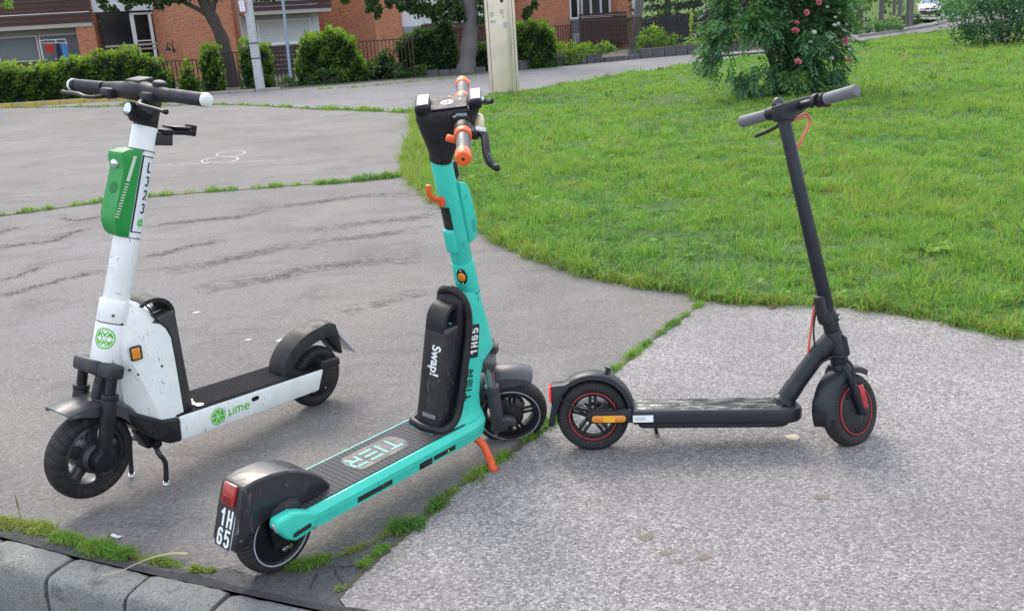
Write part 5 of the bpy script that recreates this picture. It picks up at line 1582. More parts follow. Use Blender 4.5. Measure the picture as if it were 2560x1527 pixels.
# ================================================================== CARS
def car(M_, paint, label, nm='parked_car', group=None):
    root = empty(nm, M_, label, 'car', group)
    # x across, y back from the nose, z up
    half = 0.84
    def sec(y, zlow, zbelt, w, ztop=None, wt=None):
        ztop = zbelt if ztop is None else ztop; wt = w if wt is None else wt
        L = [(w * 0.90, zlow), (w, zlow + 0.12), (w, (zlow + zbelt) / 2), (w * 0.985, zbelt - 0.03), (w * 0.93, zbelt)]
        L += [(wt * 0.97, (zbelt + ztop) / 2), (wt * 0.9, ztop - 0.03), (wt * 0.55, ztop + 0.01)]
        return [(x, y, z) for x, z in L] + [(-x, y, z) for x, z in reversed(L)]
    body = MB().loft([sec(0.0, 0.30, 0.62, 0.70), sec(0.08, 0.22, 0.72, 0.80), sec(0.35, 0.20, 0.82, half), sec(1.05, 0.20, 0.93, half, 0.97, half * 0.9), sec(1.35, 0.20, 0.95, half, 1.08, 0.74), sec(1.95, 0.2, 0.95, half, 1.40, 0.62), sec(2.6, 0.2, 0.95, half, 1.43, 0.61), sec(3.3, 0.2, 0.95, half, 1.36, 0.60), sec(3.85, 0.22, 0.92, 0.82, 1.05, 0.68), sec(4.1, 0.30, 0.80, 0.76)])
    bd = body.build('body', paint, root, None, 45)
    b = MB()
    b.loft([[(x, 1.22, 0.985) for x in (-0.66, 0.66)] + [(x, 1.86, 1.375) for x in (0.54, -0.54)], [(x, 1.17, 1.005) for x in (-0.66, 0.66)] + [(x, 1.84, 1.40) for x in (0.54, -0.54)]])
    b.build('windscreen', plastic('car_glass', (0.16, 0.25, 0.33), 0.05, 0.2, spec=0.8), root)
    for s_ in (-1, 1):
        hl = MB().box((s_ * 0.56, 0.02, 0.655), (0.36, 0.12, 0.13), Matrix.Rotation(s_ * 0.12, 4, 'Z'), 0.03, 2).build('headlight', GLASS_CLEAR, root)
        MB().box((s_ * 0.93, 1.35, 1.02), (0.18, 0.10, 0.13), None, 0.03, 2).build('wing_mirror', paint, root)
        for y in (0.75, 3.25):
            b = MB(); b.lathe([(0, 0.09), (0.16, 0.09), (0.29, 0.085), (0.31, 0.05), (0.31, -0.08), (0, -0.09)], (s_ * 0.76, y, 0.31), (s_, 0, 0), 24)
            b.build('wheel', BLACK_MATT, root)
    MB().box((0, 0.005, 0.65), (0.70, 0.10, 0.10), None, 0.01, 1).build('grille', BLACK_MATT, root)
    MB().box((0, -0.05, 0.43), (1.52, 0.14, 0.15), None, 0.04, 2).build('bumper', BLACK_MATT if paint is not BLACK_GLOSS else paint, root)
    MB().box((0, -0.06, 0.52), (1.50, 0.14, 0.07), None, 0.03, 2).build('bumper_top', paint, root)
    MB().box((0, 0.02, 0.26), (1.2, 0.1, 0.12), None, 0.02, 1).build('air_intake', BLACKPRINT, root)
    MB().box((0, -0.125, 0.49), (0.46, 0.02, 0.10)).build('number_plate', WHITEPRINT, root)
    MB().lathe([(0, 0.0), (0.05, 0.0), (0.05, 0.015), (0, 0.015)], (0, -0.045, 0.66), (0, -1, 0), 16).build('badge', CHROME, root)
    return root
car(T(35.0, 78.0, 0.06) @ Matrix.Rotation(-0.37, 4, 'Z'), plastic('silver_car_paint', (0.62, 0.58, 0.52), 0.3, 0.05, metal=0.3, coat=0.6), 'silver hatchback seen head-on, standing on the road under the trees')
car(T(-18.55, 26.55, 0.0) @ Matrix.Rotation(1.50, 4, 'Z') @ T(0, -4.1 + 1.9, 0), plastic('black_car_paint', (0.012, 0.012, 0.016), 0.2, 0.1, coat=0.8), 'black car cut off by the left edge beside the hedge')

# ================================================================== SMALL THINGS ON THE GROUND
def disc(x, y, z, r, mat, label, nm='flat_disc', cat='disc', group=None, sx=1.0):
    b = MB(); b.lathe([(0, 0.003), (r * 0.85, 0.003), (r, 0.0015), (r, 0.0)], (0, 0, 0), (0, 0, 1), 18)
    b.map(lambda v: (v.x * sx * (1 + 0.08 * math.sin(5 * v.y / r)), v.y * (1 + 0.1 * math.sin(4 * v.x / r)), v.z))
    tag(b.build(nm, mat, None, T(x, y, z) @ Matrix.Rotation(x * 7, 4, 'Z')), label, cat, group)
GUM = flat('old_gum', (0.40, 0.385, 0.36), 0.8)
disc(0.860, 2.700, 0.005, 0.021, flat('pale_gum', (0.52, 0.47, 0.37), 0.8), 'pale round gum spot below the dark grey scooter deck', 'gum_spot', 'gum spot')
disc(-1.06, 4.06, 0.0005, 0.024, GUM, 'grey gum spot on asphalt right of the white scooter wheel', 'gum_spot', 'gum spot')
disc(-1.22, 4.10, 0.0005, 0.016, GUM, 'small gum spot on asphalt above the rear fender', 'gum_spot', 'gum spot')
disc(-1.62, 4.62, 0.0005, 0.020, GUM, 'gum spot on asphalt behind the white scooter battery', 'gum_spot', 'gum spot')
leafm = flat('dry_leaf', (0.20, 0.085, 0.04), 0.8)
b = MB()
vs_ = [b.bm.verts.new(p) for p in ((0, 0, 0.004), (0.018, 0.014, 0.011), (0.05, 0.0, 0.006), (0.018, -0.014, 0.010))]
b.bm.faces.new((vs_[0], vs_[1], vs_[2])); b.bm.faces.new((vs_[0], vs_[2], vs_[3]))
tag(b.build('dry_leaf', leafm, None, T(1.16, 4.045, 0.005) @ Matrix.Rotation(0.3, 4, 'Z')), 'brown dry leaf at the lawn edge on the pebbly slab', 'leaf')
b = MB(); b.box((0, 0, 0.006), (0.028, 0.011, 0.003), Matrix.Rotation(0.15, 4, 'Y'), 0.001, 1); b.box((0.017, 0, 0.008), (0.008, 0.010, 0.003), None, 0.001, 1)
tag(b.build('paper_scrap', flat('torn_paper', (0.72, 0.74, 0.76), 0.7), None, T(-1.150, 2.345, 0.002) @ Matrix.Rotation(-0.5, 4, 'Z')), 'small white paper scrap beside the kerb weeds', 'scrap')
b = MB()
b.tube(cr([(-1.105, 2.140, 0.010), (-1.06, 2.148, 0.014), (-1.00, 2.182, 0.024), (-0.945, 2.205, 0.022), (-0.905, 2.212, 0.014)], 6), [0.0013] * 12 + [0.0016 + 0.0003 * i for i in range(13)], 6)
b.tube(cr([(-0.955, 2.204, 0.022), (-0.92, 2.226, 0.03), (-0.895, 2.236, 0.02)], 5), 0.0012, 5)
tag(b.build('dry_stalk', flat('straw', (0.50, 0.42, 0.27), 0.8), None), 'dry straw stalk lying across the kerb stones', 'stalk')
def seed_stalk(x, y, h, label, lean=0.02):
    b = MB()
    b.tube([(0, 0, 0), (lean * 0.4, 0, h * 0.5), (lean, 0, h)], [0.0012, 0.0011, 0.0008], 5)
    b.tube([(lean * 0.55, 0, h * 0.55), (lean * 0.7, 0, h * 0.72), (lean * 1.02, 0, h * 1.0)], [0.0016, 0.0030, 0.0010], 6)
    tag(b.build('grass_stalk', flat('green_stalk', (0.14, 0.18, 0.05), 0.8), None, T(x, y, 0.003)), label, 'grass stalk')
seed_stalk(-1.455, 2.44, 0.105, 'tall single grass stalk rising from the kerb weeds at far left', -0.002)
seed_stalk(-1.16, 2.30, 0.045, 'short leaning grass stalk beside the paper scrap', 0.02)
for nm_i, (x, y, sx_) in enumerate(((0.50, 2.02, 1.0), (0.44, 2.10, 0.8), (0.58, 2.03, 0.7), (0.92, 2.41, 1.1))):
    pass
# ================================================================== SCOOTERS
def pose_matrix(o, R):
    m = Matrix.Identity(4)
    for i in range(3):
        for j in range(3): m[i][j] = R[i][j]
        m[i][3] = o[i]
    return m

def steer_matrix(W, Rf, off, rake, ang):
    ra = math.radians(rake)
    ax = Vector((-math.sin(ra), 0, math.cos(ra)))
    c = Vector((W, 0, Rf)) + off * Vector((math.cos(ra), 0, math.sin(ra)))
    return T(c) @ Matrix.Rotation(math.radians(ang), 4, ax) @ T(-c)

def tyre(parent, M, R, w, rim, mat, n=72):
    """rounded tyre about the local y axis, from outer radius R down to the rim radius"""
    h = R - rim
    prof = []
    for k in range(15):
        t = -math.pi / 2 * 1.25 + k / 14 * math.pi * 1.25
        s_, c_ = math.sin(t), math.cos(t)
        rad = R - h * 0.56 + h * 0.56 * (abs(c_) ** 0.85) * (1 if c_ >= 0 else -1)
        prof.append((max(rim, rad), w / 2 * max(-1, min(1, s_ * 1.04))))
    prof = [(rim, -w * 0.36)] + prof + [(rim, w * 0.36)]
    return MB().lathe(prof, (0, 0, 0), (0, 1, 0), n, closed=True).build('tyre', mat, parent, M, 50)

# ------------------------------------------------------------------ dark grey scooter
def slate_scooter():
    root = empty('electric_scooter', pose_matrix([0.2311, 2.7169, 0.0], [[0.99644, 0.08084, 0.02396], [-0.08344, 0.98635, 0.14197], [-0.01216, -0.14346, 0.98958]]),
                 'dark grey electric scooter with red wheel rings standing on the pebbly slab', 'scooter', 'electric scooters parked on the pavement')
    W, R = 0.7905, 0.114
    S = steer_matrix(W, R, 0.0039, 12.8532, 39.1)
    road = tyre_mat('scooter_tyre_fine', 60, 260, 0.4)
    # --- rear wheel
    wh = empty('rear_wheel', None); wh.parent = root; wh.matrix_local = T(0, 0, R)
    tyre(wh, Matrix.Identity(4), R, 0.052, 0.076, road)
    b = MB()
    b.lathe([(0.083, -0.019), (0.083, 0.019), (0.072, 0.021), (0.064, 0.014), (0.064, -0.014), (0.072, -0.021)], (0, 0, 0), (0, 1, 0), 64, closed=True)
    b.lathe([(0, -0.024), (0.022, -0.024), (0.024, -0.02), (0.024, 0.02), (0, 0.024)], (0, 0, 0), (0, 1, 0), 32)
    for k in range(5):
        a = 2 * math.pi * k / 5 + math.pi / 2
        for d in (-0.008, 0.008):
            px, pz = -math.sin(a) * d, math.cos(a) * d
            b.tube([(math.cos(a) * 0.02 + px, -0.008, math.sin(a) * 0.02 + pz), (math.cos(a) * 0.068 + px, -0.006, math.sin(a) * 0.068 + pz)], 0.0042, 6)
    b.build('rim', BLACK, wh)
    MB().lathe([(0.0762, -0.0215), (0.0762, -0.0245), (0.0725, -0.0245), (0.0725, -0.0215)], (0, 0, 0), (0, 1, 0), 64, closed=True).build('rim_stripe', REDTRIM, wh)
    d = MB()
    d.lathe([(0.060, 0.016), (0.060, 0.018), (0.042, 0.018), (0.042, 0.016)], (0, 0, 0), (0, 1, 0), 48, closed=True)
    for k in range(10):
        a = 2 * math.pi * k / 10
        d.box((0.036 * math.cos(a), 0.017, 0.036 * math.sin(a)), (0.018, 0.002, 0.007), Matrix.Rotation(-a, 4, 'Y'))
    for k in range(20):
        a = 2 * math.pi * (k + 0.5) / 20
        d.box((0.0605 * math.cos(a), 0.017, 0.0605 * math.sin(a)), (0.005, 0.002, 0.009), Matrix.Rotation(-a, 4, 'Y'))
    d.build('brake_disc', STEEL, wh)
    # --- rear fender, reflector arm
    f = MB()
    rings = []
    for k in range(19):
        a = math.radians(8 + k * (122 - 8) / 18)
        ro = 0.131 + 0.009 * math.sin(min(1, k / 9) * math.pi / 2)
        ring = []
        for (y, dr) in [(-0.036, -0.020), (-0.035, -0.006), (-0.025, 0.0), (0, 0.002), (0.025, 0.0), (0.035, -0.006), (0.036, -0.020), (0.032, -0.020), (0.031, -0.009), (0, -0.004), (-0.031, -0.009), (-0.032, -0.020)]:
            ring.append((math.cos(a) * (ro + dr), y, R + math.sin(a) * (ro + dr)))
        rings.append(ring)
    f.loft(rings)
    f.prism([(-0.040, 0.244), (-0.089, 0.2195), (-0.130, 0.2165), (-0.130, 0.157), (-0.112, 0.128), (-0.092, 0.185)], -0.034, 0.034, bev=0.006)
    f.prism([(-0.128, 0.165), (-0.131, 0.14), (-0.142, 0.084), (-0.124, 0.086), (-0.112, 0.130), (-0.103, 0.160)], -0.031, 0.031, bev=0.004)
    f.cyl((0.05, 0, 0.249), (0.052, 0, 0.262), 0.008, n=12)
    f.box((0.047, 0, 0.264), (0.018, 0.014, 0.004), Matrix.Rotation(0.3, 4, 'Y'), 0.001)
    fo = f.build('rear_fender', SLATE, root)
    MB().box((-0.1325, 0, 0.187), (0.008, 0.052, 0.050), Matrix.Rotation(-0.04, 4, 'Y'), 0.003).build('tail_light', flat('lit_tail_light', (0.80, 0.02, 0.01), 0.2, emit=0.35), fo)
    for sg in (-1, 1):
        b = MB()
        b.tube([(-0.098, sg * 0.034, 0.174), (-0.09, sg * 0.050, 0.168), (-0.017, sg * 0.062, 0.130), (0.02, sg * 0.064, 0.122)], 0.0048, 8, flat=(1, 0.6))
        b.build('fender_stay', BLACK, root)
        pts = [(0.125, 0.104), (0.118, 0.1455)]
        for k in range(9):
            a = math.pi / 2 + k / 8 * math.pi
            pts.append((-0.001 + math.cos(a) * 0.0205, 0.1235 + math.sin(a) * 0.0205))
        b = MB()
        b.prism(pts, min(sg * 0.050, sg * 0.071), max(sg * 0.050, sg * 0.071), bev=0.004)
        arm = b.build('rear_arm', BLACK, root)
        pts = []
        for k in range(7):
            a = math.pi / 2 + k / 6 * math.pi
            pts.append((0.005 + math.cos(a) * 0.0105, 0.1185 + math.sin(a) * 0.0105))
        for k in range(7):
            a = -math.pi / 2 + k / 6 * math.pi
            pts.append((0.090 + math.cos(a) * 0.0105, 0.1185 + math.sin(a) * 0.0105))
        MB().prism(pts, min(sg * 0.0705, sg * 0.0745), max(sg * 0.0705, sg * 0.0745), bev=0.001).build('side_reflector', AMBER, arm)
        m_ = MB().box((0.0475, sg * 0.0748, 0.1185), (0.034, 0.0006, 0.020)).build('reflector_panel', flat('bright_amber', (0.85, 0.42, 0.02), 0.2), arm)
    # --- deck
    def stadium(x0, x1, hw, r0, r1, n=8):
        P = []
        for (cx, cy, r, a0) in ((x1 - r1, hw - r1, r1, 0), (x0 + r0, hw - r0, r0, 90), (x0 + r0, -hw + r0, r0, 180), (x1 - r1, -hw + r1, r1, 270)):
            for k in range(n):
                a = math.radians(a0 + 90 * k / (n - 1))
                P.append((cx + r * math.cos(a), cy + r * math.sin(a)))
        return P
    tilt = lambda v: (v.x, v.y, v.z - (v.x - 0.12) * 0.012)
    MB().prism(stadium(0.118, 0.644, 0.079, 0.012, 0.070), 0.0985, 0.1435, 'xy', bev=0.015, seg=5, minang=0.8).map(tilt).build('deck', SLATE, root)
    MB().prism(stadium(0.140, 0.606, 0.062, 0.02, 0.055), 0.083, 0.101, 'xy', bev=0.006, seg=3, minang=0.8).map(tilt).build('battery_tray', SLATE, root)
    k = NT('wet_grip_mat')
    pud = k.ramp(k.noise(1.0, 4, 0.6, vec=k.mapped((14, 60, 60))), [(0.40, 0.0), (0.52, 1.0)])
    k.base(k.mix(pud, (0.52, 0.50, 0.44, 1), (0.03, 0.03, 0.03, 1)))  # pale warm wet streaks put the sky sheen into the colour
    k.set(rough=k.mix(pud, 0.04, 0.28), spec=1.0, coat=k.mix(pud, 1.0, 0.4), coat_rough=0.03, metal=k.mix(pud, 0.75, 0.1))
    k.bsdf.inputs['Coat IOR'].default_value = 1.8
    k.bump(k.noise(1.0, 3, 0.5, vec=k.mapped((22, 90, 60))), 0.6, 0.004)
    WET = k.m
    b = MB()
    b.prism(stadium(0.135, 0.58, 0.064, 0.01, 0.03), 0.1425, 0.1452, 'xy', bev=0.001, seg=1, minang=0.8).map(tilt)
    b.build('grip_mat', WET, root)
    b = MB()
    for i in range(9):
        y = -0.052 + i * 0.013
        b.box((0.352, y, 0.1434), (0.42, 0.0055, 0.0032), bev=0.0008, seg=1)
    b.build('grip_ribs', WET, root)
    lb = MB().box((0.152, -0.0796, 0.119), (0.062, 0.0012, 0.0215), bev=0.0003, seg=1).build('white_label', WHITEPRINT, root)
    b = MB()
    for i in range(3):
        b.box((0.142, -0.0803, 0.1235 - i * 0.0042), (0.036, 0.0004, 0.0014))
    b.build('label_print', flat('grey_print', (0.25, 0.28, 0.32), 0.5), lb)
    MB().tube(cr([(0.196, 0.035, 0.09), (0.198, 0.055, 0.075), (0.203, 0.085, 0.035), (0.208, 0.108, 0.0185)], 4), 0.0062, 10).build('kickstand', BLACK, root)
    # --- neck and head tube
    b = MB()
    b.tube(cr([(0.580, 0, 0.130), (0.602, 0, 0.158), (0.655, 0, 0.235), (0.700, 0, 0.296), (0.735, 0, 0.335)], 5), [0.0285] * 8 + [0.0265] * 7 + [0.029] * 6, 20, flat=(1, 1.12))
    b.cyl((0.762, 0, 0.262), (0.7385, 0, 0.362), 0.0272, n=28, bev=0.003)
    b.prism([(0.765, 0.352), (0.778, 0.346), (0.789, 0.289), (0.772, 0.284)], -0.018, 0.018, bev=0.004)
    b.lathe([(0.040, 0), (0.033, 0.010), (0.0285, 0.022)], (0.594, 0, 0.1405), (0.57, 0, 0.82), 24)
    b.build('neck', SLATE, root)
    # --- steered: stem, bars, fork, front wheel
    b = MB()
    ax = lambda z: Vector((0.588 + (1.016 - z) * 0.2285, 0, z))
    b.cyl(ax(0.362), ax(0.424), 0.0238, n=28, bev=0.002)
    co = b.build('stem_collar', SLATE, root, S)
    b = MB()
    b.cyl(ax(0.436), ax(1.022), 0.0212, 0.0192, n=32, bev=0.001)
    b.build('stem', SLATE, root, S)
    MB().cyl(ax(0.424), ax(0.437), 0.0196, n=24).build('stem_gap', BLACK_GLOSS, root, S)
    b = MB()   # folding latch
    b.prism([(0.735, 0.418), (0.742, 0.392), (0.715, 0.380), (0.700, 0.384), (0.690, 0.398), (0.683, 0.440), (0.678, 0.468), (0.688, 0.474), (0.698, 0.468), (0.704, 0.430), (0.718, 0.425)], -0.016, 0.016, bev=0.004)
    b.cyl((0.735, -0.030, 0.404), (0.735, 0.030, 0.404), 0.011, n=18, bev=0.002)
    b.build('folding_latch', BLACK_MATT, root, S)
    MB().cyl((0.735, -0.0325, 0.404), (0.735, -0.030, 0.404), 0.006, n=12).build('latch_bolt', STEEL, root, S)
    b = MB()   # gooseneck head
    b.prism([(0.560, 1.045), (0.566, 1.000), (0.612, 0.998), (0.628, 1.012), (0.662, 1.030), (0.704, 1.058), (0.7065, 1.0765), (0.700, 1.0785)], -0.0205, 0.0205, bev=0.007, seg=3)
    hd = b.build('stem_head', SLATE, root, S)
    MB().box((0.632, 0, 1.0645), (0.118, 0.024, 0.002), Matrix.Rotation(-0.234, 4, 'Y'), 0.0006, 1).build('display', plastic('display_glass', (0.20, 0.17, 0.12), 0.08, 0.1), hd)
    MB().cyl((0.648, -0.135, 1.045), (0.648, 0.135, 1.045), 0.0125, n=20).build('handlebar', SLATE, root, S)
    for sg in (-1, 1):
        MB().cyl((0.648, sg * 0.108, 1.045), (0.648, sg * 0.216, 1.045), 0.0172, 0.0185, 24, 0.004).build('grip', GREYGRIP, root, S)
    b = MB()   # throttle on the right
    b.cyl((0.648, -0.080, 1.045), (0.648, -0.106, 1.045), 0.020, n=24, bev=0.003)
    b.box((0.662, -0.098, 1.035), (0.030, 0.020, 0.020), None, 0.006, 3)
    b.tube(cr([(0.640, -0.085, 1.064), (0.625, -0.083, 1.058), (0.618, -0.080, 1.040), (0.626, -0.075, 1.028)], 4), 0.006, 10, flat=(0.6, 1.6))
    b.build('throttle', BLACK, root, S)
    b = MB()   # brake clamp and lever on the left
    b.cyl((0.648, 0.072, 1.045), (0.648, 0.104, 1.045), 0.021, n=24, bev=0.003)
    b.box((0.672, 0.085, 1.030), (0.032, 0.028, 0.022), None, 0.006, 3)
    lv = b.build('brake_clamp', BLACK, root, S)
    MB().tube(cr([(0.682, 0.082, 1.026), (0.690, 0.098, 1.016), (0.690, 0.118, 1.008), (0.678, 0.150, 0.998), (0.662, 0.178, 0.990)], 4), 0.006, 10, flat=(0.7, 1.3)).build('brake_lever', DARKMETAL, lv)
    b = MB()
    b.lathe([(0, 0.024), (0.010, 0.023), (0.017, 0.016), (0.0195, 0.006), (0.019, 0)], (0.655, 0.070, 1.066), (0.1, 0, 1), 24)
    bell = b.build('bell', plastic('bell_metal', (0.05, 0.05, 0.055), 0.35, 0.1, metal=0.3), root, S)
    MB().tube(cr([(0.675, 0.078, 1.070), (0.690, 0.092, 1.060), (0.676, 0.106, 1.048), (0.655, 0.112, 1.046)], 4), 0.003, 8).build('bell_lever', BLACK, bell)
    # cables
    b = MB()
    b.tube(cr([(0.625, 0.012, 1.006), (0.668, 0.014, 1.017), (0.704, 0.012, 1.030), (0.718, 0.008, 1.020), (0.706, 0.004, 0.996), (0.668, 0.002, 0.950), (0.628, 0.0, 0.905)], 6), 0.0034, 8)
    b.tube(cr([(0.622, 0.0, 1.000), (0.664, 0.004, 1.011), (0.698, 0.004, 1.020), (0.711, 0.000, 1.010), (0.700, -0.002, 0.990), (0.662, -0.002, 0.944), (0.624, -0.002, 0.898)], 6), 0.003, 8)
    b.build('brake_cable', REDCABLE, root, S)
    MB().tube(cr([(0.700, 0.004, 0.465), (0.686, 0.004, 0.440), (0.675, 0.002, 0.375), (0.668, 0.0, 0.315), (0.668, 0.004, 0.278)], 6), 0.0036, 8).build('brake_cable', REDCABLE, root)
    MB().tube(cr([(0.704, 0, 0.462), (0.690, 0.0, 0.430), (0.681, -0.004, 0.372), (0.683, -0.012, 0.310)], 6), 0.003, 8).build('power_cable', BLACK, root)
    MB().tube(cr([(0.684, -0.026, 0.252), (0.705, -0.030, 0.275), (0.738, -0.031, 0.288), (0.768, -0.034, 0.284)], 6), 0.0040, 8).build('motor_cable', BLACK, root)
    MB().tube(cr([(0.768, -0.034, 0.284), (0.786, -0.042, 0.262), (0.790, -0.052, 0.228), (0.790, -0.056, 0.190)], 6), 0.0042, 8).build('motor_cable', BLACK, root)
    b = MB()
    b.cyl(ax(0.205), ax(0.262), 0.0345, 0.0275, n=28, bev=0.003)
    for sg in (-1, 1):
        b.tube(cr([(0.752, sg * 0.022, 0.252), (0.752, sg * 0.038, 0.224), (0.759, sg * 0.044, 0.190), (0.775, sg * 0.046, 0.145), (0.7905, sg * 0.047, 0.104)], 5), 0.0135, 14, flat=(1, 0.75))
    fk = b.build('fork', SLATE, root, S)
    for sg in (-1, 1):
        MB().box((0.785, sg * 0.058, 0.158), (0.022, 0.006, 0.074), Matrix.Rotation(-0.25, 4, 'Y'), 0.0025).build('fork_reflector', flat('red_pad', (0.42, 0.02, 0.03), 0.3), fk)
        MB().cyl((0.794, sg * 0.052, 0.112), (0.794, sg * 0.062, 0.112), 0.013, n=18, bev=0.002).build('axle_cap', BLACK, fk)
    wh = empty('front_wheel', None); wh.parent = root; wh.matrix_local = S @ T(W, 0, R)
    tyre(wh, Matrix.Identity(4), R, 0.052, 0.076, road)
    b = MB()
    b.lathe([(0, -0.034), (0.030, -0.034), (0.055, -0.031), (0.068, -0.026), (0.078, -0.022), (0.078, 0.022), (0.068, 0.026), (0.055, 0.031), (0, 0.034)], (0, 0, 0), (0, 1, 0), 64)
    hub = b.build('hub_motor', BLACK_MATT, wh)
    b = MB()
    for k in range(6):
        a = 2 * math.pi * k / 6 + 0.3
        for s_ in (-1, 1):
            b.cyl((math.cos(a) * 0.060, s_ * 0.0275, math.sin(a) * 0.060), (math.cos(a) * 0.060, s_ * 0.0315, math.sin(a) * 0.060), 0.0035, n=10)
    b.build('hub_bolts', BLACK_GLOSS, hub)
    for s_ in (-1, 1):
        MB().lathe([(0.0770, s_ * 0.0215), (0.0770, s_ * 0.0262), (0.0730, s_ * 0.0268), (0.0730, s_ * 0.0215)], (0, 0, 0), (0, 1, 0), 64, closed=True).build('rim_stripe', REDTRIM, wh)
    f = MB()
    rings = []
    for k in range(22):
        a = math.radians(63 + k * (186 - 63) / 21)
        ro = 0.136 + (0.004 if k > 16 else 0)
        ring = []
        for (y, dr) in [(-0.036, -0.022), (-0.035, -0.006), (-0.025, 0.0), (0, 0.002), (0.025, 0.0), (0.035, -0.006), (0.036, -0.022), (0.032, -0.022), (0.031, -0.009), (0, -0.004), (-0.031, -0.009), (-0.032, -0.022)]:
            ring.append((W + math.cos(a) * (ro + dr), y, R + math.sin(a) * (ro + dr)))
        rings.append(ring)
    f.loft(rings)
    ff = f.build('front_fender', SLATE, root, S)
    f = MB()
    rings = []
    for k in range(4):
        a = math.radians(176 + k * 6)
        rings.append([(W + math.cos(a) * (0.1435 + dr), y, R + math.sin(a) * (0.1435 + dr)) for (y, dr) in [(-0.033, -0.01), (-0.025, 0.001), (0.025, 0.001), (0.033, -0.01), (0.025, -0.012), (-0.025, -0.012)]])
    f.loft(rings)
    f.build('mud_flap', BLACK, ff)
    return root

slate_scooter()

# ------------------------------------------------------------------ white scooter
def lime_slice(parent, M, r, mat, cyl=0.0, name='slice_emblem'):
    """round citrus-slice emblem: outer ring and six wedges"""
    b = MB()
    def add(poly):
        vs_ = []
        for (x, y) in poly:
            z = 0.0
            if cyl:
                a = x / cyl
                x, z = cyl * math.sin(a), cyl * (math.cos(a) - 1)
            vs_.append(b.bm.verts.new((x, y, z)))
        b.bm.faces.new(vs_)
    n = 36
    for k in range(n):
        a0, a1 = 2 * math.pi * k / n, 2 * math.pi * (k + 1) / n
        add([(math.cos(a0) * r, math.sin(a0) * r), (math.cos(a1) * r, math.sin(a1) * r), (math.cos(a1) * r * 0.89, math.sin(a1) * r * 0.89), (math.cos(a0) * r * 0.89, math.sin(a0) * r * 0.89)])
    for k in range(6):
        c = 2 * math.pi * (k + 0.5) / 6
        h = math.pi / 6
        outer = [c - h + 0.06 + (2 * h - 0.12) * i / 6 for i in range(7)]
        off = r * 0.11
        add([(math.cos(c) * off, math.sin(c) * off)] + [(math.cos(a) * r * 0.79, math.sin(a) * r * 0.79) for a in outer])
    b2 = b.build(name, mat, parent, M)
    return b2

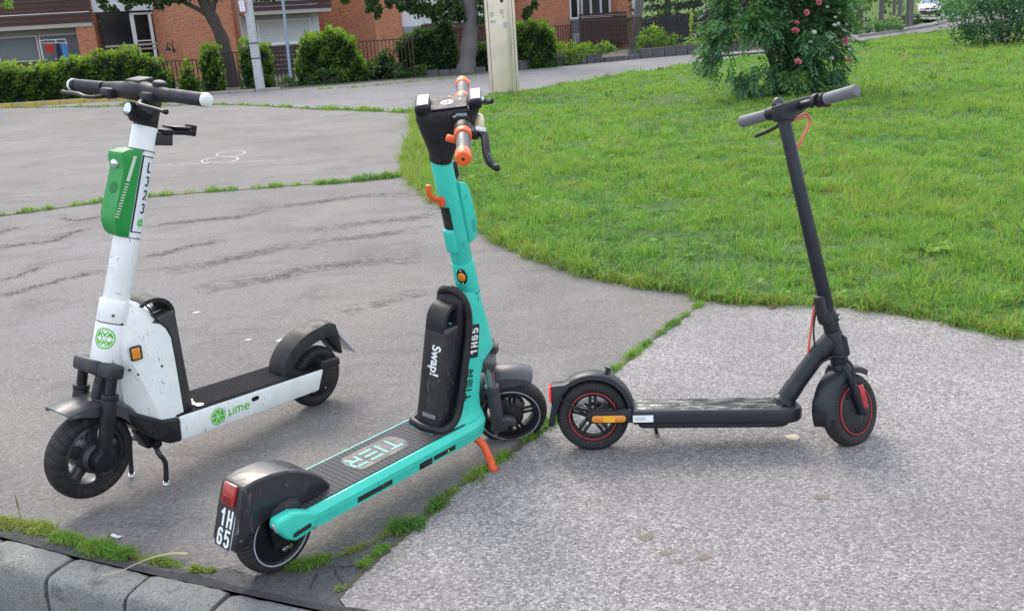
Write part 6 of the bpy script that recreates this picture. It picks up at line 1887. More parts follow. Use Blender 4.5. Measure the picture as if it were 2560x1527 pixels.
def white_scooter():
    root = empty('electric_scooter', pose_matrix([-0.7583, 3.2564, 0.0], [[-0.59854, 0.79709, 0.07998], [-0.7999, -0.60011, -0.0054], [0.04369, -0.0672, 0.99678]]),
                 'white and green rental scooter facing the kerb on its two-legged stand', 'scooter', 'electric scooters parked on the pavement')
    W, Rf, Rr = 0.8835, 0.1332, 0.1143
    S = steer_matrix(W, Rf, -0.0096, 16.18, 4.06)
    big = tyre_mat('scooter_tyre_slanted', 30, 110, 0.35, col=0.014)
    small = tyre_mat('scooter_tyre_block', 44, 220, 0.6, col=0.02)
    ax = lambda z, o=0.0: Vector((0.598 + (1.068 - z) * 0.3012 + o, 0, z))
    # --- rear wheel
    wh = empty('rear_wheel', None); wh.parent = root; wh.matrix_local = T(0, 0, Rr)
    tyre(wh, Matrix.Identity(4), Rr, 0.058, 0.074, small)
    b = MB()
    b.lathe([(0, -0.03), (0.04, -0.03), (0.066, -0.024), (0.076, -0.02), (0.076, 0.02), (0.066, 0.024), (0.04, 0.03), (0, 0.03)], (0, 0, 0), (0, 1, 0), 48)
    hub = b.build('hub', BLACK_GLOSS, wh)
    b = MB()
    for k in range(6):
        a = 2 * math.pi * k / 6
        b.cyl((math.cos(a) * 0.056, 0.026, math.sin(a) * 0.056), (math.cos(a) * 0.056, 0.031, math.sin(a) * 0.056), 0.004, n=10)
    b.build('hub_bolts', STEEL, hub)
    for sg in (-1, 1):
        b = MB()
        b.prism([(-0.050, 0.150), (-0.040, 0.095), (0.06, 0.090), (0.075, 0.165), (0.005, 0.172)], min(sg * 0.042, sg * 0.074), max(sg * 0.042, sg * 0.074), bev=0.008, seg=3)
        b.prism([(-0.062, 0.160), (-0.056, 0.190), (0.028, 0.196), (0.036, 0.166)], min(sg * 0.040, sg * 0.082), max(sg * 0.040, sg * 0.082), bev=0.007, seg=3)
        b.build('axle_mount', BLACK, root)
    f = MB()
    rings = []
    path = [(0.176, 0.176), (0.168, 0.215), (0.140, 0.255), (0.100, 0.283), (0.050, 0.304), (0.0, 0.313), (-0.05, 0.318), (-0.083, 0.303)]
    path = [(v.x, v.z) for v in cr([(x, 0, z) for x, z in path], 3)]
    skirt = [(0.145, 0.165), (0.138, 0.190), (0.120, 0.215), (0.095, 0.235), (0.06, 0.252), (0.02, 0.262), (-0.03, 0.268), (-0.075, 0.262)]
    skirt = [(v.x, v.z) for v in cr([(x, 0, z) for x, z in skirt], 3)]
    for (p, q) in zip(path, skirt):
        dx, dz = q[0] - p[0], q[1] - p[1]
        ring = []
        for (y, t) in [(-0.050, 1.0), (-0.048, 0.45), (-0.040, 0.08), (-0.018, 0.0), (0.018, 0.0), (0.040, 0.08), (0.048, 0.45), (0.050, 1.0), (0.044, 1.0), (0.042, 0.5), (0.034, 0.22), (-0.034, 0.22), (-0.042, 0.5), (-0.044, 1.0)]:
            ring.append((p[0] + dx * t, y, p[1] + dz * t))
        rings.append(ring)
    f.loft(rings)
    fo = f.build('rear_fender', BLACK_MATT, root)
    f = MB()
    f.prism([(-0.060, 0.300), (-0.085, 0.303), (-0.098, 0.268), (-0.118, 0.180), (-0.108, 0.176), (-0.078, 0.215), (-0.04, 0.258)], -0.036, 0.036, bev=0.006)
    f.build('tail_housing', BLACK, fo)
    f = MB()
    f.prism([(-0.096, 0.262), (-0.190, 0.158), (-0.193, 0.160), (-0.100, 0.272)], -0.034, 0.034)
    f.build('number_plate', plastic('pale_plate', (0.55, 0.52, 0.58), 0.4, 0.15), root)
    # --- deck
    dz = lambda x: 0.1662 + 0.0318 * x
    b = MB()
    b.prism([(0.052, 0.0925), (0.628, 0.1055), (0.628, dz(0.628)), (0.026, dz(0.026)), (0.040, 0.13)], -0.0845, 0.0845, bev=0.006, seg=2)
    dk = b.build('deck', WHITE_PAINT, root)
    b = MB()
    b.prism([(0.03, dz(0.03) + 0.0005), (0.632, dz(0.632) + 0.0005), (0.632, dz(0.632) + 0.0035), (0.03, dz(0.03) + 0.0035)], -0.080, 0.080, bev=0.001, seg=1)
    b.build('deck_mat', plastic('dull_black_mat', (0.008, 0.008, 0.010), 0.8, 0.2, spec=0.1), root)
    k = NT('ribbed_grip')
    k.base(k.mix(k.noise(30, 4), (0.009, 0.009, 0.014, 1), (0.022, 0.022, 0.030, 1)))
    k.set(rough=0.6, spec=0.2)
    b = MB()
    for i in range(15):
        y = -0.066 + i * 0.0094
        b.box((0.335, y, dz(0.335) + 0.0048), (0.43, 0.0042, 0.0036), Matrix.Rotation(-0.0318, 4, 'Y'), 0.001, 1)
    b.build('grip_ribs', k.m, root)
    text('deck_lettering', 'lime', 0.032, flat('pale_print', (0.7, 0.7, 0.72), 0.5), root, frame((0.535, 0.02, dz(0.535) + 0.0072), (0.15, 1, 0), (-1, 0, -0.03)), 0.001)
    b = MB()
    b.lathe([(0, 0.0), (0.014, 0.0)], (0.535, 0.056, dz(0.535) + 0.0076), (0, 0, 1), 20)
    b.build('deck_disc', flat('pale_disc', (0.7, 0.7, 0.7), 0.5), root)
    pts = []
    for kk in range(8):
        a = math.pi / 2 + kk / 7 * math.pi
        pts.append((0.329 + math.cos(a) * 0.0075, 0.154 + math.sin(a) * 0.0075))
    for kk in range(8):
        a = -math.pi / 2 + kk / 7 * math.pi
        pts.append((0.345 + math.cos(a) * 0.0075, 0.154 + math.sin(a) * 0.0075))
    MB().prism(pts, 0.080, 0.0855).build('charge_port', BLACK_GLOSS, dk)
    side = lambda x, z: frame((x, 0.0852, z), (-1, 0, -0.02), (0, 0, 1))
    lime_slice(root, side(0.488, 0.141), 0.0285, LIMEGREEN)
    # lettering of rounded strokes
    b = MB()
    def stroke(pts, w=0.0048):
        P = [Vector((p[0], p[1], 0)) for p in pts]
        L, Rr_ = [], []
        for i in range(len(P)):
            t = (P[min(i + 1, len(P) - 1)] - P[max(i - 1, 0)]).normalized()
            nn = Vector((-t.y, t.x, 0))
            L.append(b.bm.verts.new(P[i] + nn * w / 2)); Rr_.append(b.bm.verts.new(P[i] - nn * w / 2))
        for i in range(len(P) - 1):
            b.bm.faces.new((L[i], L[i + 1], Rr_[i + 1], Rr_[i]))
    arc = lambda cx, cy, r, a0, a1, n=8: [(cx + r * math.cos(math.radians(a0 + (a1 - a0) * i / n)), cy + r * math.sin(math.radians(a0 + (a1 - a0) * i / n))) for i in range(n + 1)]
    stroke([(-0.041, 0.012)] + [(-0.041, 0.0)] + arc(-0.034, -0.002, 0.007, 180, 270) + [(-0.030, -0.009)])
    stroke([(-0.024, 0.010), (-0.024, -0.010)])
    stroke([(-0.0262, 0.0155), (-0.0218, 0.0155)], 0.004)
    stroke([(-0.015, -0.010), (-0.015, 0.006)] + arc(-0.011, 0.006, 0.004, 180, 90) + [(0.003, 0.010)] + arc(0.008, 0.006, 0.004, 90, 0) + [(0.012, -0.010)])
    stroke([(-0.001, 0.010), (-0.001, -0.010)])
    stroke([(0.022, 0.0005), (0.038, 0.0005)] + arc(0.031, 0.0, 0.0095, 10, 320, 14))
    b.build('side_lettering', LIMEGREEN, root, side(0.404, 0.139))
    # --- front base moulding
    b = MB()
    b.prism([(0.786, 0.250), (0.768, 0.198), (0.710, 0.136), (0.668, 0.109), (0.626, 0.104), (0.6265, 0.184), (0.680, 0.192), (0.760, 0.236)], -0.088, 0.088, bev=0.010, seg=3)
    def taper(v):
        t = min(1, max(0, (v.x - 0.63) / 0.15))
        return (v.x, v.y * (1 - 0.42 * t * t), v.z)
    b.map(taper)
    b.build('front_base', BLACK, root)
    # --- body shell
    def ring(rear, crease, front, wr, wc, wf):
        """rear/crease/front are (x, z)"""
        L = [(rear, wr), (((rear[0] + crease[0]) / 2, (rear[1] + crease[1]) / 2), max(wr, wc) + 0.003), (crease, wc), (((crease[0] + front[0]) / 2 + 0.001, (crease[1] + front[1]) / 2), (wc + wf) / 2 + 0.001), (front, wf)]
        return [(p[0], w, p[1]) for p, w in L] + [(p[0], -w, p[1]) for p, w in reversed(L)]
    rings = [ring((0.598, 0.178), (0.684, 0.186), (0.768, 0.228), 0.064, 0.070, 0.026),
             ring((0.602, 0.235), (0.697, 0.240), (0.770, 0.252), 0.063, 0.069, 0.024),
             ring((0.607, 0.310), (0.722, 0.312), (0.770, 0.315), 0.062, 0.066, 0.022),
             ring((0.613, 0.385), (0.748, 0.386), (0.778, 0.388), 0.061, 0.061, 0.024),
             ring((0.618, 0.440), (0.768, 0.440), (0.782, 0.440), 0.060, 0.050, 0.030),
             ring((0.632, 0.472), (0.764, 0.474), (0.782, 0.474), 0.058, 0.046, 0.030),
             ring((0.655, 0.497), (0.758, 0.502), (0.775, 0.502), 0.055, 0.043, 0.030),
             ring((0.672, 0.520), (0.748, 0.530), (0.765, 0.530), 0.052, 0.042, 0.030),
             ring((0.684, 0.545), (0.740, 0.555), (0.755, 0.555), 0.046, 0.038, 0.028),
             ring((0.702, 0.564), (0.735, 0.568), (0.745, 0.568), 0.038, 0.030, 0.024)]
    b = MB().loft(rings)
    b.build('body_shell', WHITE_PAINT, root, None, 22)
    # seam between shell and battery
    rear_line = [(0.598, 0.182), (0.602, 0.235), (0.607, 0.310), (0.613, 0.385), (0.617, 0.440), (0.628, 0.470), (0.652, 0.497), (0.668, 0.515), (0.680, 0.543), (0.699, 0.564)]
    for sg in (-1, 1):
        MB().tube(cr([(x - 0.002, sg * 0.058, z) for x, z in rear_line], 3), 0.0032, 6).build('shell_seam', BLACKPRINT, root)
    b = MB()
    b.prism([(0.556, 0.176), (0.66, 0.180), (0.70, 0.500), (0.600, 0.520), (0.5905, 0.512)], -0.056, 0.056, bev=0.012, seg=3)
    bat = b.build('battery', plastic('battery_case', (0.03, 0.03, 0.033), 0.45, 0.2, (0.18, 0.17, 0.16), 0.5, 0.25, dirt=0.4), root)
    b = MB()
    b.strap(cr([(0.715, 0, 0.520), (0.700, 0, 0.548), (0.672, 0, 0.562), (0.640, 0, 0.561), (0.614, 0, 0.550), (0.597, 0, 0.530), (0.590, 0, 0.505)], 4), 0.092, 0.012)
    b.build('carry_handle', BLACK_MATT, bat)
    MB().box((0.650, 0, 0.520), (0.05, 0.07, 0.004), Matrix.Rotation(0.2, 4, 'Y'), 0.001, 1).build('lock_plate', STEEL, bat)
    # amber side reflectors in dark frames
    for sg in (-1, 1):
        if sg < 0: continue
        Mr = frame((0.7395, 0.0640, 0.4230), (-1, 0.12, 0.02), (0.05, -0.10, 1))
        b = MB(); b.box((0, 0, 0), (0.036, 0.044, 0.010), None, 0.006, 3)
        fr = b.build('reflector_frame', BLACK, root, Mr)
        b = MB(); b.box((-0.002, 0, 0.004), (0.026, 0.034, 0.006), None, 0.004, 3)
        b.build('side_reflector', AMBER, fr)
    for (x, y, z) in [(0.758, 0.052, 0.372), (0.738, 0.062, 0.355), (0.66, 0.066, 0.36), (0.785, 0.042, 0.545), (0.764, 0.045, 0.515)]:
        b = MB(); b.cyl((x, y - 0.004, z), (x, y + 0.0012, z), 0.0035, n=10)
        b.build('body_screw', DARKMETAL, root)
    # --- head tube, stem
    b = MB()
    b.cyl(ax(0.390), ax(0.512), 0.0455, 0.0455, 36, 0.003)
    b.build('head_tube', WHITE_PAINT, root)
    MB().cyl(ax(0.5115), ax(0.5150), 0.0435, n=36).build('head_gap', BLACKPRINT, root)
    b = MB()
    b.cyl(ax(0.5145), ax(0.577), 0.0462, 0.0455, 36, 0.002)
    b.build('stem_collar', WHITE_PAINT, root, S)
    b = MB()
    b.cyl(ax(0.570), ax(1.068), 0.0375, 0.0355, 40, 0.001)
    stem = b.build('stem', WHITE_PAINT, root, S)
    sa = Vector((-0.3012, 0, 1)).normalized()    # stem direction
    def on_stem(z, az, r):
        """frame on the stem surface: local x to the viewer's right, y up the stem, z outward"""
        a = math.radians(az)
        e1 = Vector((1, 0, 0)) - sa * sa.x
        e1.normalize()
        e2 = sa.cross(e1)
        nrm = e1 * math.cos(a) + e2 * math.sin(a)
        xa = sa.cross(nrm)
        return frame(ax(z) + nrm * r, xa, sa)
    lime_slice(root, on_stem(0.470, 38, 0.0462), 0.031, LIMEGREEN, 0.0462)
    # curved plate with the number, read downwards
    PL, PC = 0.225, 104
    Mp = S @ on_stem(0.880, PC, 0.0371)
    def cyl_strip(x0, x1, y0, y1, r=0.0371, n=10, z=0.0):
        bb = MB()
        prev = None
        for i in range(n + 1):
            x = x0 + (x1 - x0) * i / n
            a = x / r
            p = (r * math.sin(a), r * (math.cos(a) - 1) + z)
            v = (bb.bm.verts.new((p[0], y0, p[1])), bb.bm.verts.new((p[0], y1, p[1])))
            if prev: bb.bm.faces.new((prev[0], v[0], v[1], prev[1]))
            prev = v
        return bb
    hw = 0.0270
    cyl_strip(-hw, hw, -PL / 2, PL / 2).build('number_plate', BLACKPRINT, root, Mp)
    cyl_strip(-hw + 0.0048, hw - 0.0048, -PL / 2 + 0.0036, PL / 2 - 0.0036, z=0.0006).build('plate_face', flat('plate_white', (0.74, 0.76, 0.82), 0.35), root, Mp)
    for i, ch in enumerate('L323'):
        digits('plate_number', ch, 0.0300, 0.0200, 0.0050, 0, BLACKPRINT, root, Mp @ T(0.0, 0.080 - i * 0.040, 0.0012), 0.0371)
    lime_slice(root, Mp @ T(0.0, -0.082, 0.0012), 0.0125, LIMEGREEN, 0.0371, 'plate_emblem')
    # green tracker box on the front of the stem
    e1 = Vector((1, 0, 0.3012)).normalized()
    def box_ring(z, back, front, hb, hf, ch):
        o = ax(z)
        P = [(back, hb), (front - ch, hf + 0.5 * (hb - hf)), (front, hf), (front, -hf), (front - ch, -hf - 0.5 * (hb - hf)), (back, -hb)]
        return [o + e1 * p + Vector((0, 1, 0)) * q for p, q in P]
    rr = [box_ring(0.757, 0.020, 0.046, 0.034, 0.022, 0.014), box_ring(0.766, 0.022, 0.058, 0.0365, 0.028, 0.016), box_ring(0.790, 0.022, 0.070, 0.0365, 0.032, 0.018),
          box_ring(0.815, 0.022, 0.075, 0.0365, 0.033, 0.018), box_ring(0.880, 0.022, 0.072, 0.0365, 0.032, 0.018), box_ring(0.940, 0.022, 0.070, 0.0365, 0.031, 0.018),
          box_ring(0.965, 0.022, 0.082, 0.0365, 0.031, 0.018), box_ring(0.981, 0.022, 0.084, 0.0365, 0.029, 0.018), box_ring(0.994, 0.022, 0.060, 0.0365, 0.026, 0.016), box_ring(1.000, 0.012, 0.040, 0.034, 0.02, 0.012)]
    gb = MB().loft(rr).build('tracker_box', GREEN, root, S, 30)
    MB().ball(ax(0.9500) + e1 * 0.0745 + Vector((0, -0.006, 0)), 0.0170, 16, (0.45, 1.0, 0.80)).build('box_lamp', GLASS_CLEAR, gb)
    b = MB()
    for sg in (1,):
        pos = lambda t: ax(0.808 + t * 0.172) + e1 * (0.070 - 0.026 * t) + Vector((0, sg * (0.0345 + 0.0008 * t + 0.0012), 0))
        for i in range(13):
            b.box(pos(i * 0.045), (0.010, 0.003, 0.0036), Matrix.Rotation(-0.29, 4, 'Y'))
        b.strap([pos(0.585), pos(0.8), pos(1.0)], 0.009, 0.003, (1, 0, 0.3))
    b.build('reflective_ladder', flat('pale_ladder', (0.60, 0.70, 0.55), 0.4), gb, kind='stuff')
    lime_slice(gb, frame(ax(0.885) + e1 * 0.0735, (0, 1, 0), sa), 0.017, flat('embossed_green', (0.006, 0.19, 0.035), 0.5), name='embossed_emblem')
    b = MB()
    for z in (0.7565, 1.0015):
        b.lathe([(0.0382, -0.001), (0.0382, 0.001), (0.0374, 0.001), (0.0374, -0.001)], ax(z), sa, 40, closed=True)
    b.build('box_straps', BLACKPRINT, root, S)
    # phone holder behind the stem
    b = MB()
    b.prism([(0.606, 1.058), (0.614, 1.018), (0.530, 1.008), (0.526, 1.042)], -0.012, 0.030, bev=0.002)
    b.build('holder_bracket', plastic('worn_bracket', (0.03, 0.03, 0.03), 0.45, 0.2, (0.3, 0.3, 0.3), 0.6), root, S)
    b = MB()
    b.box((0.505, 0.012, 1.046), (0.115, 0.050, 0.016), Matrix.Rotation(-0.10, 4, 'Y'), 0.005, 3)
    b.box((0.495, 0.010, 1.058), (0.060, 0.062, 0.008), Matrix.Rotation(-0.12, 4, 'Y'), 0.003, 2)
    b.box((0.449, 0.014, 1.046), (0.010, 0.046, 0.034), Matrix.Rotation(-0.25, 4, 'Y'), 0.003, 2)
    b.build('phone_holder', BLACK_GLOSS, root, S)
    # neck and bars
    b = MB()
    b.cyl(ax(1.066), ax(1.152), 0.0335, 0.0335, 32, 0.003)
    b.build('stem_neck', BLACK_MATT, root, S)
    b = MB()
    b.tube(cr([(0.600, 0.018, 1.105), (0.625, 0.02, 1.108), (0.645, 0.02, 1.115)], 3), [0.020] * 7, 18)
    b.cyl((0.62, 0.02, 1.112), (0.668, 0.02, 1.126), 0.0215, 0.0205, 24, 0.002)
    b.prism([(0.60, 1.075), (0.652, 1.088), (0.664, 1.112), (0.62, 1.125)], 0.004, 0.034, bev=0.003)
    hl = b.build('headlight', BLACK_GLOSS, root, S)
    b = MB(); b.lathe([(0, 0.004), (0.010, 0.003), (0.0165, 0)], (0.668, 0.02, 1.126), (0.96, 0, 0.28), 24)
    b.build('headlight_lens', GLASS_CLEAR, hl)
    b = MB()
    b.cyl((0.612, -0.150, 1.169), (0.612, 0.150, 1.169), 0.0135, n=20)
    b.build('handlebar', BLACK_MATT, root, S)
    for sg in (-1, 1):
        b = MB()
        prof = [(0, 0)]
        for i in range(14):
            prof += [(0.0180, i * 0.0094 + 0.001), (0.0190, i * 0.0094 + 0.0035), (0.0180, i * 0.0094 + 0.0080)]
        prof.append((0, 0.132))
        b.lathe(prof, (0.617, sg * 0.148, 1.168), (0.03 * sg * 0, sg, -0.012), 20)
        b.build('grip', RUBBER, root, S)
        b = MB()
        b.cyl((0.618, sg * 0.272, 1.1665), (0.619, sg * 0.287, 1.1663), 0.0192, n=24, bev=0.002)
        b.build('grip_band', BLACK_GLOSS, root, S)
        b = MB()
        b.lathe([(0.0192, 0), (0.0195, 0.007), (0.017, 0.014), (0.010, 0.018), (0, 0.019)], (0.619, sg * 0.287, 1.1663), (0, sg, 0), 24)
        b.build('grip_end', plastic('white_rubber', (0.74, 0.75, 0.72), 0.5, 0.06, dirt=0.2), root, S)
    # centre console
    b = MB()
    b.loft([[(0.612 + a * math.cos(t) , y, 1.166 + zc + c * math.sin(t)) for t in [2 * math.pi * i / 20 for i in range(20)]] for (y, a, c, zc) in
            [(-0.150, 0.018, 0.019, 0.0), (-0.120, 0.022, 0.022, 0.0), (-0.085, 0.026, 0.024, 0.001), (-0.050, 0.030, 0.025, 0.002), (-0.030, 0.036, 0.029, 0.004), (0.0, 0.038, 0.030, 0.005), (0.030, 0.036, 0.028, 0.004), (0.055, 0.030, 0.025, 0.002), (0.085, 0.026, 0.023, 0.001), (0.125, 0.021, 0.020, 0.0), (0.150, 0.018, 0.018, 0.0)]])
    b.box((0.602, -0.004, 1.196), (0.054, 0.064, 0.018), Matrix.Rotation(0.15, 4, 'Y'), 0.005, 3)
    b.build('console', BLACK_MATT, root, S)
    b = MB()
    b.lathe([(0.016, 0), (0.020, 0.004), (0.0205, 0.016), (0.018, 0.022), (0.010, 0.026), (0, 0.026)], (0.600, 0.080, 1.178), (0, 0.1, 1), 24)
    bell = b.build('bell', BLACK_GLOSS, root, S)
    MB().lathe([(0.021, 0.015), (0.0212, 0.018), (0.0205, 0.021)], (0.600, 0.080, 1.178), (0, 0.1, 1), 24).build('bell_ring', DARKMETAL, bell)
    # brake levers
    b = MB()
    b.box((0.640, -0.095, 1.158), (0.034, 0.048, 0.030), None, 0.008, 3)
    cl = b.build('lever_clamp', BLACK_MATT, root, S)
    b = MB()
    b.tube(cr([(0.652, -0.100, 1.150), (0.664, -0.125, 1.146), (0.672, -0.160, 1.145), (0.668, -0.200, 1.150), (0.662, -0.240, 1.150), (0.658, -0.285, 1.148)], 5), [0.010] * 5 + [0.0088] * 16 + [0.0080] * 4 + [0.0102], 12, flat=(0.62, 1.0))
    b.ball((0.658, -0.288, 1.148), 0.0078, 12)
    b.build('brake_lever', BLACK_GLOSS, cl)
    b = MB()
    b.box((0.640, 0.078, 1.158), (0.034, 0.040, 0.030), None, 0.008, 3)
    cl = b.build('lever_clamp', BLACK_MATT, root, S)
    b = MB()
    b.tube(cr([(0.650, 0.075, 1.150), (0.676, 0.088, 1.148), (0.694, 0.112, 1.145), (0.692, 0.145, 1.140), (0.684, 0.175, 1.135), (0.682, 0.20, 1.132)], 5), [0.010] * 5 + [0.0088] * 16 + [0.0080] * 4 + [0.0102], 12, flat=(0.62, 1.0))
    b.ball((0.682, 0.203, 1.132), 0.0078, 12)
    b.build('brake_lever', BLACK_GLOSS, cl)
    # --- fork
    b = MB()
    b.prism([(0.775, 0.402), (0.848, 0.420), (0.858, 0.380), (0.786, 0.360)], -0.030, 0.030, bev=0.006, seg=2)
    b.prism([(0.795, 0.404), (0.846, 0.417), (0.856, 0.376), (0.805, 0.364)], -0.088, 0.088, bev=0.010, seg=3)
    b.build('fork_crown', DARKMETAL, root, S)
    for sg in (-1, 1):
        leg = lambda z: Vector((0.826 + (0.39 - z) * 0.232, sg * 0.067, z))
        b = MB()
        b.cyl(leg(0.300), leg(0.405), 0.0150, n=20)
        b.build('stanchion', BLACK_GLOSS, root, S)
        b = MB()
        b.cyl(leg(0.150), leg(0.318), 0.0205, n=22, bev=0.002)
        b.cyl(leg(0.225), leg(0.318), 0.0225, n=22, bev=0.003)
        b.cyl(leg(0.310), leg(0.326), 0.0240, n=22, bev=0.003)
        lg = b.build('fork_leg', BLACK, root, S)
        b = MB()
        b.cyl((W, sg * 0.050, Rf), (W, sg * 0.083, Rf), 0.040, 0.034, 32, 0.006, 3)
        b.prism([(W - 0.030, Rf + 0.035), (W + 0.012, Rf + 0.044), (W + 0.028, Rf), (W - 0.026, Rf - 0.01)], min(sg * 0.056, sg * 0.080), max(sg * 0.056, sg * 0.080), bev=0.006)
        b.build('axle_cover', BLACK_GLOSS, lg)
    b = MB()
    b.cyl((0.812, 0, 0.370), (0.845, 0, 0.285), 0.019, n=20)
    b.box((0.843, 0, 0.296), (0.040, 0.128, 0.016), Matrix.Rotation(-0.25, 4, 'Y'), 0.005, 2)
    b.build('fork_brace', BLACK, root, S)
    # front fender
    f = MB()
    rings = []
    for k_ in range(20):
        a = math.radians(62 + k_ * (152 - 62) / 19)
        ro = 0.172 + 0.022 * max(0, (6 - k_) / 6) ** 1.3
        fl = 0.020 + 0.022 * math.sin(min(1, k_ / 8) * math.pi / 2)
        ring = []
        for (y, dr) in [(-0.056, -fl), (-0.054, -0.010), (-0.042, -0.001), (0, 0.003), (0.042, -0.001), (0.054, -0.010), (0.056, -fl), (0.052, -fl), (0.050, -0.012), (0, -0.003), (-0.050, -0.012), (-0.052, -fl)]:
            ring.append((W + math.cos(a) * (ro + dr), y, Rf + math.sin(a) * (ro + dr)))
        rings.append(ring)
    f.loft(rings)
    f.build('front_fender', plastic('fender_plastic', (0.045, 0.047, 0.055), 0.38, 0.2, (0.2, 0.2, 0.2), 0.4, dirt=0.2), root, S)
    # front wheel
    wh = empty('front_wheel', None); wh.parent = root; wh.matrix_local = S @ T(W, 0, Rf)
    tyre(wh, Matrix.Identity(4), Rf, 0.068, 0.094, big, 96)
    b = MB()
    b.lathe([(0.097, -0.025), (0.097, 0.025), (0.086, 0.029), (0.083, 0.022), (0.083, -0.022), (0.086, -0.029)], (0, 0, 0), (0, 1, 0), 72, closed=True)
    b.lathe([(0, -0.050), (0.040, -0.050), (0.048, -0.040), (0.050, -0.030), (0.050, 0.030), (0.048, 0.040), (0.040, 0.050), (0, 0.050)], (0, 0, 0), (0, 1, 0), 48)
    for k_ in range(5):
        a = math.radians(100 + 72 * k_)
        b.tube([(math.cos(a) * 0.035, 0, math.sin(a) * 0.035), (math.cos(a) * 0.066, 0, math.sin(a) * 0.066), (math.cos(a) * 0.089, 0, math.sin(a) * 0.089)], [0.022, 0.020, 0.024], 14, flat=(1.0, 0.9))
    b.build('rim', plastic('rim_black', (0.026, 0.027, 0.032), 0.35, 0.2, (0.12, 0.12, 0.12), 0.3, dirt=0.3), wh)
    # --- two-legged stand
    b = MB()
    b.box((0.700, 0.010, 0.135), (0.058, 0.060, 0.075), Matrix.Rotation(0.35, 4, 'Y'), 0.012, 3)
    b.cyl((0.695, -0.045, 0.112), (0.695, 0.062, 0.112), 0.014, n=18, bev=0.003)
    b.build('stand_mount', BLACK_GLOSS, root)
    ks = empty('stand', None); ks.parent = root
    worn = plastic('worn_black_tube', (0.035, 0.035, 0.04), 0.35, 0.3, (0.42, 0.42, 0.43), 0.8, metal=0.4)
    gz = lambda x, y: -(0.04369 * x - 0.0672 * y) / 0.99678
    for sg, (fx, fy) in ((1, (0.684, 0.066)), (-1, (0.706, -0.088))):
        b = MB()
        b.tube(cr([(0.690, 0.0, 0.098), (0.694, sg * 0.040, 0.098), (0.697, fy - sg * 0.014, 0.096), (0.699, fy, 0.082), (fx - 0.003, fy, 0.045), (fx, fy, gz(fx, fy) + 0.004)], 5), 0.0078, 12)
        lg = b.build('stand_leg', worn, ks)
        b = MB(); b.cyl((fx, fy, gz(fx, fy) + 0.0005), (fx, fy, gz(fx, fy) + 0.008), 0.0125, 0.0095, 16)
        b.build('stand_foot', STEEL, lg)
    return root

white_scooter()

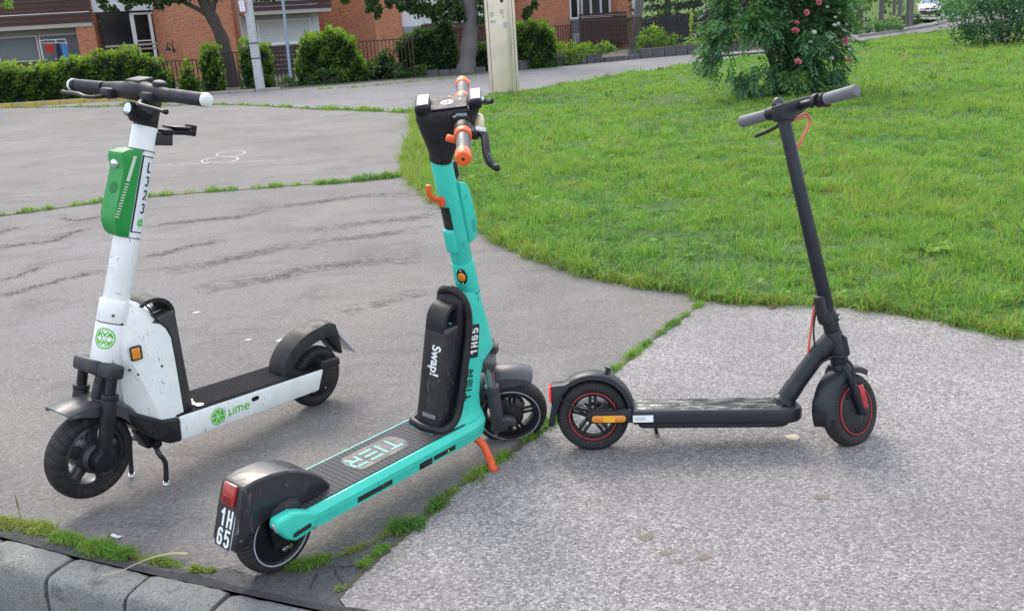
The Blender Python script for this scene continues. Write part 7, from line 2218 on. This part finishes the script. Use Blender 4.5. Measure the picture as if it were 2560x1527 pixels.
# ------------------------------------------------------------------ teal scooter
def teal_scooter():
    root = empty('electric_scooter', pose_matrix([-0.6512, 2.1435, 0.0], [[0.62602, -0.77614, 0.07549], [0.77963, 0.625, -0.03944], [-0.01657, 0.08354, 0.99637]]),
                 'teal rental scooter with orange grips, black battery and number plate, seen from behind', 'scooter', 'electric scooters parked on the pavement')
    W, Rf, Rr = 0.9498, 0.1228, 0.1124
    S = steer_matrix(W, Rf, -0.0474, 16.50, -50.485)
    tread = tyre_mat('scooter_tyre_road', 52, 240, 0.6, col=0.022)
    sl = (0.648 - 0.767) / (0.979 - 0.564)
    ax = lambda z: Vector((0.767 + (z - 0.564) * sl, 0, z))
    sa = Vector((sl, 0, 1)).normalized()
    def on_stem(z, az, r):
        a = math.radians(az)
        e1 = (Vector((1, 0, 0)) - sa * sa.x).normalized()
        e2 = sa.cross(e1)
        nrm = e1 * math.cos(a) + e2 * math.sin(a)
        return frame(ax(z) + nrm * r, sa.cross(nrm), sa)
    # --- rear wheel
    wh = empty('rear_wheel', None); wh.parent = root; wh.matrix_local = T(0, 0, Rr)
    tyre(wh, Matrix.Identity(4), Rr, 0.060, 0.078, tread)
    b = MB()
    b.lathe([(0, -0.022), (0.03, -0.024), (0.070, -0.026), (0.080, -0.022), (0.080, 0.022), (0.070, 0.026), (0, 0.022)], (0, 0, 0), (0, 1, 0), 64)
    rm = b.build('rim', BLACK_GLOSS, wh)
    for s_ in (-1, 1):
        MB().lathe([(0.0880, s_ * 0.026), (0.0880, s_ * 0.0318), (0.0850, s_ * 0.0318), (0.0850, s_ * 0.026)], (0, 0, 0), (0, 1, 0), 72, closed=True).build('reflective_ring', REFLECT, wh)
    b = MB()
    b.cyl((0.020, -0.024, -0.045), (0.020, -0.036, -0.045), 0.0075, n=14)
    b.cyl((-0.006, -0.032, -0.045), (0.012, -0.032, -0.044), 0.005, n=12)
    b.box((0.004, -0.031, -0.046), (0.012, 0.012, 0.014), None, 0.002)
    b.build('cable_adjuster', STEEL, root, T(0, 0, Rr))
    # --- rear fender
    out = [(-0.112, 0.292), (-0.075, 0.298), (-0.03, 0.297), (0.015, 0.289), (0.055, 0.273), (0.095, 0.249), (0.130, 0.219), (0.155, 0.190), (0.163, 0.178), (0.10, 0.178), (0.05, 0.182), (0.0, 0.186), (-0.04, 0.186), (-0.075, 0.178), (-0.105, 0.165), (-0.145, 0.128), (-0.150, 0.150), (-0.138, 0.190), (-0.128, 0.235)]
    b = MB()
    b.prism(out, -0.055, 0.055, bev=0.026, seg=6, minang=0.9)
    def shape(v):
        # narrower at the tail and towards the top, flared where it meets the deck
        t = min(1, max(0, (v.x + 0.13) / 0.15))
        w = 0.84 + 0.16 * t
        top = min(1, max(0, (v.z - 0.21) / 0.09))
        w *= 1 - 0.16 * top
        nose = min(1, max(0, (v.x - 0.09) / 0.075))
        w *= 1 - 0.35 * nose * nose
        return (v.x, v.y * w, v.z)
    b.map(shape)
    fo = b.build('rear_fender', plastic('fender_black', (0.020, 0.020, 0.023), 0.36, 0.2, (0.12, 0.115, 0.11), 0.45, 0.2, coat=0.15), root, None, 60)
    for sg in (-1, 1):
        b = MB()
        b.ball((0.0, sg * 0.050, 0.180), 0.05, 18, (1.0, 0.42, 0.75))
        b.build('axle_bulge', BLACK_MATT, root)
        b = MB()   # inner hub shield below the fender
        b.prism([(-0.045, 0.195), (0.02, 0.19), (0.01, 0.09), (-0.035, 0.085)], min(sg * 0.034, sg * 0.046), max(sg * 0.034, sg * 0.046), bev=0.004)
        b.build('hub_shield', BLACK, root)
    Mt = frame((-0.1215, 0, 0.268), (0, -1, 0), (0.30, 0, 1))     # tail faces backwards
    b = MB(); b.box((0, 0, 0.0), (0.048, 0.054, 0.010), None, 0.004, 2)
    tl = b.build('tail_light', REDLENS, fo, Mt)
    b = MB(); b.box((0, -0.014, 0.0052), (0.032, 0.018, 0.002), None, 0.001, 1)
    b.build('tail_lamp_window', flat('dark_red_window', (0.20, 0.01, 0.01), 0.15), tl)
    Mp = frame((-0.1415, 0, 0.1855), (0, -1, 0), (0.30, 0, 1))
    b = MB(); b.box((0, 0, -0.001), (0.060, 0.104, 0.003), None, 0.001, 1)
    pl = b.build('number_plate', flat('plate_rim', (0.55, 0.57, 0.62), 0.35), root, Mp)
    b = MB(); b.box((0, 0, 0.0008), (0.0565, 0.1005, 0.0012), None, 0.0004, 1)
    b.build('plate_face', LABELBLACK, pl)
    digits('plate_number', '1H', 0.0445, 0.0240, 0.0068, 0.0022, WHITEPRINT, pl, T(0.0, 0.0245, 0.0018))
    digits('plate_number', '65', 0.0445, 0.0245, 0.0068, 0.0022, WHITEPRINT, pl, T(0.0, -0.0245, 0.0018))
    # --- deck
    def deck_pts(hw0, nose):
        P = [(0.030, -hw0)]
        P += [(0.690, -hw0), (0.730, -hw0 * 0.93), (0.765, -hw0 * 0.74), (0.785, -hw0 * 0.45)]
        return P + [(x, -y) for x, y in reversed(P)]
    b = MB()
    def dring(hw, z):
        return [(x, y, z) for x, y in deck_pts(hw, 0)]
    b.loft([dring(0.080, 0.1185), dring(0.090, 0.122), dring(0.091, 0.146), dring(0.0955, 0.1475), dring(0.0955, 0.163), dring(0.083, 0.1795), dring(0.06, 0.1795)])
    dk = b.build('deck', TEAL, root, None, 25)
    k = NT('studded_grip')
    v = k.n('ShaderNodeTexVoronoi', feature='F1')
    v.inputs['Scale'].default_value = 1.0
    v.inputs['Randomness'].default_value = 0.0
    k.l(k.mapped((62, 105, 1), (0, 0, 0.0)), v.inputs['Vector'])
    hgt = k.ramp(v.outputs['Distance'], [(0.25, 1.0), (0.42, 0.0)])
    k.base(k.mix(hgt, (0.050, 0.051, 0.058, 1), (0.014, 0.014, 0.018, 1)))
    k.set(rough=0.6, spec=0.22)
    k.bump(hgt, 0.7, 0.002)
    b = MB()
    b.prism([(0.034, -0.077), (0.655, -0.077), (0.668, -0.073), (0.668, -0.062), (0.58, -0.060), (0.55, -0.045), (0.55, 0.045), (0.58, 0.060), (0.668, 0.062), (0.668, 0.073), (0.655, 0.077), (0.034, 0.077)], 0.1790, 0.1822, 'xy', bev=0.0012, seg=1)
    b.build('grip_mat', k.m, root)
    SMOOTHGRIP = plastic('smooth_grip', (0.022, 0.023, 0.028), 0.5, 0.1, (0.15, 0.15, 0.16), 0.4)
    b = MB()
    pts = []
    for i in range(10):
        a = math.pi / 2 + i / 9 * math.pi
        pts.append((0.283 + 0.026 * math.cos(a), 0.002 + 0.046 * math.sin(a)))
    for i in range(10):
        a = -math.pi / 2 + i / 9 * math.pi
        pts.append((0.445 + 0.026 * math.cos(a), 0.002 + 0.046 * math.sin(a)))
    b.prism(pts, 0.1815, 0.1830, 'xy')
    b.build('emblem_panel', SMOOTHGRIP, root)
    # wide lettering on the deck, read from the left side of the scooter
    def letters(name, s, h, w, gap, st, mat, M, shear=0.0):
        """squared letters T I E R built from strokes: h letter height, w width, st stroke"""
        b = MB()
        def rect(x0, y0, x1, y1):
            P = [(x0, y0), (x1, y0), (x1, y1), (x0, y1)]
            b.bm.faces.new([b.bm.verts.new((x + y * shear, y, 0)) for x, y in P])
        x = 0.0
        for ch in s:
            if ch == 'T':
                rect(x, h - st, x + w, h); rect(x + w / 2 - st / 2, 0, x + w / 2 + st / 2, h - st); x += w + gap
            elif ch == 'I':
                rect(x, 0, x + st, h); x += st + gap
            elif ch == 'E':
                rect(x, h - st, x + w, h); rect(x, h / 2 - st / 2, x + w, h / 2 + st / 2); rect(x, 0, x + w, st); x += w + gap
            elif ch == 'R':
                rect(x, 0, x + st, h * 0.62)
                rect(x, h - st, x + w * 0.8, h); rect(x + w - st, h * 0.45, x + w, h - st * 0.6); rect(x + st, h * 0.36, x + w * 0.85, h * 0.36 + st)
                P = [(x + w * 0.45, h * 0.36), (x + w * 0.45 + st * 1.3, h * 0.36), (x + w, 0), (x + w - st * 1.3, 0)]
                b.bm.faces.new([b.bm.verts.new((px + py * shear, py, 0)) for px, py in P])
                x += w + gap
        tot = x - gap
        for v_ in b.bm.verts: v_.co.x -= tot / 2; v_.co.y -= h / 2
        return b.build(name, mat, root, M)
    letters('deck_lettering', 'TIER', 0.056, 0.046, 0.013, 0.0085, TEALPRINT, frame((0.357, 0.003, 0.1836), (-1, 0, 0), (0, -1, 0)))
    # label strips along the lower side
    for (x0, x1, z0, z1) in ((0.205, 0.335, 0.128, 0.1455), (0.445, 0.498, 0.1245, 0.1455), (0.505, 0.600, 0.129, 0.1455)):
        b = MB(); b.box(((x0 + x1) / 2, -0.0905, (z0 + z1) / 2), (x1 - x0, 0.003, z1 - z0), None, 0.0008, 1)
        b.build('side_label', LABELBLACK, root)
    b = MB(); b.box((0.472, -0.091, 0.134), (0.044, 0.010, 0.016), None, 0.003, 2)
    b.build('charge_flap', BLACK_MATT, root)
    b = MB()
    b.bm.faces.new([b.bm.verts.new(p) for p in ((0.562, -0.0924, 0.133), (0.572, -0.0924, 0.133), (0.567, -0.0924, 0.142))])
    b.build('warning_triangle', flat('warning_yellow', (0.75, 0.62, 0.03), 0.5), root)
    # --- rear dropouts
    for sg in (-1, 1):
        b = MB()
        lo, hi = sorted((sg * 0.072, sg * 0.108))
        b.prism([(-0.072, 0.185), (-0.066, 0.207), (-0.018, 0.2085), (0.012, 0.197), (0.045, 0.1795), (0.048, 0.145), (0.034, 0.131), (-0.018, 0.1275), (-0.044, 0.146)], lo, hi, bev=0.008, seg=3)
        ar = b.build('dropout_arm', TEAL, root)
        b = MB()
        y = sg * 0.1075
        pts = []
        for i in range(8):
            a = math.pi / 2 + i / 7 * math.pi
            pts.append((-0.020 + 0.0062 * math.cos(a), 0.1485 + 0.0062 * math.sin(a)))
        for i in range(8):
            a = -math.pi / 2 + i / 7 * math.pi
            pts.append((0.026 + 0.0062 * math.cos(a), 0.1525 + 0.0062 * math.sin(a)))
        b.prism(pts, min(y, y + sg * 0.0016), max(y, y + sg * 0.0016))
        b.build('arm_slot', BLACKPRINT, ar)
        b = MB(); b.box((-0.0685, sg * 0.093, 0.184), (0.006, 0.014, 0.030), Matrix.Rotation(-0.35, 4, 'Y'), 0.004, 2)
        b.build('indicator_light', GLASS_CLEAR, ar)
        b = MB(); b.cyl((0.043, sg * 0.100, 0.139), (0.043, sg * 0.1105, 0.139), 0.0052, n=14)
        b.build('arm_bolt', STEEL, ar)
    # --- neck: wide teal column from the deck up to the stem
    def sup(cx, cz, a, bb, n=24, e=2.6, tilt=-0.22):
        P = []
        for i in range(n):
            t = 2 * math.pi * i / n
            c, s_ = math.cos(t), math.sin(t)
            x = a * math.copysign(abs(c) ** (2 / e), c); y = bb * math.copysign(abs(s_) ** (2 / e), s_)
            P.append((cx + x, y, cz + x * tilt))
        return P
    # (rear x, front x, centre z, half width)
    secs = [(0.545, 0.775, 0.1775, 0.076, 0.0), (0.600, 0.776, 0.186, 0.070, 0.0), (0.632, 0.774, 0.205, 0.060, 0.0), (0.650, 0.774, 0.240, 0.055, 0.0), (0.668, 0.783, 0.300, 0.053, 0.0), (0.683, 0.800, 0.345, 0.051, -0.08),
            (0.692, 0.850, 0.385, 0.049, -0.2), (0.702, 0.839, 0.430, 0.046, -0.22), (0.709, 0.825, 0.480, 0.043, -0.22), (0.714, 0.811, 0.530, 0.038, -0.25), (0.730, 0.802, 0.562, 0.034, -0.28)]
    rings = [sup((r0 + r1) / 2, z, (r1 - r0) / 2, hw, 28, 4.0 if i < 8 else (3.2 if i < 9 else 2.3), tl_) for i, (r0, r1, z, hw, tl_) in enumerate(secs)]
    MB().loft(rings).build('neck', TEAL, root, None, 50)
    b = MB()
    b.cyl(ax(0.560), ax(0.664), 0.0345, 0.0340, 40, 0.002)
    b.build('stem_collar', TEAL, root, None)
    MB().lathe([(0.0350, -0.0012), (0.0350, 0.0012), (0.033, 0.0012), (0.033, -0.0012)], ax(0.561), sa, 40, closed=True).build('collar_seam', BLACKPRINT, root)
    b = MB()
    b.cyl(ax(0.655), ax(0.982), 0.0318, 0.0298, 40, 0.001)
    stem = b.build('stem', TEAL, root)
    # oval side reflector
    Mr = on_stem(0.630, -152, 0.0338)
    b = MB(); b.ball((0, 0, 0), 1.0, 24, (0.0155, 0.027, 0.006))
    rf = b.build('reflector_frame', BLACK_GLOSS, root, Mr)
    b = MB(); b.ball((0, 0, 0.0035), 1.0, 24, (0.0115, 0.0155, 0.0055))
    b.build('side_reflector', AMBER, rf)
    b = MB()
    for y in (-0.021, 0.021): b.ball((0, y, 0.0035), 0.0032, 10)
    b.build('reflector_screws', STEEL, rf)
    # module on the front of the stem
    b = MB()
    fx = lambda z, d: ax(z).x + d
    b.prism([(fx(0.735, 0.020), 0.722), (fx(0.745, 0.058), 0.735), (fx(0.80, 0.066), 0.795), (fx(0.885, 0.062), 0.882), (fx(0.900, 0.046), 0.905), (fx(0.905, 0.020), 0.910)], -0.033, 0.033, bev=0.004, seg=2)
    md = b.build('stem_module', TEAL, root)
    for sg in (-1, 1):
        b = MB()
        b.box((fx(0.772, 0.046), sg * 0.0332, 0.772), (0.014, 0.001, 0.040), Matrix.Rotation(-0.28, 4, 'Y'))
        b.build('module_label', flat('dark_teal_print', (0.02, 0.36, 0.29), 0.5), md)
    b = MB()
    b.box((fx(0.94, 0.038), 0, 0.942), (0.022, 0.030, 0.050), Matrix.Rotation(-0.28, 4, 'Y'), 0.005, 2)
    b.build('front_clip', BLACK, root)
    b = MB()
    b.box((fx(0.935, 0.049), 0, 0.932), (0.010, 0.024, 0.044), Matrix.Rotation(-0.28, 4, 'Y'), 0.004, 2)
    b.build('clip_face', plastic('grey_clip', (0.35, 0.36, 0.38), 0.25, 0.1), root)
    # bag hook and cable lock behind the stem
    b = MB()
    b.tube(cr([(fx(0.862, -0.024), 0.0, 0.862), (fx(0.862, -0.048), 0.004, 0.864), (fx(0.88, -0.066), 0.008, 0.878), (fx(0.905, -0.064), 0.010, 0.908)], 5), 0.0075, 12)
    b.box((fx(0.858, -0.033), 0, 0.856), (0.016, 0.024, 0.028), None, 0.005, 2)
    b.build('bag_hook', ORANGE_PAINT, root)
    Ml = on_stem(0.812, -176, 0.0316)
    b = MB()
    b.loft([[(0.0316 * math.sin(a), y, 0.0316 * (math.cos(a) - 1)) for a in [-0.55 + 1.1 * i / 8 for i in range(9)]] for y in (-0.036, 0.036)], caps=False, closed=False)
    b.build('stem_label', LABELBLACK, root, Ml)
    b = MB()
    b.box((0, 0, -0.002), (0.036, 0.074, 0.020), None, 0.006, 3)
    b.build('lock_housing', TEAL, root, on_stem(0.742, -178, 0.0318))
    # --- battery and its cradle
    b = MB()
    path = [(0.592, -0.060, 0.188), (0.622, -0.066, 0.200), (0.645, -0.066, 0.235), (0.668, -0.064, 0.330), (0.690, -0.061, 0.430), (0.700, -0.058, 0.490), (0.698, -0.052, 0.540), (0.688, -0.036, 0.576), (0.680, 0.0, 0.591)]
    P = [Vector(p) for p in path]
    P = P + [Vector((p.x, -p.y, p.z)) for p in reversed(P[:-1])]
    P = P + [Vector((0.572, 0.054, 0.1865)), Vector((0.562, 0.0, 0.1865)), Vector((0.572, -0.054, 0.1865))]
    b.tube(cr(P, 5, closed=True) + [P[0]], 0.0122, 12)
    cd = b.build('battery_cradle', BLACK, root)
    b = MB()
    b.prism([(0.612, 0.192), (0.672, 0.200), (0.708, 0.45), (0.703, 0.555), (0.688, 0.582), (0.676, 0.56)], -0.050, 0.050, bev=0.006)
    b.build('cradle_back', BLACK_GLOSS, cd)
    def bring(z, x0, x1, hw, r):
        P = []
        for (cx, cy, a0) in ((x1 - r, hw - r, 0), (x0 + r, hw - r, 90), (x0 + r, -hw + r, 180), (x1 - r, -hw + r, 270)):
            for i in range(4):
                a = math.radians(a0 + 30 * i)
                P.append((cx + r * math.cos(a), cy + r * math.sin(a), z))
        return P
    xr = lambda z: 0.572 + (z - 0.2) * 0.158
    rings = [bring(z, xr(z), xr(z) + 0.088, 0.046, 0.013) for z in (0.189, 0.25, 0.32, 0.40, 0.472)]
    top = [[(x, y, z + (x - xr(0.47)) * 0.05 + dz_) for (x, y, z) in bring(0.486, xr(0.486) + ins, xr(0.486) + 0.088 - ins, 0.046 - ins, 0.012)] for ins, dz_ in ((0.0, 0.0), (0.004, 0.004))]
    b = MB().loft(rings + top)
    bat = b.build('battery', plastic('teal_scooter_battery', (0.016, 0.016, 0.019), 0.33, 0.2, (0.09, 0.09, 0.095), 0.3, 0.1, coat=0.25, dirt=0.2), root, None, 50)
    b = MB()
    b.strap(cr([(0.622, 0, 0.470), (0.622, 0, 0.500), (0.632, 0, 0.528), (0.652, 0, 0.544), (0.682, 0, 0.545), (0.705, 0, 0.535), (0.715, 0, 0.505)], 4), 0.070, 0.013)
    b.build('carry_handle', BLACK_MATT, bat)
    MB().ball((0.660, -0.020, 0.4925), 0.0055, 12, (1, 1, 0.4)).build('status_light', flat('cyan_light', (0.05, 0.55, 0.75), 0.3), bat)
    Mrear = frame((xr(0.385) - 0.0012, -0.014, 0.385), (0.158, 0, 1), (0, 1, 0))     # reads up/down the rear face
    Mrear = frame((xr(0.385) - 0.0012, -0.012, 0.390), (-0.158, 0, -1), (0, -1, 0))
    text('battery_lettering', 'Swap!', 0.046, WHITEPRINT, bat, Mrear, 0.0012, 0.86)
    letters('battery_lettering', 'TIER', 0.011, 0.0105, 0.0035, 0.0022, WHITEPRINT, frame((xr(0.437) + 0.052, -0.0468, 0.437), (0.158, 0, 1), (-1, 0, 0.158)))
    b = MB(); b.box((xr(0.222) - 0.0006, -0.008, 0.222), (0.001, 0.052, 0.012), Matrix.Rotation(0.156, 4, 'Y'))
    b.build('battery_label', flat('grey_label', (0.20, 0.20, 0.21), 0.4), bat)
    # plate and lettering on the right of the neck
    Mq = frame((0.7345, -0.0490, 0.422), (0.17, 0.07, 1), (-1, 0.02, 0.17))
    b = MB(); b.box((0, 0, 0), (0.102, 0.044, 0.0025), None, 0.0006, 1)
    pl = b.build('side_plate', LABELBLACK, root, Mq)
    digits('side_number', '1H65', 0.032, 0.0195, 0.0052, 0.0022, WHITEPRINT, pl, T(0.0, 0.0, 0.0018))
    letters('neck_lettering', 'TIER', 0.027, 0.025, 0.0065, 0.0046, BLACKPRINT, frame((0.7060, -0.0555, 0.290), (0.20, 0.03, 1), (-1, 0.0, 0.20)), 0.0)
    # --- steered head
    def hring(cx, z, a, bb, tilt, e=3.0):
        return sup(cx, z, a, bb, 32, e, tilt)
    b = MB()
    b.loft([hring(0.648, 0.972, 0.0315, 0.0315, -0.02, 2.0), hring(0.648, 0.995, 0.035, 0.033, 0.0, 2.1), hring(0.648, 1.030, 0.050, 0.038, 0.06, 2.4), hring(0.652, 1.070, 0.070, 0.046, 0.14, 2.8),
            hring(0.653, 1.105, 0.083, 0.050, 0.20, 3.2), hring(0.654, 1.128, 0.086, 0.051, 0.24, 3.4), hring(0.654, 1.134, 0.082, 0.047, 0.24, 3.4)])
    hd = b.build('console', BLACK_MATT, root, S)
    tz = lambda x: 1.134 + (x - 0.654) * 0.24
    for (x0, x1) in ((0.566, 0.606), (0.706, 0.742)):
        b = MB()
        xm = (x0 + x1) / 2
        b.box((xm, 0, tz(xm) + 0.008), (x1 - x0, 0.098, 0.030), Matrix.Rotation(-0.235, 4, 'Y'), 0.010, 3)
        b.build('console_end', BLACK_GLOSS, hd)
        b = MB()
        b.box((xm, 0, tz(xm) + 0.0225), (x1 - x0 - 0.010, 0.080, 0.003), Matrix.Rotation(-0.235, 4, 'Y'), 0.001, 1)
        b.build('end_cap', plastic('silver_cap', (0.20, 0.21, 0.23), 0.35, 0.05), hd)
    b = MB()
    b.box((0.656, 0, tz(0.656) + 0.004), (0.100, 0.090, 0.006), Matrix.Rotation(-0.235, 4, 'Y'), 0.002, 1)
    sc = b.build('display', plastic('display_face', (0.012, 0.012, 0.015), 0.55, 0.1, spec=0.2), hd)
    Md = frame((0.650, 0, tz(0.650) + 0.0082), (1, 0, 0.24), (0, 1, 0))
    b = MB(); b.lathe([(0.0115, 0), (0.017, 0)], (0, 0, 0), (0, 0, 1), 28)
    for a in range(3):
        b.box((0.006 * math.cos(a * 2.1), 0.006 * math.sin(a * 2.1), 0), (0.005, 0.005, 0.0004))
    b.build('display_emblem', WHITEPRINT, sc, Md)
    b = MB()
    for i in range(4): b.box((0.036, 0.026 - i * 0.006, 0), (0.002 + 0.008 * (i % 2), 0.003, 0.0004))
    b.build('display_print', flat('pale_print_small', (0.6, 0.6, 0.6), 0.5), sc, Md)
    b = MB()
    b.box((0.690, -0.060, 1.118), (0.046, 0.034, 0.028), Matrix.Rotation(-0.15, 4, 'Y'), 0.006, 2)
    b.build('control_block', BLACK_GLOSS, root, S)
    MB().box((0.690, -0.062, 1.133), (0.030, 0.018, 0.003), Matrix.Rotation(-0.15, 4, 'Y'), 0.001, 1).build('control_button', plastic('clear_button', (0.2, 0.24, 0.28), 0.1, 0.2), root, S)
    b = MB()
    b.cyl((0.698, -0.16, 1.108), (0.700, 0.16, 1.104), 0.0135, n=18)
    b.build('handlebar', BLACK, root, S)
    for sg in (-1, 1):
        p = lambda t: Vector((0.6965, sg * t, 1.106 - 0.002 * sg))
        b = MB(); b.cyl(p(0.150), p(0.268), 0.0176, n=28)
        b.build('grip', plastic('grey_grip', (0.10, 0.10, 0.115), 0.55, 0.08, grain=0.2), root, S)
        b = MB(); b.cyl(p(0.262), p(0.304), 0.0205, 0.0195, 28, 0.005, 3)
        b.box((0.7105, sg * 0.283, 1.106), (0.014, 0.030, 0.018), None, 0.004, 2)
        ge = b.build('grip_end', ORANGE, root, S)
        b = MB(); b.cyl(p(0.3035), p(0.3046), 0.0042, n=14)
        b.build('end_hole', BLACKPRINT, ge)
        b = MB(); b.cyl(p(0.128), p(0.158), 0.0232, n=28, bev=0.004)
        b.box((0.668, sg * 0.150, 1.097), (0.030, 0.018, 0.018), Matrix.Rotation(0.2, 4, 'Y'), 0.006, 3)
        b.build('throttle_ring', ORANGE, root, S)
        b = MB(); b.cyl(p(0.090), p(0.130), 0.0245, n=28, bev=0.004)
        b.box((0.722, sg * 0.118, 1.108), (0.034, 0.040, 0.026), None, 0.006, 2)
        cl = b.build('lever_clamp', BLACK, root, S)
        b = MB()
        b.tube(cr([(0.728, sg * 0.112, 1.112), (0.750, sg * 0.135, 1.112), (0.756, sg * 0.170, 1.100), (0.760, sg * 0.205, 1.084), (0.772, sg * 0.235, 1.074), (0.784, sg * 0.250, 1.072)], 5), [0.0135] * 6 + [0.0115] * 15 + [0.0095] * 4 + [0.0105], 12, flat=(0.8, 1.0))
        b.ball((0.785, sg * 0.251, 1.072), 0.0095, 12)
        b.build('brake_lever', BLACK_GLOSS, cl)
        b = MB()
        b.box((0.742, sg * 0.124, 1.121), (0.028, 0.030, 0.006), Matrix.Rotation(0.15, 4, 'Y'), 0.002, 1)
        b.build('lever_cover', plastic('silver_lever', (0.32, 0.33, 0.35), 0.3, 0.05, metal=0.3), cl)
    b = MB()
    b.ball((0.742, 0.0, 1.088), 0.03, 18, (0.55, 0.85, 1.05))
    b.build('headlight', plastic('warm_lamp_cover', (0.75, 0.66, 0.42), 0.2, 0.05), root, S)
    # --- fork
    DG = plastic('fork_grey', (0.050, 0.052, 0.058), 0.42, 0.12, (0.15, 0.15, 0.16), 0.3, dirt=0.15)
    b = MB()
    b.cyl((0.822, 0, 0.378), (0.838, 0, 0.318), 0.034, 0.036, 28, 0.004)
    b.box((0.845, 0, 0.336), (0.058, 0.150, 0.050), Matrix.Rotation(0.25, 4, 'Y'), 0.012, 3)
    b.box((0.868, 0, 0.362), (0.030, 0.030, 0.030), Matrix.Rotation(0.25, 4, 'Y'), 0.006, 2)
    b.build('fork_crown', DG, root, S)
    for sg in (-1, 1):
        y = sg * 0.060
        b = MB(); b.cyl((0.852, y, 0.330), (0.876, y, 0.240), 0.0158, n=20)
        b.build('stanchion', plastic('stanchion_chrome', (0.45, 0.47, 0.48), 0.12, 0.05, metal=0.9), root, S)
        b = MB()
        b.cyl((0.8725, y, 0.262), (0.879, y, 0.236), 0.0235, n=22, bev=0.003)
        b.cyl((0.876, y, 0.250), (0.913, y, 0.104), 0.0212, n=22, bev=0.003)
        b.prism([(0.892, 0.128), (0.918, 0.140), (0.934, 0.146), (0.966, 0.140), (0.970, 0.116), (0.950, 0.096), (0.905, 0.078), (0.888, 0.088)], min(y - 0.014, y + 0.014), max(y - 0.014, y + 0.014), bev=0.008, seg=3)
        lg = b.build('fork_leg', DG, root, S)
        b = MB(); b.cyl((0.950, y + sg * 0.012, 0.1095), (0.950, y + sg * 0.018, 0.1095), 0.009, n=16)
        b.build('axle_nut', BLACK_GLOSS, lg)
        b = MB(); b.cyl((0.908, y + sg * 0.010, 0.076), (0.908, y + sg * 0.0225, 0.076), 0.006, n=12)
        b.build('fork_bolt', STEEL, lg)
    MB().tube(cr([(0.818, -0.042, 0.35), (0.822, -0.075, 0.30), (0.834, -0.080, 0.24), (0.862, -0.072, 0.205)], 5), 0.004, 8).build('brake_hose', BLACK, root, S)
    f = MB()
    rings = []
    for k_ in range(22):
        a = math.radians(72 + k_ * (172 - 72) / 21)
        ro = 0.170 - 0.012 * max(0, (k_ - 12) / 9)
        fl = 0.020 + 0.026 * math.sin(min(1, k_ / 6) * math.pi / 2)
        ring = []
        for (y, dr) in [(-0.043, -fl), (-0.042, -0.012), (-0.032, -0.002), (0, 0.003), (0.032, -0.002), (0.042, -0.012), (0.043, -fl), (0.039, -fl), (0.038, -0.014), (0, -0.003), (-0.038, -0.014), (-0.039, -fl)]:
            ring.append((W + math.cos(a) * (ro + dr), y, Rf + math.sin(a) * (ro + dr)))
        rings.append(ring)
    f.loft(rings)
    f.build('front_fender', plastic('grey_fender', (0.055, 0.057, 0.066), 0.42, 0.12, (0.15, 0.15, 0.16), 0.3, 0.1), root, S)
    # --- front wheel
    wh = empty('front_wheel', None); wh.parent = root; wh.matrix_local = S @ T(W, 0, Rf)
    tyre(wh, Matrix.Identity(4), Rf, 0.060, 0.088, tread, 84)
    b = MB()
    b.lathe([(0.092, -0.022), (0.092, 0.022), (0.080, 0.024), (0.075, 0.016), (0.075, -0.016), (0.080, -0.024)], (0, 0, 0), (0, 1, 0), 72, closed=True)
    for k_ in range(5):
        a = math.radians(18 + 72 * k_)
        for d in (-0.008, 0.008):
            px, pz = -math.sin(a) * d, math.cos(a) * d
            b.tube([(math.cos(a) * 0.026 + px, -0.012, math.sin(a) * 0.026 + pz), (math.cos(a) * 0.080 + px, -0.008, math.sin(a) * 0.080 + pz)], 0.0052, 8)
    b.build('rim', BLACK, wh)
    for s_ in (-1, 1):
        MB().lathe([(0.0985, s_ * 0.026), (0.0985, s_ * 0.0318), (0.0957, s_ * 0.0318), (0.0957, s_ * 0.026)], (0, 0, 0), (0, 1, 0), 84, closed=True).build('reflective_ring', REFLECT, wh)
    b = MB()
    b.lathe([(0, -0.040), (0.030, -0.040), (0.042, -0.035), (0.044, -0.028), (0.044, 0.028), (0.030, 0.040), (0, 0.040)], (0, 0, 0), (0, 1, 0), 40)
    b.build('hub', BLACK_MATT, wh)
    b = MB()
    b.lathe([(0.052, 0.024), (0.052, 0.026), (0.036, 0.026), (0.036, 0.024)], (0, 0, 0), (0, 1, 0), 40, closed=True)
    b.build('brake_disc', STEEL, wh)
    b = MB()
    b.prism([(-0.075, 0.055), (-0.02, 0.075), (-0.012, 0.02), (-0.03, -0.035), (-0.062, -0.03)], -0.044, -0.030, bev=0.008, seg=2)
    b.build('brake_caliper', BLACK_MATT, root, S @ T(W, 0, Rf))
    # --- kickstand
    gz = lambda x, y: -(-0.01657 * x + 0.08354 * y) / 0.99637
    b = MB()
    e = Vector((0.713, -0.140, gz(0.713, -0.140)))
    b.tube(cr([(0.690, -0.040, 0.128), (0.715, -0.052, 0.118), (0.735, -0.085, 0.088), (0.732, -0.112, 0.055), (0.720, -0.132, e.z + 0.022), (e.x, e.y - 0.002, e.z + 0.010), (e.x + 0.004, e.y - 0.018, e.z + 0.008)], 6), 0.0122, 14)
    b.build('kickstand', ORANGE_PAINT, root)
    return root

teal_scooter()
